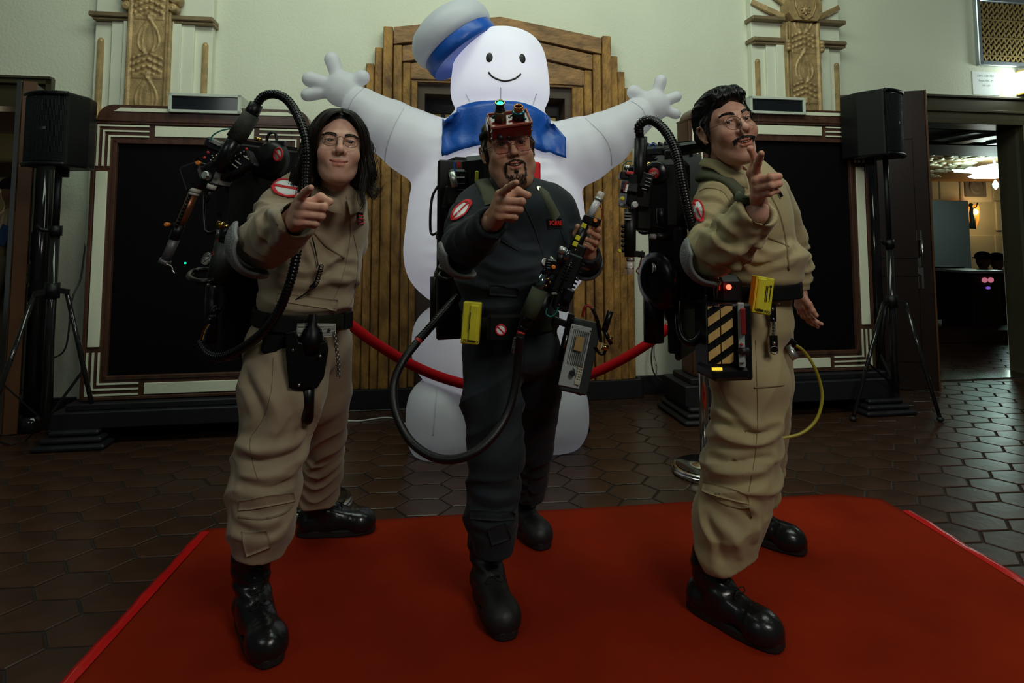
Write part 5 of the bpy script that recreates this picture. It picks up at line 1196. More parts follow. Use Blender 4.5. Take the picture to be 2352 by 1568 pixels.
# ---- suit
tor = [((724, 520, 2.12), (.200, .148, .205), .03), ((712, 625, 2.11), (.182, .158, .135), .04), ((706, 690, 2.10), (.172, .150, .075), .02), ((697, 742, 2.12), (.160, .135, .10), .012), ((688, 795, 2.12), (.178, .138, .12), .03)]
armR = [(690, 452, 1.99, 46), (658, 480, 1.93, 56), (608, 556, 1.78, 58)]; foreR = [(608, 556, 1.77, 60), (645, 530, 1.62, 56), (684, 504, 1.49, 47)]
armL = [(790, 462, 2.22, 44), (800, 560, 2.34, 40), (770, 650, 2.38, 36), (735, 670, 2.34, 32)]
trap = [(700, 436, 2.04, 42), (765, 434, 2.08, 46), (800, 452, 2.20, 42)]; nbase = [(738, 462, 2.0, 50), (788, 468, 2.03, 52)]
legR = [(652, 795, 2.06, 84), (650, 900, 2.03, 93), (622, 1035, 1.99, 76), (606, 1120, 1.98, 74), (603, 1190, 1.98, 72), (598, 1250, 1.99, 58)]
legL = [(738, 795, 2.20, 66), (738, 900, 2.30, 64), (744, 1000, 2.46, 49), (732, 1085, 2.60, 50), (724, 1160, 2.66, 46)]
cuff = P(684, 504, 1.49); fd = (cuff-P(645, 530, 1.62)).normalized()
spec = dict(yaw=math.radians(55), ells=tor, chains=[(trap, .04), (nbase, .05), (armR, .035), (foreR, .02), (armL, .03), (legR, .025), (legL, .02)],
    ends=[(tuple(cuff+fd*.012), fd, .05, .040), ((600, 1268, 1.99), (-.10, -.0, -1), .05, .045), ((722, 1152, 2.66), (-.1, 0, -1), .05, .045)],
    neckhole=[((772, 436, 2.04), .052, .07)],
    folds=[((652, 795, 2.06), (622, 1035, 1.99), .005, 20, 2.2, .15, .9, .17, 1), ((622, 1010, 1.99), (600, 1260, 1.99), .0055, 30, 2.1, .02, 1.0, .16, 2), ((738, 820, 2.2), (730, 1085, 2.5), .005, 26, 2.0, .3, 1.0, .11, 3), ((730, 1020, 2.5), (722, 1150, 2.62), .006, 42, 1.9, 0, 1, .12, 4),
           ((658, 480, 1.93), (608, 556, 1.78), .006, 46, 1.5, .2, 1.0, .12, 5), ((608, 556, 1.77), (684, 504, 1.49), .006, 40, 1.7, .05, .75, .11, 6), ((724, 600, 2.12), (706, 715, 2.10), .006, 36, 1.2, .0, 1.0, .26, 7)],
    strokes=[(.010, .016, [(650, 600), (700, 625), (760, 600), (800, 560)]), (-.010, .014, [(655, 640), (720, 640), (780, 610)]), (.009, .014, [(700, 560), (730, 620), (800, 650)]), (-.009, .012, [(735, 560), (770, 600), (815, 610)]),
             (-.012, .014, [(545, 1040), (590, 1062), (650, 1055), (690, 1035)]), (.013, .017, [(545, 1020), (600, 1035), (668, 1020), (705, 990)]), (.010, .016, [(550, 1085), (600, 1095), (660, 1085)]), (-.010, .013, [(560, 1115), (620, 1122), (670, 1105)]),
             (-.010, .015, [(560, 860), (600, 960), (560, 1010)]), (.010, .018, [(585, 850), (640, 950), (620, 1010)]), (.008, .02, [(690, 870), (690, 960), (655, 1010)]), (-.008, .016, [(720, 900), (712, 980), (690, 1030)]),
             (.009, .014, [(540, 1180), (600, 1200), (650, 1185)]), (-.009, .012, [(545, 1215), (600, 1232), (640, 1222)]),
             (.007, .012, [(620, 480), (645, 520), (640, 560)]), (-.007, .011, [(600, 490), (615, 530), (600, 570)]), (-.006, .010, [(650, 450), (680, 455), (700, 450)])])
suitL, clL, VL = make_suit(ML, spec, M_khaki)
# ---- pointing hand
A = P(691, 455, 1.42); T = P(714, 431, 1.335)
fg, pm, fr = pointing(A, T, (.12, .05, 1), 1, P(672, 505, 1.505), None, scale=1.06)
f_, t_, b_ = fr
th = [P(676, 480, 1.475)+t_*.012-b_*.018, A-t_*.004-b_*.026-f_*.016, P(736, 453, 1.445), P(757, 463, 1.43)]
hR = hand_mesh(P(672, 505, 1.505), f_, t_, fg, th, P(640, 535, 1.64), palm=pm, scale=1.06)
bodyL = make_body(ML, [armR, foreR, armL, legR[:-1], legL[:-1]], tor, spec['yaw'], HL, [hR], M_skinL)
b = MB(); nail(b, th[3], th[2], -t_*.3+f_+(-b_)*.4); b.build('fingernail', mat('nail_pink', (0.55, 0.34, 0.28), 0.3), ML)
# ---- boots
boot(ML, G(628, 1543)+Vector((0, 0, .013)), math.radians(38), M_boot, shaft=.285, lean=(.0, .0)); boot(ML, G(862, 1222)+Vector((0, 0, .013)), math.radians(98), M_boot, shaft=.30)
# ---- collar
def collar(person, H, m, pts_px, off=.012):
    pass
def collar_leaf(name, Hd, cl, m, person, path, width, thick=.004):
    """folded collar: polyline of world points with outward leaf direction"""
    b = MB(); n = len(path); vs_ = []
    for i, (p, q) in enumerate(path):
        p = Vector(p); q = Vector(q)
        for t in (0, .33, .66, 1): s = p.lerp(q, t); s += Vector((0, 0, .010*math.sin(t*math.pi))); vs_.append(s)
    fs = [(i*4+j, i*4+j+1, (i+1)*4+j+1, (i+1)*4+j) for i in range(n-1) for j in range(3)]; b.add(vs_, fs, True); o = b.build(name, m, person); sl = o.modifiers.new('solid', 'SOLIDIFY'); sl.thickness = thick; sl.offset = 0; return o
def ring_collar(person, m, c, R3, r=(.066, .072), w=.050, gap=.6, drop=.028, stand=.022, name='collar'):
    """standing-and-falling collar round the neck; gap: half opening angle at the front"""
    path = []; 
    for k in range(33):
        a = gap+(2*math.pi-2*gap)*k/32; d = Vector((math.sin(a), -math.cos(a), 0)); fw = max(0, math.cos(a)); top = Vector((d.x*r[0], d.y*r[1], stand*(1-fw*1.3))); ww = w*(1+.15*fw); out = Vector((d.x*(r[0]+ww*.75), d.y*(r[1]+ww*.75), stand*(1-fw*1.3)-drop-.014*fw))
        path.append((Vector(c)+R3 @ top, Vector(c)+R3 @ out))
    return collar_leaf(name, None, None, m, person, path, w)
ring_collar(ML, M_khaki, HL.w((0, .060, -.130)), Matrix.Rotation(math.radians(42), 3, 'Z') @ Matrix.Rotation(math.radians(16), 3, 'X'), r=(.060, .070), w=.036, gap=.16)
# ---- seams, zips, pocket, patch
on_tube('seam', clL, [(628, 820), (622, 900), (605, 960), (575, 1010), (580, 1060), (592, 1100)], .0008, M_khakis, ML); on_tube('seam', clL, [(812, 540), (822, 600), (812, 680), (800, 705)], .0010, M_khakis, ML)
on_tube('seam', clL, [(795, 450), (805, 520), (795, 600), (778, 660), (760, 700)], .0008, M_khakis, ML)
on_tube('chest_zip', clL, [(722, 535), (750, 565), (790, 592)], .0034, M_khakis, ML, off=.0); on_tube('knee_zip', clL, [(548, 1187), (600, 1192), (650, 1180), (672, 1160)], .0034, M_khakis, ML, off=0)
patch('waist_tab', clL, ((640, 672), (775, 690), (772, 712), (635, 692)), .004, M_khaki, ML, n=12, k=3)
patch('pocket_flap', clL, ((552, 1148), (672, 1130), (676, 1150), (550, 1172)), .005, M_khaki, ML, n=12, k=4)
patch('hem_tab', clL, ((555, 1222), (612, 1215), (622, 1252), (568, 1275)), .006, M_khaki, ML, n=8, k=6, thick=.004)
emblem(clL, 660, 433, (36, 4), (2, -21), ML, slash=-.15)
patch('name_tag', clL, ((818, 486), (832, 488), (834, 515), (821, 514)), .003, M_nyl, ML, n=4, k=5); 
for k in range(4): on_tube('tag_stitch', clL, [(821+k*.4, 492+k*6), (831+k*.4, 494+k*6)], .0022, M_red, ML, off=.008, n=3)
# elbow pad: half shell of grey felt wrapped round the elbow
S = SDF(P(608, 560, 1.75)-Vector((.17, .17, .17)), P(608, 560, 1.75)+Vector((.17, .17, .17)), .005)
for (q0, q1) in ((armR[1], armR[2]), (foreR[0], foreR[1])):
    (pa, ra), (pb, rb) = Pr(q0), Pr(q1)
ce = P(600, 562, 1.775); ax = (P(655, 545, 1.62)-P(640, 500, 1.88)).normalized(); dn = Vector((-.55, .25, -.80)).normalized()
def pad_shell(person, c, R0, axis, facing, ca, name='elbow_pad', th=.014, rim=True, sq=1.0):
    c = Vector(c); ax = Vector(axis).normalized(); fc = Vector(facing); fc = (fc-ax*fc.dot(ax)).normalized(); sd = ax.cross(fc); b = MB(); nu, nv = 28, 14; sh = []
    for (rr) in (R0+th, R0):
        for j in range(nv+1):
            v = (j/nv-.5)*2
            for i in range(nu+1):
                a = (i/nu-.5)*2*ca*(1-.25*v*v); e = math.sqrt(max(0, 1-(v*.80)**2)); sh.append(c+ax*(v*R0*1.02*sq)+(fc*math.cos(a)+sd*math.sin(a))*rr*(.45+.55*e))
    m = (nu+1)*(nv+1); g = lambda j, i, o: o*m+j*(nu+1)+i
    fs = [(g(j, i, 0), g(j, i+1, 0), g(j+1, i+1, 0), g(j+1, i, 0)) for j in range(nv) for i in range(nu)]+[(g(j, i, 1), g(j+1, i, 1), g(j+1, i+1, 1), g(j, i+1, 1)) for j in range(nv) for i in range(nu)]
    rimi = [(0, i) for i in range(nu+1)]+[(j, nu) for j in range(1, nv+1)]+[(nv, i) for i in range(nu-1, -1, -1)]+[(j, 0) for j in range(nv-1, 0, -1)]
    for t in range(len(rimi)): a, b_ = rimi[t], rimi[(t+1) % len(rimi)]; fs.append((g(*a, 0), g(*a, 1), g(*b_, 1), g(*b_, 0)))
    b.add(sh, fs, True); o = b.build(name, M_pad, person)
    if rim: b = MB(); b.tube([sh[g(j, i, 0)].lerp(sh[g(j, i, 1)], .5) for j, i in rimi], .0055, 8, closed=True); b.build('pad_rim', M_padr, o)
    return o
pad_shell(ML, P(601, 560, 1.765), .084, (P(660, 520, 1.58)-P(645, 478, 1.93)), (-.82, -.28, -.50), 1.25)
# ---- belt and what is on it
bv = clL.bvh; bc = P(699, 727, 2.11); bt = (WU*0+Vector((.10, .0, 1))).normalized()
band('belt', VL, bv, bc, bt, .026, M_web, ML, off=.006)
b = MB(); b.box(P(800, 735, 2.00), (.012, .05, .055), Matrix.Rotation(math.radians(-10), 3, 'Z'), .003); b.build('belt_buckle', M_nyl, ML)
# ================================================================ MAN IN THE CENTRE
M_skinC = skin_mat('skin_warm', (0.46, 0.255, 0.165), (0.39, 0.20, 0.13))
M_char = mat('charcoal_twill', (0.015, 0.021, 0.026), 0.75, spec=.25, noise=0.15, nscale=9, bump=0.10, bscale=420, sheen=0.05)
M_chars = mat('charcoal_seam', (0.012, 0.014, 0.016), 0.8)
M_rframe = mat('red_brown_frame', (0.10, 0.012, 0.010), 0.2, coat=0.4)
M_tint = lensmat('rose_lens', (.80, .62, .60), .05); M_beard = hairmat('beard_brown', (0.018, 0.012, 0.009))
wrinkle(M_char, 5, .010)
MC_ = root('person', (-0.0, 2.3, 0), 'man with a goatee and red glasses in a charcoal jumpsuit, standing in the middle', 'person', 'men in jumpsuits')
prm = dict(w=1.08, jw=1.04, long=.98, fat=0.004, smile=.8, open=.8, nose=1.03, lid=.0036, stubble=.5, neck=.058)
HC = Head(MC_, P(1168, 347, 2.08), math.radians(8), math.radians(-2), math.radians(-9), prm, M_skinC, M_hairb)
glasses(HC, M_rframe, .0272, .0200, 'square', cz=-.003, y=-.115, r=.0014, lens=M_tint, templez=.012, cx=.0335)
def facial_hair(H, regions, m, seed, name='beard', L=.007):
    b = MB(); rs = random.Random(seed)
    for (n, fn, dirn) in regions:
        for _ in range(n):
            x, z = fn(rs); q = H.on(x, z)
            if q is None or q[0].y > .03: continue
            d = Vector(dirn(x, z))*rs.uniform(.7, 1.2); p = q[0]; b.tube([p, p+q[1]*.0012+d*.5*L, p+q[1]*.0008+d*L], .0006, 3, rfun=lambda a: .0006*(1-a*.6))
    return H.emit(b, name, m)
facial_hair(HC, [(380, lambda r: ((lambda x: (x, -.0455-.32*abs(x)+r.uniform(-.0055, .0045)-.10*max(0, abs(x)-.018)))(r.uniform(-.031, .031))), lambda x, z: (x*14, -.1, -.55)),
                 (190, lambda r: ((lambda s, z: (s*(.0325+r.uniform(-.0045, .0045)-.10*max(0, -z-.085)), z))(r.choice((-1, 1)), r.uniform(-.100, -.056))), lambda x, z: (0, -.1, -1)),
                 (400, lambda r: (r.uniform(-.030, .030), r.uniform(-.128, -.092)), lambda x, z: (x*4, -.2, -1)), (60, lambda r: (r.uniform(-.007, .007), r.uniform(-.086, -.078)), lambda x, z: (0, -.2, -1))], M_beard, 4, 'goatee')
# short dark hair under the strap
S = SDF((-.13, -.13, -.12), (.13, .16, .17), .004)
S.ell((0, .022, .046), (.0865, .101, .090), k=.01); S.ell((0, .06, -.01), (.083, .06, .08), k=.03); S.cap((-.080, -.012, .02), (-.080, -.018, -.025), .010, .007, k=.02); S.cap((.080, -.012, .02), (.080, -.018, -.025), .010, .007, k=.02)
S.ell((0, -.095, -.005), (.068, .070, .078), k=.01, op='d'); S.ell((0, -.06, -.10), (.09, .10, .065), k=.01, op='d')
for s_ in (-1, 1): S.ell((s_*.092, .012, -.012), (.022, .030, .030), k=.006, op='d')
V, Fq = S.mesh(); N = vnormals(V, Fq); V = V+N*(.0022*wnoise(V, 120, 3))[:, None]; mesh_np('hair', V @ np.array(HC.R).T+np.array(HC.c), Fq, M_hairb, MC_)
tor = [((1188, 535, 2.24), (.212, .165, .200), .03), ((1172, 632, 2.21), (.205, .185, .140), .05), ((1172, 700, 2.21), (.180, .160, .075), .02), ((1172, 745, 2.22), (.170, .150, .09), .012), ((1176, 800, 2.22), (.172, .150, .12), .03)]
armR = [(1092, 480, 2.10, 50), (1078, 520, 2.02, 50), (1068, 568, 1.87, 50)]; foreR = [(1068, 568, 1.86, 52), (1098, 545, 1.74, 47), (1128, 510, 1.62, 40)]
armL = [(1282, 482, 2.27, 44), (1312, 545, 2.30, 40), (1340, 605, 2.28, 33)]; foreL = [(1340, 605, 2.27, 34), (1350, 594, 2.18, 30), (1354, 580, 2.08, 26)]
trap = [(1110, 455, 2.14, 42), (1175, 445, 2.18, 46), (1262, 462, 2.26, 42)]; nbase = [(1160, 470, 2.09, 50), (1212, 474, 2.12, 50)]
legR = [(1126, 800, 2.18, 62), (1133, 920, 2.15, 68), (1140, 1040, 2.12, 62), (1134, 1130, 2.13, 58), (1128, 1190, 2.14, 57), (1132, 1250, 2.15, 46)]
legL = [(1228, 800, 2.28, 58), (1234, 900, 2.36, 54), (1224, 1020, 2.50, 45), (1214, 1100, 2.64, 40), (1206, 1170, 2.74, 38)]
cuff = P(1128, 510, 1.62); fd = (cuff-P(1098, 545, 1.74)).normalized(); cuf2 = P(1354, 580, 2.08); fd2 = (cuf2-P(1348, 596, 2.18)).normalized()
spec = dict(yaw=math.radians(22), ells=tor, chains=[(trap, .04), (nbase, .05), (armR, .035), (foreR, .02), (armL, .03), (foreL, .015), (legR, .025), (legL, .02)],
    ends=[(tuple(cuff+fd*.008), fd, .05, .034), (tuple(cuf2+fd2*.006), fd2, .04, .030), ((1130, 1268, 2.15), (0, 0, -1), .05, .045), ((1207, 1156, 2.73), (0, 0, -1), .05, .040)],
    neckhole=[((1182, 440, 2.17), .056, .075)],
    folds=[((1126, 820, 2.18), (1140, 1040, 2.12), .005, 20, 2.2, .15, .9, .15, 1), ((1140, 1030, 2.12), (1130, 1250, 2.15), .0055, 30, 2.0, .1, 1.0, .15, 2), ((1230, 850, 2.3), (1213, 1160, 2.58), .005, 30, 1.5, .2, 1.0, .1, 3),
           ((1092, 480, 2.10), (1068, 568, 1.87), .005, 46, 1.5, .2, 1.0, .12, 5), ((1068, 568, 1.86), (1128, 510, 1.62), .005, 40, 1.7, .05, .75, .11, 6), ((1180, 600, 2.2), (1172, 720, 2.20), .005, 38, 1.0, .0, 1.0, .28, 7), ((1290, 490, 2.28), (1340, 605, 2.28), .006, 44, 1.5, .2, 1, .1, 8)],
    strokes=[(.008, .014, [(1110, 600), (1160, 620), (1230, 610)]), (-.008, .012, [(1100, 640), (1160, 655), (1250, 640)]), (.007, .012, [(1150, 540), (1190, 570), (1240, 575)]), (.008, .014, [(1085, 1130), (1140, 1145), (1190, 1135)]), (-.008, .012, [(1090, 1165), (1140, 1175), (1190, 1160)]), (.008, .013, [(1080, 1200), (1130, 1215), (1185, 1195)])])
suitC, clC, VC = make_suit(MC_, spec, M_char)
A = P(1150, 446, 1.55); T = P(1186, 419, 1.465)
fg, pm, fr = pointing(A, T, (.10, .05, 1), 1, P(1130, 505, 1.63), None, scale=1.06)
f_, t_, b_ = fr
th = [P(1136, 480, 1.60)+t_*.012-b_*.016, A-t_*.002-b_*.026-f_*.014, P(1189, 438, 1.572), P(1212, 448, 1.555)]
hR = hand_mesh(P(1130, 505, 1.63), f_, t_, fg, th, P(1100, 540, 1.75), palm=pm, scale=1.08)
# left hand closed round the grip of the hose gun
D0 = 2.03
def q_(x, y, d): return P(x, y, D0+d)
fg2 = [[q_(1371, 532, .03), q_(1374, 527, -.012), q_(1357, 519, -.042), q_(1344, 521, -.040)], [q_(1372, 546, .03), q_(1373, 543, -.014), q_(1352, 532, -.046), q_(1337, 533, -.042)],
       [q_(1368, 560, .03), q_(1368, 558, -.012), q_(1346, 549, -.044), q_(1332, 546, -.040)], [q_(1360, 573, .03), q_(1359, 571, -.008), q_(1343, 563, -.036), q_(1332, 558, -.034)]]
th2 = [q_(1345, 572, .025), q_(1330, 556, .005), q_(1322, 538, -.014), q_(1327, 520, -.028)]
hL = hand_mesh(q_(1352, 583, .055), Vector((0, -1, 0)), Vector((0, 0, 1)), fg2, th2, q_(1350, 600, .12), palm=[(q_(1371, 535, .03), q_(1354, 575, .05), .012, .017), (q_(1366, 553, .032), q_(1352, 578, .045), .013, .017), (q_(1360, 571, .03), q_(1350, 580, .045), .013, .016), (q_(1340, 560, .028), q_(1350, 578, .04), .012, .016)], scale=1.0)
bodyC = make_body(MC_, [armR, foreR, armL, legR[:-1], legL[:-1]], tor, spec['yaw'], HC, [hR, hL], M_skinC)
b = MB()
for fi in fg2: nail(b, fi[3], fi[2], (0, -1, .2), .95)
b.build('fingernails', MATS['nail_pink'], MC_)
boot(MC_, G(1168, 1482)+Vector((0, 0, .013)), math.radians(19), M_bootm, shaft=.27, lean=(.0, .0)); boot(MC_, G(1254, 1270)+Vector((0, 0, .013)), math.radians(28), M_bootm, shaft=.30)
ring_collar(MC_, M_char, HC.w((0, .062, -.146)), Matrix.Rotation(math.radians(18), 3, 'Z') @ Matrix.Rotation(math.radians(14), 3, 'X'), r=(.072, .080), w=.046, gap=.2)
on_tube('front_zip', clC, [(1200, 465), (1222, 510), (1240, 560), (1252, 600), (1260, 650)], .0035, M_chars, MC_, off=0); on_tube('chest_zip', clC, [(1140, 545), (1165, 560), (1190, 575)], .0034, M_chars, MC_, off=0)
patch('waist_tab', clC, ((1125, 655), (1190, 662), (1190, 680), (1125, 675)), .004, M_char, MC_, n=10, k=3)
on_tube('seam', clC, [(1290, 480), (1285, 520), (1300, 560)], .0009, M_chars, MC_); on_tube('seam', clC, [(1205, 800), (1200, 900), (1195, 1000), (1190, 1100)], .0009, M_chars, MC_)
patch('pocket_flap', clC, ((1082, 1172), (1180, 1176), (1180, 1194), (1082, 1190)), .005, M_char, MC_, n=10, k=3)
patch('hem_tab', clC, ((1120, 1215), (1160, 1200), (1172, 1235), (1130, 1250)), .005, M_char, MC_, n=6, k=5)
emblem(clC, 1060, 484, (22, -10), (8, -22), MC_, slash=.9)
patch('name_tag', clC, ((1254, 503), (1288, 502), (1290, 524), (1257, 526)), .003, M_nyl, MC_, n=8, k=4); M_led = mat('red_thread', (0.60, 0.02, 0.02), 0.6)
text_on(clC, 'PORRE', 1273, 517, (1, -.02), .022, M_led, MC_, 'name_lettering', off=.0072, bold=.0006, dist=12)
for (x, y, r, m) in ((1237, 436, .0125, M_steel), (1250, 603, .014, M_steel), (1178, 487, .012, M_paper)):
    h = clC.hit(x, y)
    if h[0]: b = MB(); b.lathe(h[0]+h[1]*.004, (h[1]+Vector((0, -.6, 0))), [(0, r), (.003, r), (.0042, r*.8), (.0035, r*.7)], 20); b.build('pin_badge', m, MC_)
pad_shell(MC_, P(1066, 578, 1.865), .068, (P(1120, 545, 1.68)-P(1085, 500, 2.03)), (-.55, -.40, -.75), 1.2)
pad_shell(MC_, P(1343, 602, 2.26), .052, (P(1352, 585, 2.10)-P(1315, 550, 2.3)), (.6, -.3, -.75), 1.1)
band('belt', VC, clC.bvh, P(1172, 735, 2.20), (.0, .0, 1), .027, M_web, MC_, off=.006)
# shoulder straps
def strap(cl, name, pts, w, m, parent, off=.006, th=.005, n=8):
    L = cl.line(pts, n); vs_ = []; m_ = len(L)
    for i, (p, nn) in enumerate(L):
        t = (L[min(i+1, m_-1)][0]-L[max(i-1, 0)][0]).normalized(); s = t.cross(nn).normalized(); c = p+nn*off
        for (a, e) in ((-w, -.008), (-w, th*.3), (-w*.7, th), (w*.7, th), (w, th*.3), (w, -.008)): vs_.append(c+s*a+nn*e)
    fs = [(i*6+j, i*6+j+1, (i+1)*6+j+1, (i+1)*6+j) for i in range(m_-1) for j in range(5)]; b = MB(); b.add(vs_, fs, True); return b.build(name, m, parent)
M_olive = mat('olive_strap', (0.070, 0.080, 0.045), 0.75, bump=0.08, bscale=300)
# ================================================================ MAN ON THE RIGHT
M_skinR = skin_mat('skin_rosy', (0.55, 0.30, 0.21), (0.47, 0.23, 0.16))
M_khaki2 = mat('yellow_khaki_twill', (0.38, 0.31, 0.16), 0.74, noise=0.08, nscale=9, bump=0.10, bscale=420, sheen=0.15)
M_khaki2s = mat('yellow_khaki_seam', (0.21, 0.165, 0.08), 0.8)
M_hairk = hairmat('black_hair', (0.008, 0.007, 0.008))
wrinkle(M_khaki2, 4.5, .010)
MR = root('person', (0.78, 2.25, 0), 'man with a moustache and short black hair in a khaki jumpsuit, rightmost of the three', 'person', 'men in jumpsuits')
prm = dict(w=.97, jw=.98, long=1.03, fat=0.0, smile=1.0, open=.7, nose=1.12, lid=.0034, stubble=.35)
HR = Head(MR, P(1669, 297, 1.97), math.radians(5), math.radians(-3), math.radians(-13), prm, M_skinR, M_hairk)
glasses(HR, M_wire, .0235, .0205, 'round', cz=.000, y=-.116, r=.0009, lens=M_lens, templez=.008)
facial_hair(HR, [(560, lambda r: ((lambda x: (x, -.0450-.20*abs(x)+r.uniform(-.0060, .0048)*(1-abs(x)*12)))(r.uniform(-.034, .034))), lambda x, z: (x*22, -.1, -.40)), (120, lambda r: ((lambda s: (s*r.uniform(.024, .034), r.uniform(-.064, -.053)))(r.choice((-1, 1)))), lambda x, z: (x*10, -.1, -.7))], M_hairk, 9, 'moustache')
S = SDF((-.13, -.14, -.12), (.13, .16, .18), .004)
S.ell((0, .024, .050), (.0835, .100, .090), k=.01); S.ell((0, .06, -.005), (.080, .058, .075), k=.03); S.cap((-.035, -.062, .092), (.04, -.064, .094), .019, .019, k=.02); S.ell((0, -.03, .098), (.05, .05, .03), k=.03)
for s_ in (-1, 1): S.cap((s_*.076, -.015, .03), (s_*.0765, -.014, -.018), .010, .006, k=.02)
S.ell((0, -.106, .012), (.0600, .064, .073), k=.008, op='d'); S.ell((0, -.06, -.10), (.09, .10, .062), k=.01, op='d')
for s_ in (-1, 1): S.ell((s_*.090, .012, -.010), (.022, .030, .032), k=.006, op='d')
V, Fq = S.mesh(); N = vnormals(V, Fq); V = V+N*(.0014*wnoise(V, 120, 3)+.0026*np.sin(V[:, 0]*230+V[:, 2]*60)*np.clip((V[:, 2]-.06)/.03, 0, 1))[:, None]
hair = mesh_np('hair', V @ np.array(HR.R).T+np.array(HR.c), Fq, M_hairk, MR)
hb = BVHTree.FromPolygons(V.tolist(), Fq.tolist()); b = MB(); rs = random.Random(21)
for k in range(1000):
    a = rs.uniform(-1.35, 1.35); y0 = rs.uniform(-.09, .05); x = .068*math.sin(a); z = .05+.085*math.cos(a); pts = []
    for i in range(6): p = Vector((x*(1+.10*i/5), y0+.017*i, z-(.004*i*abs(a)))); q = hb.find_nearest(p); pts.append(q[0]+q[1]*(.0008+.0022*math.sin(i/5*math.pi)*rs.random()))
    b.tube(pts, .0009, 3, rfun=lambda u: .0011*(1-u*.75))
for k in range(420):
    x = rs.uniform(-.055, .060); pts = []
    for (yy, zz) in ((-.100, .080+rs.uniform(-.004, .012)), (-.100, .105), (-.080, .130), (-.050, .142), (-.015, .142)): q = hb.find_nearest(Vector((x+.02*(yy+.1), yy, zz))); pts.append(q[0]+q[1]*(.0006+.0018*rs.random()))
    b.tube(smooth_path(pts, 2), .0009, 3, rfun=lambda u: .0011*(1-u*.6))
for k in range(900):
    s_ = rs.choice((-1, 1)); y = rs.uniform(-.065, .11); z = rs.uniform(-.03, .10); pts = []
    if z < .03 and -.035 < y < .045: continue
    for i in range(4): p = Vector((s_*.1, y+.008*i, z-.006*i)); q = hb.find_nearest(p); pts.append(q[0]+q[1]*.001)
    b.tube(pts, .0008, 3, rfun=lambda u: .0009*(1-u*.7))
HR.emit(b, 'hair_strands', M_hairk, hair)
tor = [((1722, 505, 2.14), (.200, .150, .210), .03), ((1742, 592, 2.13), (.178, .162, .100), .045), ((1738, 630, 2.13), (.165, .148, .06), .02), ((1728, 668, 2.15), (.150, .132, .09), .012), ((1722, 735, 2.15), (.168, .140, .12), .03)]
armR = [(1655, 445, 2.02, 52), (1640, 515, 1.93, 52), (1632, 578, 1.82, 54)]; foreR = [(1632, 580, 1.81, 55), (1680, 552, 1.72, 56), (1738, 486, 1.62, 48)]
armL = [(1780, 462, 2.33, 44), (1808, 550, 2.42, 40), (1826, 610, 2.48, 34), (1832, 655, 2.47, 26)]
trap = [(1648, 400, 2.06, 42), (1705, 405, 2.12, 46), (1772, 440, 2.28, 42)]; nbase = [(1690, 440, 2.06, 50), (1735, 448, 2.10, 52)]
legR = [(1696, 740, 2.12, 66), (1722, 870, 2.10, 84), (1712, 980, 2.10, 80), (1700, 1080, 2.11, 82), (1678, 1190, 2.12, 78), (1662, 1260, 2.12, 66)]
legL = [(1762, 740, 2.24, 54), (1768, 880, 2.30, 50), (1758, 1030, 2.46, 45), (1744, 1120, 2.60, 43), (1734, 1210, 2.69, 38)]
cuff = P(1738, 486, 1.62); fd = (cuff-P(1684, 550, 1.72)).normalized()
spec = dict(yaw=math.radians(60), ells=tor, chains=[(trap, .04), (nbase, .05), (armR, .035), (foreR, .02), (armL, .03), (legR, .025), (legL, .02)],
    ends=[(tuple(cuff+fd*.012), fd, .07, .044), ((1833, 668, 2.47), (.1, 0, -1), .04, .032), ((1660, 1296, 2.12), (.30, -.1, -1), .06, .055), ((1735, 1196, 2.69), (0, 0, -1), .05, .040)],
    neckhole=[((1702, 392, 2.06), .052, .07)],
    folds=[((1700, 760, 2.12), (1712, 1000, 2.1), .004, 20, 2.3, .2, .95, .17, 1), ((1708, 960, 2.1), (1690, 1130, 2.11), .0065, 34, 2.0, .0, 1.0, .17, 2), ((1690, 1130, 2.1), (1662, 1290, 2.12), .006, 26, 1.9, .0, 1.0, .16, 3), ((1765, 900, 2.3), (1742, 1200, 2.6), .006, 40, 1.2, .2, 1, .11, 4),
           ((1655, 445, 2.02), (1632, 578, 1.82), .007, 44, 1.5, .1, 1.0, .12, 5), ((1632, 580, 1.81), (1738, 486, 1.62), .007, 40, 1.7, .0, .8, .12, 6), ((1735, 540, 2.13), (1738, 640, 2.13), .006, 36, 1.2, .0, 1.0, .26, 7), ((1808, 550, 2.42), (1832, 660, 2.47), .007, 60, 1.2, .1, 1, .1, 8)],
    strokes=[(.009, .014, [(1600, 480), (1650, 500), (1690, 540)]), (-.008, .011, [(1610, 515), (1650, 530), (1680, 560)]), (-.007, .010, [(1605, 460), (1650, 465), (1690, 490)]), (.010, .014, [(1640, 600), (1690, 585), (1730, 540)]), (-.009, .012, [(1650, 620), (1700, 600), (1745, 560)]), (.009, .013, [(1730, 560), (1780, 580), (1820, 560)]), (-.009, .012, [(1690, 605), (1750, 610), (1815, 590)]),
             (-.012, .013, [(1640, 960), (1690, 985), (1740, 1000), (1790, 985)]), (.012, .016, [(1640, 990), (1700, 1015), (1770, 1010)]), (-.011, .012, [(1632, 1050), (1690, 1060), (1770, 1050)]), (.012, .014, [(1628, 1080), (1690, 1085), (1765, 1075)]), (-.010, .012, [(1622, 1110), (1690, 1118), (1750, 1105)]),
             (-.010, .016, [(1640, 880), (1665, 940), (1730, 1000)]), (.009, .018, [(1650, 1200), (1690, 1240), (1700, 1290)]), (-.008, .015, [(1620, 1190), (1650, 1250), (1660, 1300)]), (.008, .014, [(1700, 1150), (1740, 1180), (1740, 1240)])])
suitR, clR, VR = make_suit(MR, spec, M_khaki2)
A = P(1736, 396, 1.565); T = P(1749, 352, 1.475)
fg, pm, fr = pointing(A, T, (.02, .55, 1), 1, P(1738, 478, 1.63), None, scale=1.04)
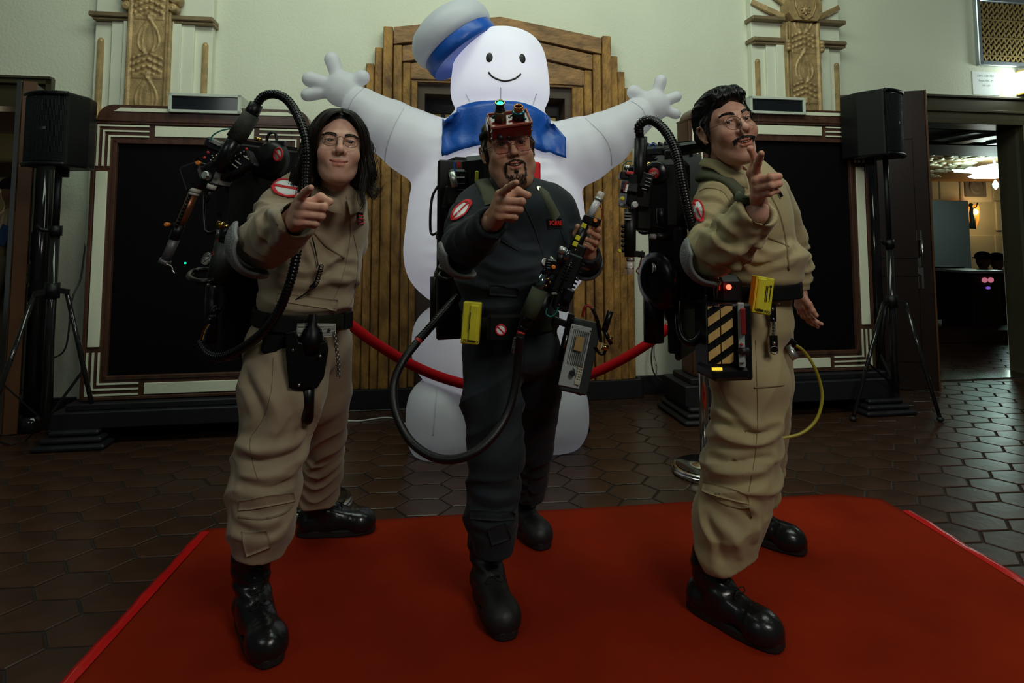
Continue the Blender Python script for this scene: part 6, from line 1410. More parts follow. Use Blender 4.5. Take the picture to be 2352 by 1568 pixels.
f_, t_, b_ = fr
# thumb stands up in front of the chin
th = [P(1732, 440, 1.60)+t_*.006-b_*.010, P(1728, 398, 1.575)+b_*.002, P(1736, 366, 1.555), P(1724, 342, 1.545)]
fg[1] = [P(1738, 414, 1.56), P(1772, 408, 1.525), P(1785, 396, 1.55), P(1768, 402, 1.565)]; fg[2] = [P(1740, 432, 1.565), P(1772, 426, 1.525), P(1788, 412, 1.55), P(1770, 420, 1.565)]; fg[3] = [P(1740, 450, 1.575), P(1768, 444, 1.54), P(1782, 430, 1.56), P(1766, 436, 1.57)]
fg[1][2] = P(1788, 405, 1.535); fg[2][2] = P(1789, 422, 1.535); fg[3][2] = P(1783, 438, 1.55)
pm = [(fg[i][0], P(1742-6*i+8, 474, 1.63), .0125, .015) for i in range(4)]+[(P(1745, 420, 1.58), P(1742, 470, 1.64), .016, .018)]
hR = hand_mesh(P(1738, 482, 1.635), f_, t_, fg, th, P(1700, 530, 1.70), palm=pm, scale=1.06)
w0 = P(1838, 672, 2.46)
fgL = [[w0+Vector((.010, -.015, -.055)), w0+Vector((.026, -.022, -.090)), w0+Vector((.050, -.025, -.112)), w0+Vector((.068, -.027, -.120))], [w0+Vector((.008, 0, -.06)), w0+Vector((.024, -.002, -.098)), w0+Vector((.044, -.005, -.122)), w0+Vector((.062, -.008, -.134))],
       [w0+Vector((.004, .015, -.058)), w0+Vector((.018, .016, -.094)), w0+Vector((.036, .014, -.116)), w0+Vector((.050, .012, -.128))], [w0+Vector((.0, .030, -.054)), w0+Vector((.010, .034, -.082)), w0+Vector((.022, .034, -.100)), w0+Vector((.034, .032, -.108))]]
thL = [w0+Vector((.006, -.024, -.020)), w0+Vector((.016, -.038, -.042)), w0+Vector((.026, -.045, -.066)), w0+Vector((.038, -.047, -.084))]
hL = hand_mesh(w0, Vector((0, 0, -1)), Vector((0, -1, 0)), fgL, thL, P(1832, 655, 2.47), palm=[(q[0], w0+Vector((0, (i-1.5)*.008, -.005)), .011, .015) for i, q in enumerate(fgL)], scale=1.0)
bodyR = make_body(MR, [armR, foreR, armL, legR[:-1], legL[:-1]], tor, spec['yaw'], HR, [hR, hL], M_skinR)
b = MB(); nail(b, th[3], th[2], (-.2, -1, .1)); b.build('fingernail', MATS['nail_pink'], MR)
boot(MR, G(1800, 1506)+Vector((0, 0, .013)), math.radians(42), M_boot, shaft=.245, lean=(.012, -.012)); boot(MR, G(1854, 1280)+Vector((0, 0, .013)), math.radians(50), M_boot, shaft=.30)
ring_collar(MR, M_khaki2, HR.w((0, .060, -.124)), Matrix.Rotation(math.radians(40), 3, 'Z') @ Matrix.Rotation(math.radians(16), 3, 'X'), r=(.066, .074), w=.034, gap=.30)
on_tube('seam', clR, [(1605, 440), (1625, 432), (1660, 440), (1680, 470)], .0008, M_khaki2s, MR); on_tube('front_zip', clR, [(1765, 440), (1790, 490), (1806, 560), (1812, 620)], .0030, M_khaki2s, MR, off=0)
on_tube('chest_zip', clR, [(1765, 545), (1790, 556), (1812, 566)], .0034, M_khaki2s, MR, off=0); on_tube('seam', clR, [(1735, 780), (1738, 860), (1740, 960), (1735, 1040), (1720, 1130)], .0008, M_khaki2s, MR)
on_tube('thigh_zip', clR, [(1732, 890), (1765, 888), (1800, 884)], .0030, M_khaki2s, MR, off=0); on_tube('knee_zip', clR, [(1615, 1128), (1660, 1155), (1700, 1166), (1722, 1164)], .0034, M_khaki2s, MR, off=0)
on_tube('zip_pull', clR, [(1722, 1164), (1726, 1186)], .0030, M_khaki2s, MR, off=.004, n=3)
patch('pocket_flap', clR, ((1616, 1105), (1718, 1135), (1720, 1158), (1614, 1128)), .004, M_khaki2, MR, n=12, k=4)
emblem(clR, 1606, 485, (13, 4), (-3, -27), MR, slash=-1)
pad_shell(MR, P(1632, 588, 1.815), .074, (P(1690, 540, 1.62)-P(1652, 500, 1.95)), (-.78, -.28, -.58), 1.25)
strap(clR, 'shoulder_strap', [(1588, 412), (1612, 406), (1645, 406), (1674, 420), (1698, 446), (1712, 478)], .019, M_olive, MR, off=.006, th=.010)
band('belt', VR, clR.bvh, P(1728, 665, 2.14), (-.05, 0, 1), .024, M_nyl, MR, off=.006)
# ================================================================ BACKPACKS, HOSES AND BELT GEAR
M_pk = mat('black_pack_plastic', (0.0045, 0.0045, 0.005), 0.40, spec=.35, bump=0.04, bscale=80, noise=.3, nscale=20); M_pk2 = mat('worn_black_metal', (0.008, 0.008, 0.009), 0.28, 0.2, noise=.5, nscale=25)
M_hose = mat('ribbed_black_hose', (0.004, 0.004, 0.0045), 0.24); M_orange = mat('orange_knob', (0.75, 0.20, 0.02), .4); M_yel = mat('yellow_plastic', (0.62, 0.56, 0.03), .42, noise=.1, nscale=20); M_grn = mat('green_wire', (0.01, 0.16, 0.14), .35)
M_redw = mat('red_wire', (0.22, 0.015, 0.01), .4); M_alu = mat('brushed_aluminium', (0.50, 0.52, 0.50), .35, .9, noise=.2, nscale=30); M_white2 = mat('worn_white_collar', (0.42, 0.42, 0.36), .5); M_copper = mat('copper_barrel', (0.20, 0.07, 0.025), .35, .5, noise=.5, nscale=18)
M_lbl = mat('grey_label', (0.30, 0.30, 0.28), .5, noise=.4, nscale=60); M_redl = mat('red_label', (0.5, 0.03, 0.03), .4)
def pcyl(b, a, c, r, r2=None, n=16): A, B = P(*a), P(*c); b.cyl(A, B, r*a[2]/F, (r if r2 is None else r2)*c[2]/F, n=n)
def pbox(b, c, w, h, d, tilt=0.0, yaw=0.0, ch=.003, pitch=0.0):
    """c=(px,py,D); w,h in pixels there; d metres deep; tilt clockwise degrees"""
    s = c[2]/F; R = Matrix.Rotation(math.radians(yaw), 3, 'Z') @ Matrix.Rotation(math.radians(pitch), 3, 'X') @ Matrix.Rotation(math.radians(tilt), 3, 'Y'); return b.box(P(*c), (w*s, d, h*s), R, ch)
def part(name, m, par, fn): b = MB(); fn(b); return b.build(name, m, par)
def ribbed(b, pts, r, pitch=.011, n=14, deep=.16, sides=14):
    path = smooth_path(pts, n); L = [0]
    for i in range(1, len(path)): L.append(L[-1]+(path[i]-path[i-1]).length)
    tot = L[-1]; k = int(tot/pitch*4); q = []; j = 0
    for i in range(k+1):
        s = tot*i/k
        while j < len(L)-2 and L[j+1] < s: j += 1
        t = (s-L[j])/max(L[j+1]-L[j], 1e-9); q.append(path[j].lerp(path[j+1], t))
    rr = [r*(1-deep) if i % 4 in (0,) else r*(1+.0 if i % 4 != 2 else 1.06) for i in range(k+1)]; b.tube(q, rr, sides); return b
def pipe(name, m, par, pts, rpx, sides=8, n=8):
    pp = [P(*q) for q in pts]; b = MB(); b.tube(smooth_path(pp, n), rpx*pts[0][2]/F, sides); return b.build(name, m, par)
def pack(label, c, yaw, s=1.0, group='equipment backpacks', bump=False, dr=1.0):
    """c: middle of the wearer's back; yaw: where the wearer faces"""
    c = Vector(c); t = root('equipment_backpack', c, label, 'backpack', group); Rz = Matrix.Rotation(yaw, 3, 'Z')
    def T(x, y, z): return c+Rz @ Vector((x*s, y*s, z*s))          # y away from the back
    def bx(b, x, y, z, w, d, h, ch=.006): b.box(T(x, y, z), (w*s, d*s, h*s), Rz, ch)
    Y = Rz @ Vector((0, 1, 0)); X = Rz @ Vector((1, 0, 0)); Z = Vector((0, 0, 1))
    part('back_frame', M_pk, t, lambda b: (bx(b, 0, .03, -.02, .38, .022, .74), bx(b, -.17, .05, -.02, .03, .03, .70), bx(b, .17, .05, -.02, .03, .03, .70)))
    part('upper_housing', M_pk, t, lambda b: (bx(b, 0, .115, .20, .30, .15, .24, .03), bx(b, -.02, .20, .22, .16, .05, .15, .012), bx(b, .0, .10, .335, .24, .12, .04, .01)))
    part('cooling_slats', M_pk2, t, lambda b: [bx(b, 0, .06+.022*k, .362, .22, .008, .016, .001) for k in range(6)])
    part('lower_drum', M_pk, t, lambda b: (b.lathe(T(0, .04, -.18), Y, [(0, .185*s*dr), (.09*s*dr, .185*s*dr), (.115*s*dr, .17*s*dr), (.12*s*dr, .10*s*dr), (.10*s*dr, .095*s*dr), (.10*s*dr, .0)], 40)))
    part('drum_lens', M_redl, t, lambda b: [b.lathe(T(.12*dr*math.cos(a), .04+.112*dr, -.18+.12*dr*math.sin(a)), Y, [(0, .022*s), (.008*s, .020*s), (.010*s, 0)], 14) for a in (.8, 2.4, 3.9, 5.5)])
    if bump: part('bumper', M_pk2, t, lambda b: b.tube([T(.17*math.cos(a), .12+.03*math.sin(a), -.40) for a in [math.pi*i/12 for i in range(13)]], .018*s, 8))
    part('side_canister', M_pk, t, lambda b: (b.cyl(T(.155, .12, -.02), T(.155, .12, .14), .038*s), b.cyl(T(.155, .12, .14), T(.155, .12, .165), .026*s))); part('side_canister', M_pk, t, lambda b: b.cyl(T(-.16, .12, -.34), T(-.16, .12, -.14), .035*s))
    [part('steel_fitting', M_steel, t, lambda b, q=q: b.cyl(T(*q[0]), T(*q[1]), q[2]*s, n=10)) for q in (((-.165, .10, .02), (-.165, .10, .05), .014), ((.10, .20, .30), (.10, .20, .325), .010), ((-.12, .21, .28), (-.12, .23, .28), .012))]
    part('hose_line', M_hose, t, lambda b: b.tube(smooth_path([T(-.12, .22, .28), T(-.17, .20, .20), T(-.185, .16, .05), T(-.165, .11, .05)]), .006*s, 6))
    part('hose_line', M_hose, t, lambda b: b.tube(smooth_path([T(.10, .20, .32), T(.14, .22, .36), T(.18, .16, .25), T(.155, .12, .16)]), .008*s, 6))
    return t, T
def knob(name, m, par, px, py, D, r, d=.012): return part(name, m, par, lambda b: b.lathe(P(px, py, D), (0, -1, .05), [(0, r*D/F), (d*.8, r*D/F), (d, r*.75*D/F)], 16))
# ---------------- left man's pack
cL = P(640, 560, 2.22); pL, TL = pack('black equipment backpack with a ribbed hose looping over the left man', cL, math.radians(55), bump=True)
part('emblem_dome', M_pk, pL, lambda b: b.lathe(P(630, 372, 2.16), Vector((-.4, -1, .15)), [(0, .070), (.03, .068), (.045, .055), (.050, .0)], 28))
b = MB(); ec = P(640, 355, 2.09); x_, y_, d_ = frame_of(Vector((-.35, -1, .12)), (0, 0, 1)); b.lathe(ec, d_, [(.0, .0), (.0, .020), (.003, .020), (.003, .0)], 24, sx=.8); b.build('white_disc', M_white, pL)
b = MB(); b.tube([ec+d_*.003+(x_*math.cos(a)*.8+y_*math.sin(a))*.022 for a in [2*math.pi*i/30 for i in range(30)]], .0034, 6, closed=True); b.tube([ec+d_*.004+(x_*.8-y_)*.014, ec+d_*.004-(x_*.8-y_)*.014], .003, 6); b.build('red_ring', M_red, pL)
gL = root('hose_gun', P(500, 400, 2.0), 'black hose gun with a copper barrel and grey tip, hooked on the left man\'s backpack', 'prop gun', 'hose guns')
DG = 2.0
def gbox(name, m, x, y, w, h, d, tilt=0, dD=0.0, ch=.003, par=gL, yaw=0): return part(name, m, par, lambda b: pbox(b, (x, y, DG+dD), w, h, d, tilt, yaw, ch))
gbox('gun_body', M_pk2, 497, 400, 118, 50, .09, -28, .04, .008); gbox('gun_body_end', M_pk2, 457, 408, 46, 62, .10, -20, .03, .008); gbox('side_plate', M_pk2, 555, 375, 62, 40, .05, -28, .02, .006); gbox('rear_block', M_pk, 500, 335, 46, 26, .06, 22, .05, .006)
gbox('label_plate', M_lbl, 505, 330, 28, 9, .07, 24, .042, .001); gbox('label_plate', M_lbl, 513, 412, 14, 26, .10, 20, .042, .001)
part('switch_row', M_steel, gL, lambda b: [b.ell(P(x, y, DG-.006), .0035, n=8, m=6) for (x, y) in ((484, 368), (490, 362), (497, 357), (487, 358), (503, 352), (492, 370), (540, 358), (553, 352), (566, 360), (548, 366), (560, 348))])
part('white_marks', M_white2, gL, lambda b: [pbox(b, (x, y, DG-.012), 16, 2.2, .004, 35, 0, 0) for (x, y) in ((540, 381), (547, 373), (566, 362))])
part('red_lamp', M_redl, gL, lambda b: [b.ell(P(x, y, DG-.004), .005, n=10, m=6) for (x, y) in ((470, 362), (478, 350), (566, 342))])
knob('steel_dial', M_alu, gL, 477, 404, DG-.035, 10, .02); part('dial_centre', M_steel, gL, lambda b: b.ell(P(477, 404, DG-.058), .006, n=12, m=6)); knob('orange_button', M_orange, gL, 458, 375, DG-.03, 5, .014); knob('orange_button', M_orange, gL, 388, 516, DG-.01, 5, .02)
part('handle_tube', M_pk2, gL, lambda b: pcyl(b, (498, 392, DG-.03), (548, 308, DG-.02), 16, 18, 24)); part('grip_sleeve', mat('olive_black_tape', (0.022, 0.024, 0.018), .7, bump=.5, bscale=30), gL, lambda b: pcyl(b, (541, 320, DG-.02), (578, 262, DG-.02), 22, 20, 20)); part('hose_collar', M_pk, gL, lambda b: pcyl(b, (573, 270, DG-.02), (590, 238, DG-.02), 17, 15, 18))
part('barrel_neck', M_steel, gL, lambda b: [pcyl(b, (452, 415+3*k, DG), (451, 417+3*k, DG), 10-k*.3) for k in range(4)]); part('barrel_neck', M_pk, gL, lambda b: pcyl(b, (455, 412, DG), (447, 440, DG), 11, 11)); part('white_collar', M_white2, gL, lambda b: (pcyl(b, (449, 432, DG), (446, 441, DG), 14), pcyl(b, (446, 441, DG), (444, 448, DG), 12)))
part('copper_barrel', M_copper, gL, lambda b: pcyl(b, (444, 446, DG), (411, 522, DG), 11, 10)); part('barrel_rod', M_pk2, gL, lambda b: (pcyl(b, (437, 446, DG-.02), (404, 522, DG-.02), 3), [pcyl(b, (437-3.3*k, 446+7.6*k, DG-.025), (436-3.3*k, 449+7.6*k, DG-.025), 4) for k in range(10)]))
part('front_clamp', M_pk, gL, lambda b: (pcyl(b, (413, 516, DG), (400, 550, DG), 12, 12), pbox(b, (398, 517, DG), 26, 10, .02, -10))); part('grey_tip', mat('grey_tip_metal', (0.10, 0.10, 0.11), .45, .4), gL, lambda b: (pcyl(b, (402, 548, DG), (380, 598, DG), 11, 10), pcyl(b, (381, 596, DG), (376, 606, DG), 13, 13)))
pipe('tip_hook', M_steel, gL, [(382, 606, DG-.01), (394, 612, DG-.01), (397, 622, DG-.01), (401, 628, DG-.01)], 2.2); part('side_barrel', M_pk2, gL, lambda b: (pcyl(b, (492, 420, DG), (484, 436, DG), 10), pcyl(b, (486, 432, DG), (474, 466, DG), 5, 4))); part('side_collar', M_white2, gL, lambda b: pcyl(b, (488, 424, DG-.005), (484, 434, DG-.005), 10.5))
pipe('green_wire', M_grn, gL, [(484, 325, DG), (488, 312, DG), (508, 300, DG), (538, 294, DG)], 1.8)
hs = [(588, 242, 1.98), (604, 222, 1.97), (630, 216, 1.95), (658, 228, 1.93), (682, 262, 1.90), (700, 310, 1.88), (706, 360, 1.87), (704, 410, 1.87), (703, 460, 1.86), (694, 510, 1.86), (685, 560, 1.84), (676, 610, 1.83), (662, 660, 1.83), (642, 710, 1.85), (610, 757, 1.88), (560, 797, 1.93), (510, 819, 1.97), (476, 812, 2.0), (458, 785, 2.02)]
b = MB(); ribbed(b, [P(*q) for q in hs], 10.5*1.9/F, .0105); b.build('ribbed_hose', M_hose, pL)
part('hose_plug', M_pk2, pL, lambda b: (pcyl(b, (478, 745, 2.03), (492, 722, 2.05), 8), pcyl(b, (490, 724, 2.05), (500, 706, 2.07), 10)))
for (m_, dx) in ((M_redw, 0), (M_yel, 5), (mat('blue_wire', (.02, .03, .2), .4), 9)): pipe('coloured_wire', m_, pL, [(478+dx*.6, 745, 2.02), (466+dx, 762, 2.02), (460+dx, 785, 2.02)], 1.4)
part('ring_bracket', M_pk2, pL, lambda b: b.tube([P(468+34*math.cos(a), 633+14*math.sin(a), 2.08+.06*math.sin(a)*-1) for a in [math.pi*(.05+1.7*i/20) for i in range(21)]], .010, 6)); part('bracket_bolt', M_steel, pL, lambda b: [b.ell(P(x, y, 2.0), .005, n=8, m=6) for (x, y) in ((478, 654), (492, 659))])
part('side_cylinder', mat('worn_green_black', (0.022, 0.028, 0.022), .5, noise=.6, nscale=14), pL, lambda b: pcyl(b, (520, 555, 2.05), (498, 650, 2.07), 24, 24, 24)); part('cylinder_cap', M_pk2, pL, lambda b: (pcyl(b, (528, 520, 2.05), (521, 556, 2.05), 20), [pbox(b, (528-3*k, 530+9*k, 2.02), 26, 3, .01, -14) for k in range(3)]))
part('spring', M_steel, pL, lambda b: [b.tube([P(472+10*math.cos(a)+1.5*k, 600+7*math.sin(a)-3*k, 2.04) for a in [2*math.pi*i/12 for i in range(12)]], .0018, 4, closed=True) for k in range(5)])
pipe('red_tube', M_redw, pL, [(488, 588, 2.03), (500, 556, 2.03), (520, 520, 2.04)], 2.2); part('brass_coupling', M_brass, pL, lambda b: (pcyl(b, (500, 514, 2.03), (514, 518, 2.03), 8), pcyl(b, (514, 518, 2.03), (524, 522, 2.03), 6))); knob('green_lamp', mat('green_led', (0, .4, .2), .4, emit=(0, 1, .5), estr=1.2), pL, 426, 604, 2.06, 2.2, .004)
part('shoulder_strap', M_nyl, pL, lambda b: b.tube(smooth_path([P(702, 425, 1.98), P(690, 415, 1.99), P(668, 420, 2.02), P(640, 440, 2.12), P(625, 480, 2.2)]), .02, 8, rfun=lambda a: (.026, .007), flat=(0, 0, 1)))
part('top_wires', M_pk, pL, lambda b: (b.tube(smooth_path([P(612, 325, 2.15), P(618, 308, 2.15), P(632, 306, 2.15), P(636, 326, 2.15)]), .005, 6), b.box(P(640, 330, 2.15), (.05, .03, .02), None, .003))); part('brass_coupling', M_brass, pL, lambda b: pcyl(b, (586, 318, 2.1), (600, 322, 2.1), 5))
# belt things of the left man
g = root('belt_pouch', P(645, 770, 1.96), 'plain black pouch hanging from the left man\'s belt', 'pouch', None); part('pouch_body', M_nyl, g, lambda b: (pbox(b, (648, 768, 1.965), 78, 84, .05, 8, 20, .008))); part('pouch_flap', M_nyl, g, lambda b: pbox(b, (650, 745, 1.945), 84, 40, .03, 8, 20, .006))
g = root('tool_holster', P(708, 810, 1.93), 'black leather holster with steel rivets and a baton on the left man\'s hip', 'holster')
b = MB(); poly = [(-46, 62), (-44, 10), (-36, -60), (-14, -66), (22, -64), (36, -40), (44, 20), (40, 40), (10, 30), (-18, 40), (-26, 66)]; s_ = 1.93/F; b.prism([(x*s_, y*s_) for x, y in poly], P(707, 822, 1.94), (1, .25, 0), (0, 0, 1), .03); b.build('holster_body', M_leath, g, bevel=.004)
part('tool_handle', M_leath, g, lambda b: b.lathe(P(716, 810, 1.935), (0, 0, 1), [(0, .030), (.04, .036), (.07, .028), (.085, .015), (.12, .012)], 16)); part('belt_loop', M_leath, g, lambda b: pbox(b, (716, 755, 1.94), 18, 60, .012)); part('baton', mat('baton_rubber', (0.004, 0.004, 0.005), .35), g, lambda b: (pcyl(b, (709, 875, 1.935), (706, 960, 1.94), 14, 14, 20), b.ell(P(706, 962, 1.95), .018, n=16, m=8)))
part('rivet', M_steel, g, lambda b: [b.ell(P(x, y, 1.905), .0058, n=10, m=6) for (x, y) in ((673, 804), (669, 830), (735, 818), (687, 884))])
g = root('corrugated_plate', P(720, 757, 1.93), 'white corrugated plate under the left man\'s belt', 'plate')
part('plate', M_white2, g, lambda b: [pbox(b, (724, 744+3.4*k, 1.965), 90, 2.4, .012, 3, 15, .0005) for k in range(9)]); part('plate_stud', M_black, g, lambda b: [b.ell(P(x, y, 1.965), .005, n=8, m=6) for (x, y) in ((690, 748), (689, 760), (756, 758))])
def key_chain(label, pts, D, m=M_nyl):
    g = root('key_chain', P(*pts[0], D), label, 'key chain', 'key chains'); path = [P(x, y, D) for x, y in pts]; b = MB(); q = smooth_path(path, 6)
    for i in range(0, len(q)-1, 1):
        c = q[i]; t = (q[min(i+1, len(q)-1)]-q[max(i-1, 0)]).normalized(); s_ = Vector((1, 0, 0)) if i % 2 else Vector((0, 1, 0)); b.tube([c+t*math.cos(a)*.009+s_*math.sin(a)*.005 for a in [2*math.pi*j/10 for j in range(10)]], .0014, 4, closed=True)
    b.build('chain', M_steel, g); return g
key_chain('steel chain with clips hanging at the left man\'s belt buckle', [(768, 765), (773, 800), (777, 835), (777, 865)], 1.97)
g = root('coiled_cord', P(735, 640, 1.90), 'black coiled cord hanging across the left man\'s chest', 'cord'); b = MB(); h0 = [clL.hit(x, y)[0]+Vector((0, -.02, 0)) for x, y in ((722, 545), (731, 585), (735, 610))]; b.tube(smooth_path(h0), .0022, 5); q = smooth_path([P(738, 612, 1.93), P(733, 630, 1.93), P(726, 650, 1.93), P(716, 660, 1.935)], 20); n_ = len(q)
b.tube([p+Vector((math.cos(i*1.1), 0, math.sin(i*1.1)))*.007 for i, p in enumerate(q)], .0022, 5); b.tube(smooth_path([P(716, 660, 1.935), P(700, 675, 1.94), P(672, 692, 1.95)]), .0022, 5); b.build('cord', M_hose, g)
# ---------------- right man's pack
cR = P(1602, 560, 2.24); pR, TR_ = pack('black equipment backpack with slatted top worn by the right man', cR, math.radians(60), 1.0, dr=.62)
part('slat_top', M_pk2, pR, lambda b: [b.beam(P(1480+3*k, 372-7*k, 2.15+.02*k), P(1590, 356-6*k, 2.25+.02*k), .006, .012) for k in range(6)]); part('front_housing', M_pk, pR, lambda b: (pbox(b, (1530, 450, 2.12), 70, 160, .16, 0, 30, .02), pbox(b, (1545, 610, 2.12), 70, 190, .16, 0, 30, .02), pbox(b, (1560, 345, 2.2), 90, 26, .2, -10, 20, .01)))
part('disc_housing', M_pk2, pR, lambda b: (b.lathe(P(1508, 398, 2.04), (-.35, -1, .05), [(0, 28*2.04/F), (.02, 27*2.04/F), (.03, 22*2.04/F), (.03, 0)], 28))); part('red_disc', M_redl, pR, lambda b: b.lathe(P(1502, 398, 1.998), (-.35, -1, .05), [(0, 0), (0, 12.5*2/F), (.004, 12.5*2/F), (.004, 0)], 20)); text_mb_ = MB(); text_mb(text_mb_, 'HIGH', P(1493, 400, 1.992), (1, -.3, 0), (0, 0, 1), .010, .0006); text_mb_.build('disc_lettering', M_white, pR)
part('brass_coupling', M_brass, pR, lambda b: pcyl(b, (1484, 384, 2.05), (1492, 374, 2.05), 5)); part('nozzle', M_pk, pR, lambda b: pcyl(b, (1532, 544, 2.05), (1504, 544, 2.03), 9)); part('nozzle_tip', M_lbl, pR, lambda b: (pcyl(b, (1506, 544, 2.03), (1493, 542, 2.03), 7, 5.5)))
part('spring_fitting', M_alu, pR, lambda b: [pcyl(b, (1520-4*k, 615, 2.05), (1518-4*k, 615, 2.05), 11) for k in range(6)]+[pcyl(b, (1525, 615, 2.05), (1500, 615, 2.05), 9)]); part('lower_ring', M_pk2, pR, lambda b: (b.lathe(P(1530, 640, 2.08), (-1, -.5, 0), [(0, .07), (.03, .09), (.05, .09), (.06, .06)], 24), b.lathe(P(1540, 672, 2.08), (-1, -.6, 0), [(0, .05), (.05, .055), (.06, .0)], 24)))
part('coupled_rod', M_pk, pR, lambda b: (pcyl(b, (1516, 478, 2.05), (1518, 512, 2.05), 9), )); pipe('thin_hose', M_hose, pR, [(1488, 500, 2.03), (1496, 516, 2.03), (1515, 522, 2.04), (1528, 526, 2.05)], 2.2)
pipe('top_wire', mat('blue_wire2', (.02, .08, .35), .4), pR, [(1490, 337, 2.12), (1498, 330, 2.12), (1505, 334, 2.12), (1502, 342, 2.12)], 1.6)
DR = 2.0; gR = root('hose_gun', P(1462, 430, DR), 'black hose gun with yellow knobs and clear tip, hooked on the right man\'s backpack', 'prop gun', 'hose guns')
part('handle_tube', M_pk, gR, lambda b: (pcyl(b, (1466, 452, DR), (1470, 318, DR), 13, 13, 24), pcyl(b, (1478, 400, DR+.01), (1480, 314, DR+.01), 7, 7))); part('hose_collar', M_pk2, gR, lambda b: pcyl(b, (1470, 322, DR), (1468, 296, DR), 10, 10))
part('gun_body', M_pk2, gR, lambda b: (pbox(b, (1460, 440, DR+.03), 58, 78, .09, 8, 10, .008), pbox(b, (1470, 500, DR+.05), 40, 60, .08, 3, 10, .008))); part('top_plate', M_pk, gR, lambda b: pbox(b, (1445, 432, DR-.015), 38, 26, .02, 12, 0, .002, -30)); part('rear_block', M_pk, gR, lambda b: pbox(b, (1438, 404, DR+.02), 32, 17, .05, 6, 0, .003)); part('red_cap', M_redl, gR, lambda b: pbox(b, (1446, 398, DR+.0), 18, 8, .03, 6, 0, .003))
part('side_panel', M_lbl if False else M_pk2, gR, lambda b: pbox(b, (1485, 415, DR-.02), 26, 34, .012, 18, 0, .002)); part('panel_marks', M_alu, gR, lambda b: [pbox(b, (x, y, DR-.03), 12, 1.6, .004, 14) for (x, y) in ((1490, 410), (1488, 418), (1480, 434), (1486, 426))])
part('text_plate', M_paper, gR, lambda b: pbox(b, (1439, 432, DR-.035), 5, 18, .004, 15)); tm = MB(); text_mb(tm, 'CYAN', P(1436, 441, DR-.04), (.26, 0, .96), (-.96, 0, .26), .012, .0006); tm.build('red_lettering', M_redl, gR)
knob('yellow_knob', M_yel, gR, 1428, 457, DR-.03, 5, .018); knob('steel_knob', M_alu, gR, 1457, 471, DR-.035, 8, .016); knob('yellow_knob', M_yel, gR, 1422, 576, DR-.02, 4, .016); knob('small_screw', M_steel, gR, 1428, 470, DR-.03, 3, .01)
part('grip', M_pk, gR, lambda b: (pcyl(b, (1447, 480, DR), (1447, 590, DR), 14, 13, 20), [b.ell(P(1431, 520+11*k, DR), .007, n=8, m=6) for k in range(6)])); part('neck_ring', M_lbl, gR, lambda b: [pcyl(b, (1442, 488+7*k, DR-.012), (1442, 491+7*k, DR-.012), 9) for k in range(3)]); part('trigger_block', M_pk, gR, lambda b: pbox(b, (1464, 583, DR), 30, 14, .03, 8))
part('clear_tip', mat('clear_plastic', (.7, .7, .65), .1, alpha=.55, coat=1), gR, lambda b: pcyl(b, (1448, 596, DR), (1446, 630, DR), 8.5, 8.5)); part('tip_ring', M_alu, gR, lambda b: (pcyl(b, (1448, 592, DR), (1448, 600, DR), 9.5), pcyl(b, (1447, 614, DR), (1447, 617, DR), 9.3))); pipe('tip_wire', M_copper, gR, [(1462, 590, DR), (1476, 576, DR), (1474, 590, DR), (1468, 612, DR), (1462, 622, DR), (1468, 630, DR)], 1.6); pipe('green_wire', M_grn, gR, [(1430, 396, DR), (1431, 380, DR), (1440, 371, DR), (1452, 370, DR)], 1.4)
b = MB(); ribbed(b, [P(*q) for q in [(1468, 304, 1.99), (1468, 290, 1.98), (1480, 278, 1.97), (1498, 277, 1.96), (1520, 292, 1.94), (1540, 320, 1.92), (1556, 360, 1.90), (1566, 410, 1.88), (1576, 460, 1.88), (1590, 520, 1.90), (1604, 560, 1.94)]], 11*1.95/F, .0085, deep=.12); b.build('ribbed_hose', M_hose, pR)
b = MB(); b.tube(smooth_path([P(*q) for q in [(1562, 690, 2.05), (1560, 730, 2.0), (1566, 768, 1.97), (1585, 786, 1.95), (1606, 772, 1.95), (1618, 730, 1.97), (1624, 680, 2.0)]]), 9.5*2/F, 14); b.build('smooth_hose', M_hose, pR)
part('hip_block', M_pk, pR, lambda b: pbox(b, (1625, 655, 2.05), 60, 70, .10, 0, 20, .01))
# box with striped doors
DT = 1.93; g = root('striped_box', P(1660, 775, DT), 'black box with yellow hazard stripes and a red light on the right man\'s hip', 'prop box')
part('box_body', M_pk, g, lambda b: (pbox(b, (1660, 778, DT), 92, 166, .13, 0, 8, .006), pbox(b, (1660, 850, DT-.02), 88, 28, .12, 0, 8, .01), pbox(b, (1664, 665, DT+.03), 66, 70, .09, 0, 8, .02)))
M_hz = mat('hazard_yellow', (0.52, 0.34, 0.12), .5, noise=.2, nscale=30); fr_ = P(1655, 768, DT-.07); Rb = Matrix.Rotation(math.radians(8), 3, 'Z'); px_ = (DT-.07)/F
part('door_panel', M_pk2, g, lambda b: (pbox(b, (1637, 766, DT-.068), 29, 132, .006, 0, 8), pbox(b, (1669, 766, DT-.064), 30, 132, .006, 0, 8)))
def clip(poly, lo, hi, ax):
    def cut(p, v, s):
        out = []
        for i in range(len(p)):
            a, c = p[i], p[(i+1) % len(p)]; ia, ic = (a[ax]-v)*s >= 0, (c[ax]-v)*s >= 0
            if ia: out.append(a)
            if ia != ic: t = (v-a[ax])/(c[ax]-a[ax]); out.append((a[0]+(c[0]-a[0])*t, a[1]+(c[1]-a[1])*t))
        return out
    return cut(cut(poly, lo, 1), hi, -1)
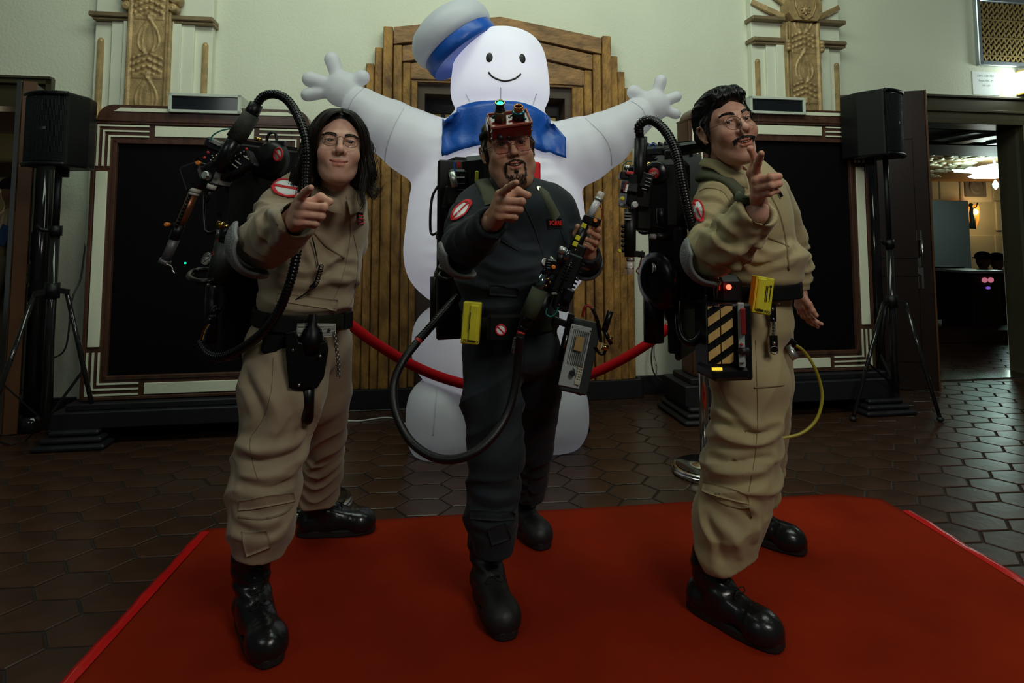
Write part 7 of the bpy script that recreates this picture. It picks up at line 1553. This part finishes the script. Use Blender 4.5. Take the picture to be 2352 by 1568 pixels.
for (x0, x1) in ((-31, -3), (0, 28)):
    b = MB()
    for k in range(-4, 5):
        y = k*38.0; poly = [(x0, y+x0*.62), (x1, y+x1*.62), (x1, y+x1*.62+19), (x0, y+x0*.62+19)]; poly = clip(poly, -64, 64, 1)
        if len(poly) > 2: b.prism([(p[0]*px_, p[1]*px_) for p in poly], fr_+Vector((0, -.004, 0)), Rb @ Vector((1, 0, 0)), (0, 0, 1), .003)
    b.build('hazard_stripes', M_hz, g)
part('amber_display', mat('amber_led', (.6, .3, 0), .4, emit=(1, .6, .05), estr=1.0), g, lambda b: [pbox(b, (1637+4*k, 847, DT-.085), 2.4, 6, .006, 0, 8, 0) for k in range(6)]); part('red_light', mat('red_led', (1, .1, .05), .4, emit=(1, .06, .03), estr=5), g, lambda b: b.ell(P(1674, 659, DT-.03), .0085, n=14, m=8)); part('red_bar', MATS['red_led'] if False else M_redl, g, lambda b: pbox(b, (1652, 659, DT-.02), 2.5, 14, .006))
ld = bpy.data.lights.new('red_led_light', 'POINT'); ld.energy = .035; ld.color = (1, .05, .02); ld.shadow_soft_size = .01; lo = bpy.data.objects.new('red_led_light', ld); C.objects.link(lo); lo.location = P(1674, 655, DT-.06)
part('chrome_rod', M_steel, g, lambda b: (pcyl(b, (1640, 625, DT), (1640, 690, DT), 1.6), pcyl(b, (1650, 620, DT-.02), (1647, 685, DT-.02), 1.6)))
part('side_panel', mat('pale_grey_metal', (0.36, 0.40, 0.38), .4, .2), g, lambda b: (pbox(b, (1703, 768, DT-.075), 14, 142, .03, 0, -20, .002), pbox(b, (1703, 808, DT-.085), 12, 44, .03, 0, -20, .001))); part('red_block', mat('dull_red_plastic', (0.20, 0.012, 0.012), .4), g, lambda b: pbox(b, (1707, 737, DT-.095), 11, 57, .03, 0, -20, .002)); part('panel_knob', M_black, g, lambda b: pcyl(b, (1700, 806, DT-.11), (1717, 806, DT-.10), 8)); part('red_mark', M_redl, g, lambda b: pbox(b, (1703, 791, DT-.102), 5, 8, .01))
text_mb_ = MB(); text_mb(text_mb_, 'UNIT', P(1684, 762, DT-.078), (0, 0, -1), (1, 0, 0), .009, .0005) if False else None
def yellow_box(label, x, y, D, w, h, tilt, yaw, txt=True, side=1):
    g = root('yellow_meter', P(x, y, D), label, 'meter', 'yellow meters'); s_ = D/F; R = Matrix.Rotation(math.radians(yaw), 3, 'Z') @ Matrix.Rotation(math.radians(tilt), 3, 'Y'); c = P(x, y, D)
    b = MB(); b.box(c, (w*s_, .030, h*s_), R, .003); b.box(c+R @ Vector((-side*w*s_*.18, 0, h*s_*.02)), (w*s_*.5, .046, h*s_*.86), R, .004); b.build('case', M_yel, g)
    b = MB(); [b.box(c+R @ Vector((w*s_*(-.02+.16*(k % 3)), -.0165 if k % 3 else -.024, h*s_*(.08*(k//3)-.1))), (.002, .002, .012), R) for k in range(15)]; b.ell(c+R @ Vector((w*s_*.30, -.016, h*s_*.28)), .004, n=10, m=6); b.build('printed_marks', M_black, g)
    if txt: b = MB(); text_mb(b, 'LIFEGUARD II', c+R @ Vector((-w*s_*.40, -.0245, -h*s_*.42)), R @ Vector((1, 0, -.06)), R @ Vector((0, 0, 1)), .0105, .0006, xs=.86, bold=.0003); b.build('lettering', M_black, g)
    return g
yellow_box('yellow gas meter hanging on the belt of the right man', 1748, 678, 1.93, 46, 84, 10, 12); 
g = key_chain('black key strap with steel studs and ring on the right man\'s belt', [(1776, 735), (1777, 752), (1776, 770)], 1.97); part('leather_tab', M_leath, g, lambda b: pbox(b, (1775, 718, 1.97), 14, 40, .006)); part('leather_tab', M_leath, g, lambda b: pbox(b, (1777, 789, 1.97), 17, 36, .006)); part('stud', M_steel, g, lambda b: [b.ell(P(x, y, 1.962), .006, n=10, m=6) for (x, y) in ((1774, 710), (1778, 788))]); part('ring', M_steel, g, lambda b: b.tube([P(1778+9*math.cos(a), 804+9*math.sin(a), 1.965) for a in [2*math.pi*i/20 for i in range(20)]], .0022, 6, closed=True))
g = root('yellow_hose', P(1850, 800, 2.2), 'translucent yellow hose looping beside the right man\'s hip', 'hose'); pipe('hose', mat('yellow_vinyl', (0.42, 0.38, 0.04), .25, alpha=.85), g, [(1822, 790, 2.16), (1845, 805, 2.2), (1868, 838, 2.22), (1884, 880, 2.24), (1888, 920, 2.24), (1874, 965, 2.23), (1840, 995, 2.22), (1795, 1006, 2.22)], 3.6, 10); part('hose_connector', M_alu, g, lambda b: (pcyl(b, (1808, 795, 2.12), (1828, 824, 2.10), 8.5, 9), )); part('black_plug', M_pk, g, lambda b: pcyl(b, (1795, 770, 2.15), (1824, 792, 2.15), 12, 9))
part('belt_plate', M_lbl, MR, lambda b: (pbox(b, (1790, 676, 2.0), 14, 42, .006, 18), )); part('chest_wire', M_hose, MR, lambda b: b.tube(smooth_path([clR.hit(x, y)[0]+Vector((0, -.01, 0)) for x, y in ((1776, 425), (1786, 440), (1793, 452))]), .005, 6))
# ---------------- centre man's pack, gun, box
cC = P(1110, 560, 2.44); pC, TC = pack('black equipment backpack with a yellow strip behind the centre man', cC, math.radians(22), .95)
part('side_frame', M_pk, pC, lambda b: (pbox(b, (1095, 400, 2.30), 60, 82, .10, -6, 0, .02), pbox(b, (1052, 432, 2.28), 44, 84, .08, 0, 0, .01), pbox(b, (1030, 455, 2.3), 20, 60, .06, 10, 0, .01), pbox(b, (1028, 545, 2.3), 8, 150, .02, -2), pbox(b, (1058, 640, 2.32), 36, 110, .10, 4, 0, .02))); part('yellow_strip', M_yel, pC, lambda b: pbox(b, (1095, 405, 2.242), 8, 26, .01, 3)); part('steel_tube', M_alu, pC, lambda b: pcyl(b, (1045, 430, 2.22), (1038, 395, 2.22), 8)); part('slots', M_pk2, pC, lambda b: [pbox(b, (1058, 408+14*k, 2.232), 22, 4, .01) for k in range(4)])
part('red_label', M_redl, pC, lambda b: pbox(b, (1054, 378, 2.238), 9, 14, .004)); part('blue_wire', MATS['blue_wire2'], pC, lambda b: b.tube(smooth_path([P(1046, 372, 2.22), P(1043, 384, 2.22), P(1048, 395, 2.22)]), .004, 6))
part('ring_bracket', M_pk2, pC, lambda b: [b.tube([P(1030+20*math.cos(a), y+9*math.sin(a), 2.25-.04*math.sin(a)) for a in [math.pi*(-.1+1.7*i/18) for i in range(19)]], .008, 6) for y in (614, 632)])
b = MB(); ribbed(b, [P(*q) for q in [(1052, 680, 2.22), (1020, 715, 2.16), (985, 755, 2.1), (960, 782, 2.06)]], 9.5*2.1/F, .009, deep=.2); b.build('ribbed_hose', M_hose, pC); part('red_band', M_redl, pC, lambda b: pcyl(b, (962, 780, 2.06), (957, 788, 2.05), 8.5))
b = MB(); b.tube(smooth_path([P(*q) for q in [(958, 786, 2.05), (925, 830, 2.0), (904, 885, 1.97), (910, 950, 1.93), (945, 1015, 1.90), (1005, 1052, 1.86), (1070, 1048, 1.84), (1125, 1010, 1.86), (1165, 950, 1.90), (1184, 880, 1.92), (1190, 820, 1.92), (1196, 770, 1.90)]], 12), 9.5*1.95/F, 14); b.build('smooth_hose', mat('braided_hose', (0.004, 0.004, 0.0045), .4, bump=.15, bscale=300), pC)
pipe('tail_hose', M_hose, pC, [(930, 834, 2.03), (936, 900, 2.02), (940, 970, 1.99)], 1.2) if False else None
GD = 1.93; g = root('hose_gun', P(1270, 640, GD), 'black hose gun with green sleeve and silver light tube, held by the centre man', 'prop gun', 'hose guns')
def gc(name, m, p0, p1, r0, r1=None, d0=0.0, d1=None, n=20): return part(name, m, g, lambda b: pcyl(b, (*p0, GD+d0), (*p1, GD+(d0 if d1 is None else d1)), r0, r1, n))
def gb(name, m, *bs, ch=.005): return part(name, m, g, lambda b: [pbox(b, (x, y, GD+d), w, h, dp, tl, 0, ch) for (x, y, w, h, dp, tl, d) in bs])
gc('red_collar', M_redl, (1194, 770), (1199, 758), 9); gc('black_collar', M_pk2, (1198, 760), (1204, 744), 10, 13); gc('tail_tube', M_pk, (1203, 748), (1216, 718), 14, 16)
gc('olive_sleeve', mat('olive_tape', (0.048, 0.058, 0.034), .8, spec=.2, bump=.2, bscale=25), (1213, 728), (1240, 664), 20, 19, -.01); gc('twin_tube', M_pk, (1232, 738), (1258, 672), 14, 14, .02); gc('silver_tube', mat('blue_steel', (.16, .20, .22), .12, .9), (1236, 672), (1248, 630), 10, 10, -.02); gc('tube_elbow', M_pk2, (1248, 634), (1262, 618), 11, 12, -.01)
gb('control_box', M_pk2, (1268, 612, 32, 34, .06, 8, .0)); gb('gun_body', M_pk, (1300, 628, 44, 96, .08, 22, .03), (1318, 592, 34, 66, .07, 22, .04)); gb('lower_block', M_pk, (1290, 690, 36, 44, .06, 14, .02)); gb('side_block', M_pk2, (1304, 676, 22, 30, .05, 22, -.01))
part('ribbed_block', M_pk2, g, lambda b: [pbox(b, (1336-3.6*k, 606+8.6*k, GD+.03), 12, 4, .05, 22, 0, .001) for k in range(8)])
part('vent_grooves', M_pk2, g, lambda b: [pbox(b, (1296+3*k, 640-7.2*k, GD-.012), 16, 2.2, .006, 22, 0, .0008) for k in range(5)]); part('body_rail', M_pk2, g, lambda b: pcyl(b, (1286, 664, GD-.015), (1318, 584, GD-.005), 3)); part('body_screw', M_steel, g, lambda b: [b.ell(P(x, y, GD-.012), .0028, n=8, m=5) for (x, y) in ((1290, 662), (1312, 604), (1322, 574), (1300, 686), (1284, 700))])
gc('black_tube', M_pk, (1283, 606), (1291, 580), 9, 9, -.02); gc('steel_cap', M_alu, (1290, 582), (1295, 567), 10.5, 10.5, -.02); gc('short_tube', M_pk2, (1262, 604), (1267, 596), 6, 6, -.01); gc('small_cap', M_alu, (1266, 598), (1269, 590), 6, 6, -.01); gc('pale_tube', MATS['blue_steel'], (1298, 598), (1306, 574), 6, 6, -.03)
part('orange_button', M_orange, g, lambda b: b.lathe(P(1271, 613, GD-.03), (0, -1, 0), [(0, .007), (.010, .007), (.013, .004)], 10)); part('switch_marks', M_alu, g, lambda b: [pbox(b, (1260, 603+6*k, GD-.032), 9, 1.4, .003, 8) for k in range(3)]); part('pink_label', M_lbl, g, lambda b: pbox(b, (1273, 674, GD-.02), 14, 5, .02, -3)); pipe('green_wire', M_grn, g, [(1256, 708, GD-.01), (1254, 720, GD-.01), (1264, 727, GD-.01), (1276, 720, GD-.01), (1282, 706, GD-.01)], 1.8)
part('brass_fitting', M_brass, g, lambda b: [b.ell(P(x, y, GD-.025), .0045, n=8, m=6) for (x, y) in ((1258, 640), (1263, 648), (1254, 656))]); gc('front_grip', M_pk, (1316, 580), (1352, 504), 13, 11, .03, .075)
part('yellow_stripes', M_yel, g, lambda b: [pbox(b, (x, y, GD+d), 11, 11, .010, 25, 0, .001) for (x, y, d) in ((1321, 560, .005), (1327, 546, .012), (1341, 518, .03))]); gb('muzzle_block', M_pk2, (1354, 506, 30, 20, .05, 22, .065), (1370, 511, 14, 20, .03, 22, .065), ch=.004); part('orange_button', M_orange, g, lambda b: b.lathe(P(1367, 506, GD+.04), (0, -1, 0), [(0, .007), (.010, .006)], 10))
gc('light_tube', mat('frosted_tube', (.55, .56, .60), .25, coat=.5), (1354, 497), (1375, 458), 8.5, 8.5, .06); gc('tip_ring', M_alu, (1374, 461), (1377, 455), 10.5, 10.5, .06); gc('clear_tip', MATS['clear_plastic'], (1376, 457), (1382, 441), 8.5, 8.5, .06); pipe('orange_wire', M_redw, g, [(1376, 468, GD+.07), (1383, 485, GD+.07), (1381, 505, GD+.07), (1377, 520, GD+.07)], 1.3)
# metal box on his hip
g = root('metal_meter_box', P(1328, 815, 2.1), 'tilted aluminium instrument box hanging at the centre man\'s left hip', 'instrument'); BD = 2.08; tl_ = 13.5
part('box_shell', mat('dark_green_metal', (.06, .075, .072), .35, .6), g, lambda b: (pbox(b, (1326, 815, BD+.03), 66, 160, .08, tl_, 12, .006), pbox(b, (1314, 890, BD+.03), 44, 16, .07, tl_+8, 12, .006))); part('front_plate', mat('pale_aluminium', (.40, .45, .44), .35, .25), g, lambda b: pbox(b, (1321, 818, BD-.016), 50, 138, .006, tl_, 12, .002))
def bq(u, v, d=-.022): a = math.radians(tl_); return (1321+u*math.cos(a)-v*math.sin(a), 818+u*math.sin(a)+v*math.cos(a), BD+d)
part('ribs', mat('groove_dark', (.10, .115, .11), .4, .5), g, lambda b: [pbox(b, bq(-20+4.4*k, -20), 1.3, 78, .003, tl_, 12) for k in range(10)]); part('brass_plate', mat('dull_brass', (.38, .26, .10), .5, .3), g, lambda b: pbox(b, bq(2, -30, -.026), 20, 32, .004, tl_, 12, .0005)); part('dial', M_black, g, lambda b: b.lathe(P(*bq(2, 38, -.02)), (0, -1, 0), [(0, .010), (.018, .009)], 14)); part('dial_plate', M_steel, g, lambda b: b.lathe(P(*bq(-3, 36, -.018)), (0, -1, 0), [(0, .016), (.003, .016)], 18))
part('cream_panel', mat('cream_label', (.42, .42, .30), .5), g, lambda b: pbox(b, bq(18, 38, -.020), 12, 46, .003, tl_, 12)); part('panel_print', M_black, g, lambda b: [pbox(b, bq(14+4*(k % 3), 20+6*(k//3), -.023), 2, 1.4, .001, tl_+20*(k % 2), 12, 0) for k in range(18)]); part('corner_screw', M_black, g, lambda b: [b.ell(P(*bq(u, v, -.02)), .003, n=8, m=5) for u in (-21, 21) for v in (-64, 64)])
pipe('red_cable', M_redw, g, [(1338, 728, BD), (1342, 708, BD), (1352, 702, BD), (1362, 712, BD)], 3.2); pipe('black_cable', M_hose, g, [(1360, 708, BD), (1372, 735, BD), (1378, 765, BD), (1380, 785, BD)], 4); part('crank_handle', M_pk2, g, lambda b: (pcyl(b, (1402, 714, BD), (1388, 760, BD), 7.5), pcyl(b, (1386, 755, BD), (1404, 790, BD), 5))); part('brass_coupling', M_brass, g, lambda b: (pcyl(b, (1382, 795, BD), (1396, 800, BD), 7), pcyl(b, (1398, 776, BD), (1406, 779, BD), 5)))
pipe('black_cable', M_hose, g, [(1366, 795, BD), (1376, 810, BD), (1386, 812, BD), (1392, 800, BD)], 3.5); part('clip_frame', M_pk, g, lambda b: (pbox(b, (1300, 775, BD+.04), 14, 110, .03, tl_, 0, .003), pbox(b, (1290, 740, BD+.05), 40, 14, .03, 20, 0, .003))); part('steel_pin', M_steel, g, lambda b: pcyl(b, (1296, 800, BD), (1303, 770, BD), 4))
yellow_box('yellow gas meter hanging on the belt of the centre man', 1083, 741, 2.02, 40, 94, 4, -8, True, -1)
g = root('belt_pouch', P(1160, 752, 2.0), 'black belt pouch with a round red and white badge on the centre man', 'pouch'); part('pouch_body', M_nyl, g, lambda b: pbox(b, (1160, 752, 2.0), 80, 60, .05, 1, 10, .008)); cP = Cloth(*(lambda o: (np.array([list(v.co+Vector(ROOTLOC[o.name])) for v in o.data.vertices]), np.array([list(p.vertices)[:4] if len(p.vertices) >= 4 else list(p.vertices)+[p.vertices[-1]] for p in o.data.polygons])))([c for c in g.children][0])); emblem(cP, 1150, 757, (13, 0), (0, -13), g, 'badge_disc', slash=-1, off=.002)
key_chain('steel key ring hanging below the centre man\'s pouch', [(1182, 780), (1180, 795), (1179, 805)], 1.97)
# straps
for nm, cl_, pts in (('shoulder_strap', clC, [(1108, 418), (1120, 440), (1128, 470)]), ('shoulder_strap', clC, [(1246, 440), (1262, 470), (1276, 500)])): strap(cl_, nm, pts, .026, M_olive, MC_, off=.004, th=.008)
# headset box
g = root('goggle_headset', HC.w((0, -.08, .09)), 'dark red wooden headset box with two lenses strapped on the centre man\'s forehead', 'headset'); M_rw = mat('red_lacquered_wood', (0.13, 0.014, 0.012), .22, noise=.3, nscale=12, coat=.4); Rh = HC.R @ Matrix.Rotation(math.radians(-12), 3, 'X')
def hw(x, y, z): return HC.w((x, y, z))
hc = Vector((0, -.115, .076)); Rx = Matrix.Rotation(math.radians(46), 3, 'X')
def hq(x, y, z): return HC.w(hc+Rx @ Vector((x, y, z)))
Rf = HC.R @ Rx
def hb_(b, x, y, z, w, d, h, ch=.0015): b.box(hq(x, y, z), (w, d, h), Rf, ch)
part('box_body', M_rw, g, lambda b: (hb_(b, 0, 0, -.012, .130, .080, .046, .003), hb_(b, -.066, .030, -.040, .008, .05, .07), hb_(b, .066, .030, -.040, .008, .05, .07)))
M_rw2 = mat('pale_red_edge', (0.30, 0.07, 0.045), .35); part('box_rim', M_rw2, g, lambda b: (hb_(b, 0, -.039, .014, .136, .006, .010), hb_(b, 0, .039, .014, .136, .006, .010), hb_(b, -.065, 0, .014, .006, .082, .010), hb_(b, .065, 0, .014, .006, .082, .010)))
up = Rf @ Vector((0, 0, 1)); part('tall_eyepiece', mat('worn_brass_tube', (.16, .11, .06), .4, .6), g, lambda b: b.lathe(hq(-.030, 0, .014), up, [(0, .020), (.034, .0185), (.036, .017)], 24)); part('eyepiece_barrel', M_gloss, g, lambda b: b.lathe(hq(-.030, 0, .050), up, [(0, .0165), (.008, .016), (.011, .0145), (.020, .0140), (.025, .0155), (.030, .0150)], 24, cap=False)); part('green_lens', mat('green_glow_lens', (0, .6, .4), .1, emit=(.05, 1, .6), estr=1.3), g, lambda b: b.lathe(hq(-.030, 0, .075), up, [(0, .0125), (.003, .010), (.004, 0)], 20)); part('brass_rim', M_brass, g, lambda b: b.tube([hq(-.030, 0, .080)+Rf @ Vector((math.cos(a), math.sin(a), 0))*.0148 for a in [2*math.pi*i/24 for i in range(24)]], .0016, 6, closed=True))
M_teal = mat('teal_metal', (.02, .16, .22), .25, .7); part('short_eyepiece', M_gloss, g, lambda b: b.lathe(hq(.030, 0, .014), up, [(0, .022), (.022, .020)], 24)); part('teal_ring', M_teal, g, lambda b: b.lathe(hq(.030, 0, .034), up, [(0, .0205), (.006, .0205), (.007, .015)], 24)); part('copper_ring', mat('copper_ring', (.55, .22, .07), .25, .9), g, lambda b: b.lathe(hq(.030, 0, .040), up, [(0, .0155), (.018, .0155), (.019, .0115), (.012, .011)], 24, cap=False)); part('dark_lens', MATS['smoked_glass'], g, lambda b: b.lathe(hq(.030, 0, .050), up, [(0, .0115), (.002, 0)], 20))
part('teal_screw', M_teal, g, lambda b: (b.ell(hq(.046, -.024, .022), (.006, .010, .005)), b.ell(hq(-.052, .006, .024), .006, n=10, m=6))); part('steel_stud', M_steel, g, lambda b: [b.ell(hq(x, y, z), .0042, n=10, m=6) for (x, y, z) in ((0, 0, .020), (-.066, -.03, -.01), (-.066, -.03, -.035), (.066, -.03, -.005), (.066, -.03, -.02), (0.006, .004, .022))]); part('side_knob', M_black, g, lambda b: (b.lathe(hq(-.040, -.040, -.022), Rf @ Vector((0, -1, 0)), [(0, .009), (.012, .008), (.014, 0)], 14), b.ell(hq(-.012, -.044, -.026), .005, n=8, m=6)))
part('head_strap', M_nyl, g, lambda b: b.tube([HC.w((.088*math.sin(a), .020-.106*math.cos(a), .062)) for a in [.5+5.28*i/30 for i in range(31)]], .01, 6, rfun=lambda a: (.003, .013), flat=HC.R @ Vector((0, 0, 1))))
# ================================================================ GIANT WHITE INFLATABLE FIGURE (plain stand-in)
def nylon(name, col, tr=.42):
    m = bpy.data.materials.new(name); m.use_nodes = True; nt = m.node_tree; nt.nodes.remove(nt.nodes['Principled BSDF']); out = nt.nodes['Material Output']
    d = nt.nodes.new('ShaderNodeBsdfPrincipled'); sock(d, 'Base Color', (*col, 1)); sock(d, 'Roughness', .42); sock(d, 'Specular IOR Level', .4); t = nt.nodes.new('ShaderNodeBsdfTranslucent'); t.inputs[0].default_value = (*col, 1)
    n = nt.nodes.new('ShaderNodeTexNoise'); n.inputs['Scale'].default_value = 9; n.inputs['Detail'].default_value = 3; tc = nt.nodes.new('ShaderNodeTexCoord'); nt.links.new(tc.outputs['Object'], n.inputs['Vector']); bp = nt.nodes.new('ShaderNodeBump'); bp.inputs['Strength'].default_value = .25; bp.inputs['Distance'].default_value = .02
    nt.links.new(n.outputs['Fac'], bp.inputs['Height']); nt.links.new(bp.outputs[0], d.inputs['Normal'])
    x = nt.nodes.new('ShaderNodeMixShader'); x.inputs[0].default_value = tr; nt.links.new(d.outputs[0], x.inputs[1]); nt.links.new(t.outputs[0], x.inputs[2]); nt.links.new(x.outputs[0], out.inputs['Surface']); MATS[name] = m; return m
M_nylon = nylon('white_nylon', (0.80, 0.81, 0.86)); M_blue = mat('blue_nylon', (0.010, 0.085, 0.42), 0.35, bump=0.5, bscale=12, noise=.2, nscale=4); M_pale = mat('pale_blue_trim', (0.42, 0.58, 0.72), 0.4)
IN = root('inflatable_figure', (-0.08, 3.95, 0), 'giant white inflatable figure with raised arms, blue cape and tilted cap, behind the men', 'inflatable')
ID = 3.78
def ip(x, y, d=0.0): return P(x, y, ID+d)
S = SDF(ip(680, 1060)-Vector((.1, .55, .06)), ip(1580, 0)+Vector((.1, .55, .1)), .0145); pxm = ID/F
def seg(c, rx, ry, rz, R=None, k=.02): S.ell(c, (rx*pxm, ry, rz*pxm), R=R, k=k)
def sq(c, hx, hy, hz, e=3.0, k=.02, tp=0.0):
    """barrel: superellipsoid, tp tapers the top"""
    c = np.array(c); r = np.array((hx*pxm, hy, hz*pxm))
    def fn(X):
        q = (X-c)/r; s_ = 1-tp*q[..., 2]; rr = np.sqrt((q[..., 0]/s_)**2+(q[..., 1]/s_)**2); v = (rr**e+np.abs(q[..., 2])**e)**(1/e); return (v-1)*r.min()
    S.put(fn, c-r*1.25, c+r*1.25, k, m=.05)
sq(ip(1149, 172), 112, .275, 104, 3.2, .01, .10)                    # head
sq(ip(1146, 300), 120, .30, 70, 2.4, .03); sq(ip(1140, 480, .04), 204, .42, 235, 2.5, .03, .14); sq(ip(1140, 590, .04), 206, .43, 120, 2.3, .05)
sq(ip(1140, 790, .04), 192, .37, 108, 2.8, .008)                     # hips
sq(ip(1018, 962, -.02), 82, .25, 92, 2.7, .008); sq(ip(1262, 948, .06), 90, .25, 86, 2.7, .008)
def arm(lst, k=.012):
    for a, b in zip(lst[:-1], lst[1:]): S.cap(ip(*a[:2], a[3]), ip(*b[:2], b[3]), a[2]*pxm, b[2]*pxm, k=k)
arm([(1035, 372, 90, .02), (945, 325, 76, .0)], .03); arm([(938, 320, 72, 0), (895, 293, 66, -.02)], .012); arm([(888, 288, 63, -.02), (832, 246, 45, -.04)], .008)
arm([(1265, 372, 88, .02), (1335, 345, 78, 0)], .03); arm([(1342, 343, 74, 0), (1385, 322, 66, -.02)], .012); arm([(1392, 318, 64, -.02), (1462, 268, 42, -.04)], .008)
def hnd(c, r, fs):
    S.ell(ip(*c, -.05), (r*pxm, .075, r*pxm), k=.008)
    for (x, y, rr) in fs: a = ip(c[0]+(x-c[0])*.45, c[1]+(y-c[1])*.45, -.05); b_ = ip(x, y, -.05); S.cap(a, b_, rr*pxm*.9, rr*pxm, k=.008)
hnd((787, 205), 42, [(762, 137, 17), (832, 178, 18), (712, 182, 18), (706, 218, 15)])
hnd((1500, 243), 36, [(1518, 185, 14), (1456, 212, 17), (1553, 222, 13), (1552, 262, 12)])
V, Fq = S.mesh(relax=1); N = vnormals(V, Fq)
D_ = np.zeros(len(V))
zz = V[:, 2]; th_ = np.arctan2(V[:, 0]+.09, -(V[:, 1]-ID-.02)); tor_ = (zz > ip(0, 680).z) & (zz < ip(0, 300).z) & (np.abs(V[:, 0]+.09) < .58)
D_ += .0035*np.sin(zz*75+1.2*np.sin(th_*5))*tor_*np.exp(-((np.abs(th_)-.75)/.18)**2)*1.4                       # puckers along the seams
for s_ in (-.75, .75): D_ -= .006*np.exp(-((th_-s_)/.02)**2)*tor_
D_ += .003*ridges(V, 7, 4)*(~tor_)
V = V+N*D_[:, None]; icl = Cloth(V, Fq); mesh_np('inflated_body', V, Fq, M_nylon, IN)
for (nm, pts) in (('stitched_seam', [(928, 248), (905, 290), (888, 340), (884, 376)]), ('stitched_seam', [(838, 200), (812, 225), (800, 250)]), ('stitched_seam', [(1345, 272), (1385, 310), (1402, 345), (1404, 380)]), ('stitched_seam', [(1450, 232), (1475, 250), (1492, 290)]),
                  ('stitched_seam', [(1003, 895), (1000, 940), (994, 1000)]), ('stitched_seam', [(1066, 905), (1082, 945), (1088, 980)]), ('stitched_seam', [(1150, 200), (1150, 232)]), ('stitched_seam', [(1070, 215), (1085, 245)]), ('stitched_seam', [(1232, 215), (1222, 245)])):
    on_tube(nm, icl, pts, .0035, M_nylon, IN, off=.001, n=10, sides=5)
# cape-like collar
tops = [(1016, 282), (1040, 262), (1078, 247), (1112, 240), (1146, 237), (1182, 241), (1216, 251), (1246, 268), (1272, 292), (1300, 322)]; bots = [(1022, 362), (1050, 352), (1080, 344), (1108, 338), (1146, 332), (1182, 336), (1214, 342), (1242, 351), (1270, 359), (1298, 364)]
def cape(name, f0, f1, off, m, ends=None, thick=.006):
    b = MB(); vs_ = []; nn = 36; mm = 8; tp = smooth_path([(x, y, 0) for x, y in tops], 4); bt_ = smooth_path([(x, y, 0) for x, y in bots], 4); last = None
    i0, i1 = (0, len(tp)-1) if ends is None else ends
    for i in range(i0, i1+1):
        for j in range(mm+1):
            f = f0+(f1-f0)*j/mm; q = tp[i].lerp(bt_[i], f); h = icl.hit(q.x, q.y); p = (h[0]+h[1]*off) if h[0] else last
            if last is not None and p.y > last.y+.12: p = ray(q.x, q.y)*((last.y)/ray(q.x, q.y).y)+Vector((0, 0, CAMZ))
            p = p+Vector((0, -.006*math.sin(i*1.3)*f, 0)); vs_.append(p); last = p
    k = mm+1; ni = i1-i0+1
    for _ in range(6):
        w_ = list(vs_)
        for i in range(ni):
            for j in range(k):
                q = [vs_[a*k+c] for a, c in ((i-1, j), (i+1, j), (i, j-1), (i, j+1)) if 0 <= a < ni and 0 <= c < k]; y = sum(p.y for p in q)/len(q); p = vs_[i*k+j]; o = Vector((0, 0, CAMZ)); ny = min(p.y, p.y*.4+y*.6); w_[i*k+j] = o+(p-o)*(ny/p.y)
        vs_ = w_
    fs = [(i*k+j, i*k+j+1, (i+1)*k+j+1, (i+1)*k+j) for i in range(i1-i0) for j in range(mm)]; b.add(vs_, fs, True); o = b.build(name, m, IN); sl = o.modifiers.new('solid', 'SOLIDIFY'); sl.thickness = thick; sl.offset = 0; return o
cape('blue_cape', 0, 1, .030, M_blue); 
# plain face: two dots and a smile
b = MB()
for (x, y) in ((1124, 132), (1200, 134)):
    h = icl.hit(x, y); b = MB(); x_, y_, d_ = frame_of(h[1]); R = Matrix((x_, y_, d_)).transposed(); b.ell(h[0], (.021, .030, .006), R, 20, 8) if abs(y_.z) > .5 else b.ell(h[0], (.030, .021, .006), R, 20, 8); b.build('printed_eye', M_black, IN)
on_tube('printed_smile', icl, [(1122, 166), (1134, 178), (1158, 186), (1182, 181), (1196, 170)], .006, M_black, IN, off=0)
# tilted cap
ax_ = (ip(1018, 62)-ip(1085, 150)).normalized(); cb = ip(1068, 122, -.02); b = MB()
b.lathe(cb-ax_*.02, ax_, [(0, .245), (.04, .252), (.10, .250), (.125, .235)], 48, cap=True); b.build('cap_band', M_blue, IN)
b = MB(); b.lathe(cb+ax_*.07, ax_, [(0, .20), (.0, .252), (.035, .272), (.085, .276), (.13, .262), (.175, .225), (.205, .165), (.222, .09), (.228, .0)], 56, cap=False); b.build('cap_crown', M_nylon, IN)
b = MB(); h = icl.hit(1225, 405); b.box(h[0]+Vector((-.01, -.02, 0)), (.10, .03, .16), None, .01); b.build('red_tie', mat('red_nylon', (0.6, 0.01, 0.015), .4), IN)
for (x, y, d, e, r_) in ((1150, 180, .0, 2.9, .12), (1140, 480, .04, 4.0, .2), (1140, 800, .04, .9, .15)):
    ld = bpy.data.lights.new('inflatable_lamp', 'POINT'); ld.energy = e; ld.color = (1, .97, 1); ld.shadow_soft_size = r_; lo = bpy.data.objects.new('inflatable_lamp', ld); C.objects.link(lo); lo.location = ip(x, y, d)
# tether strap and stake at the right foot
b = MB(); b.tube([P(1330, 900, 3.95), P(1340, 960, 3.95), G(1345, 985)+Vector((0, 0, .01))], .006, 6); b.box(G(1345, 990)+Vector((0, 0, .012)), (.06, .03, .02)); b.build('tether_strap', M_black, IN)
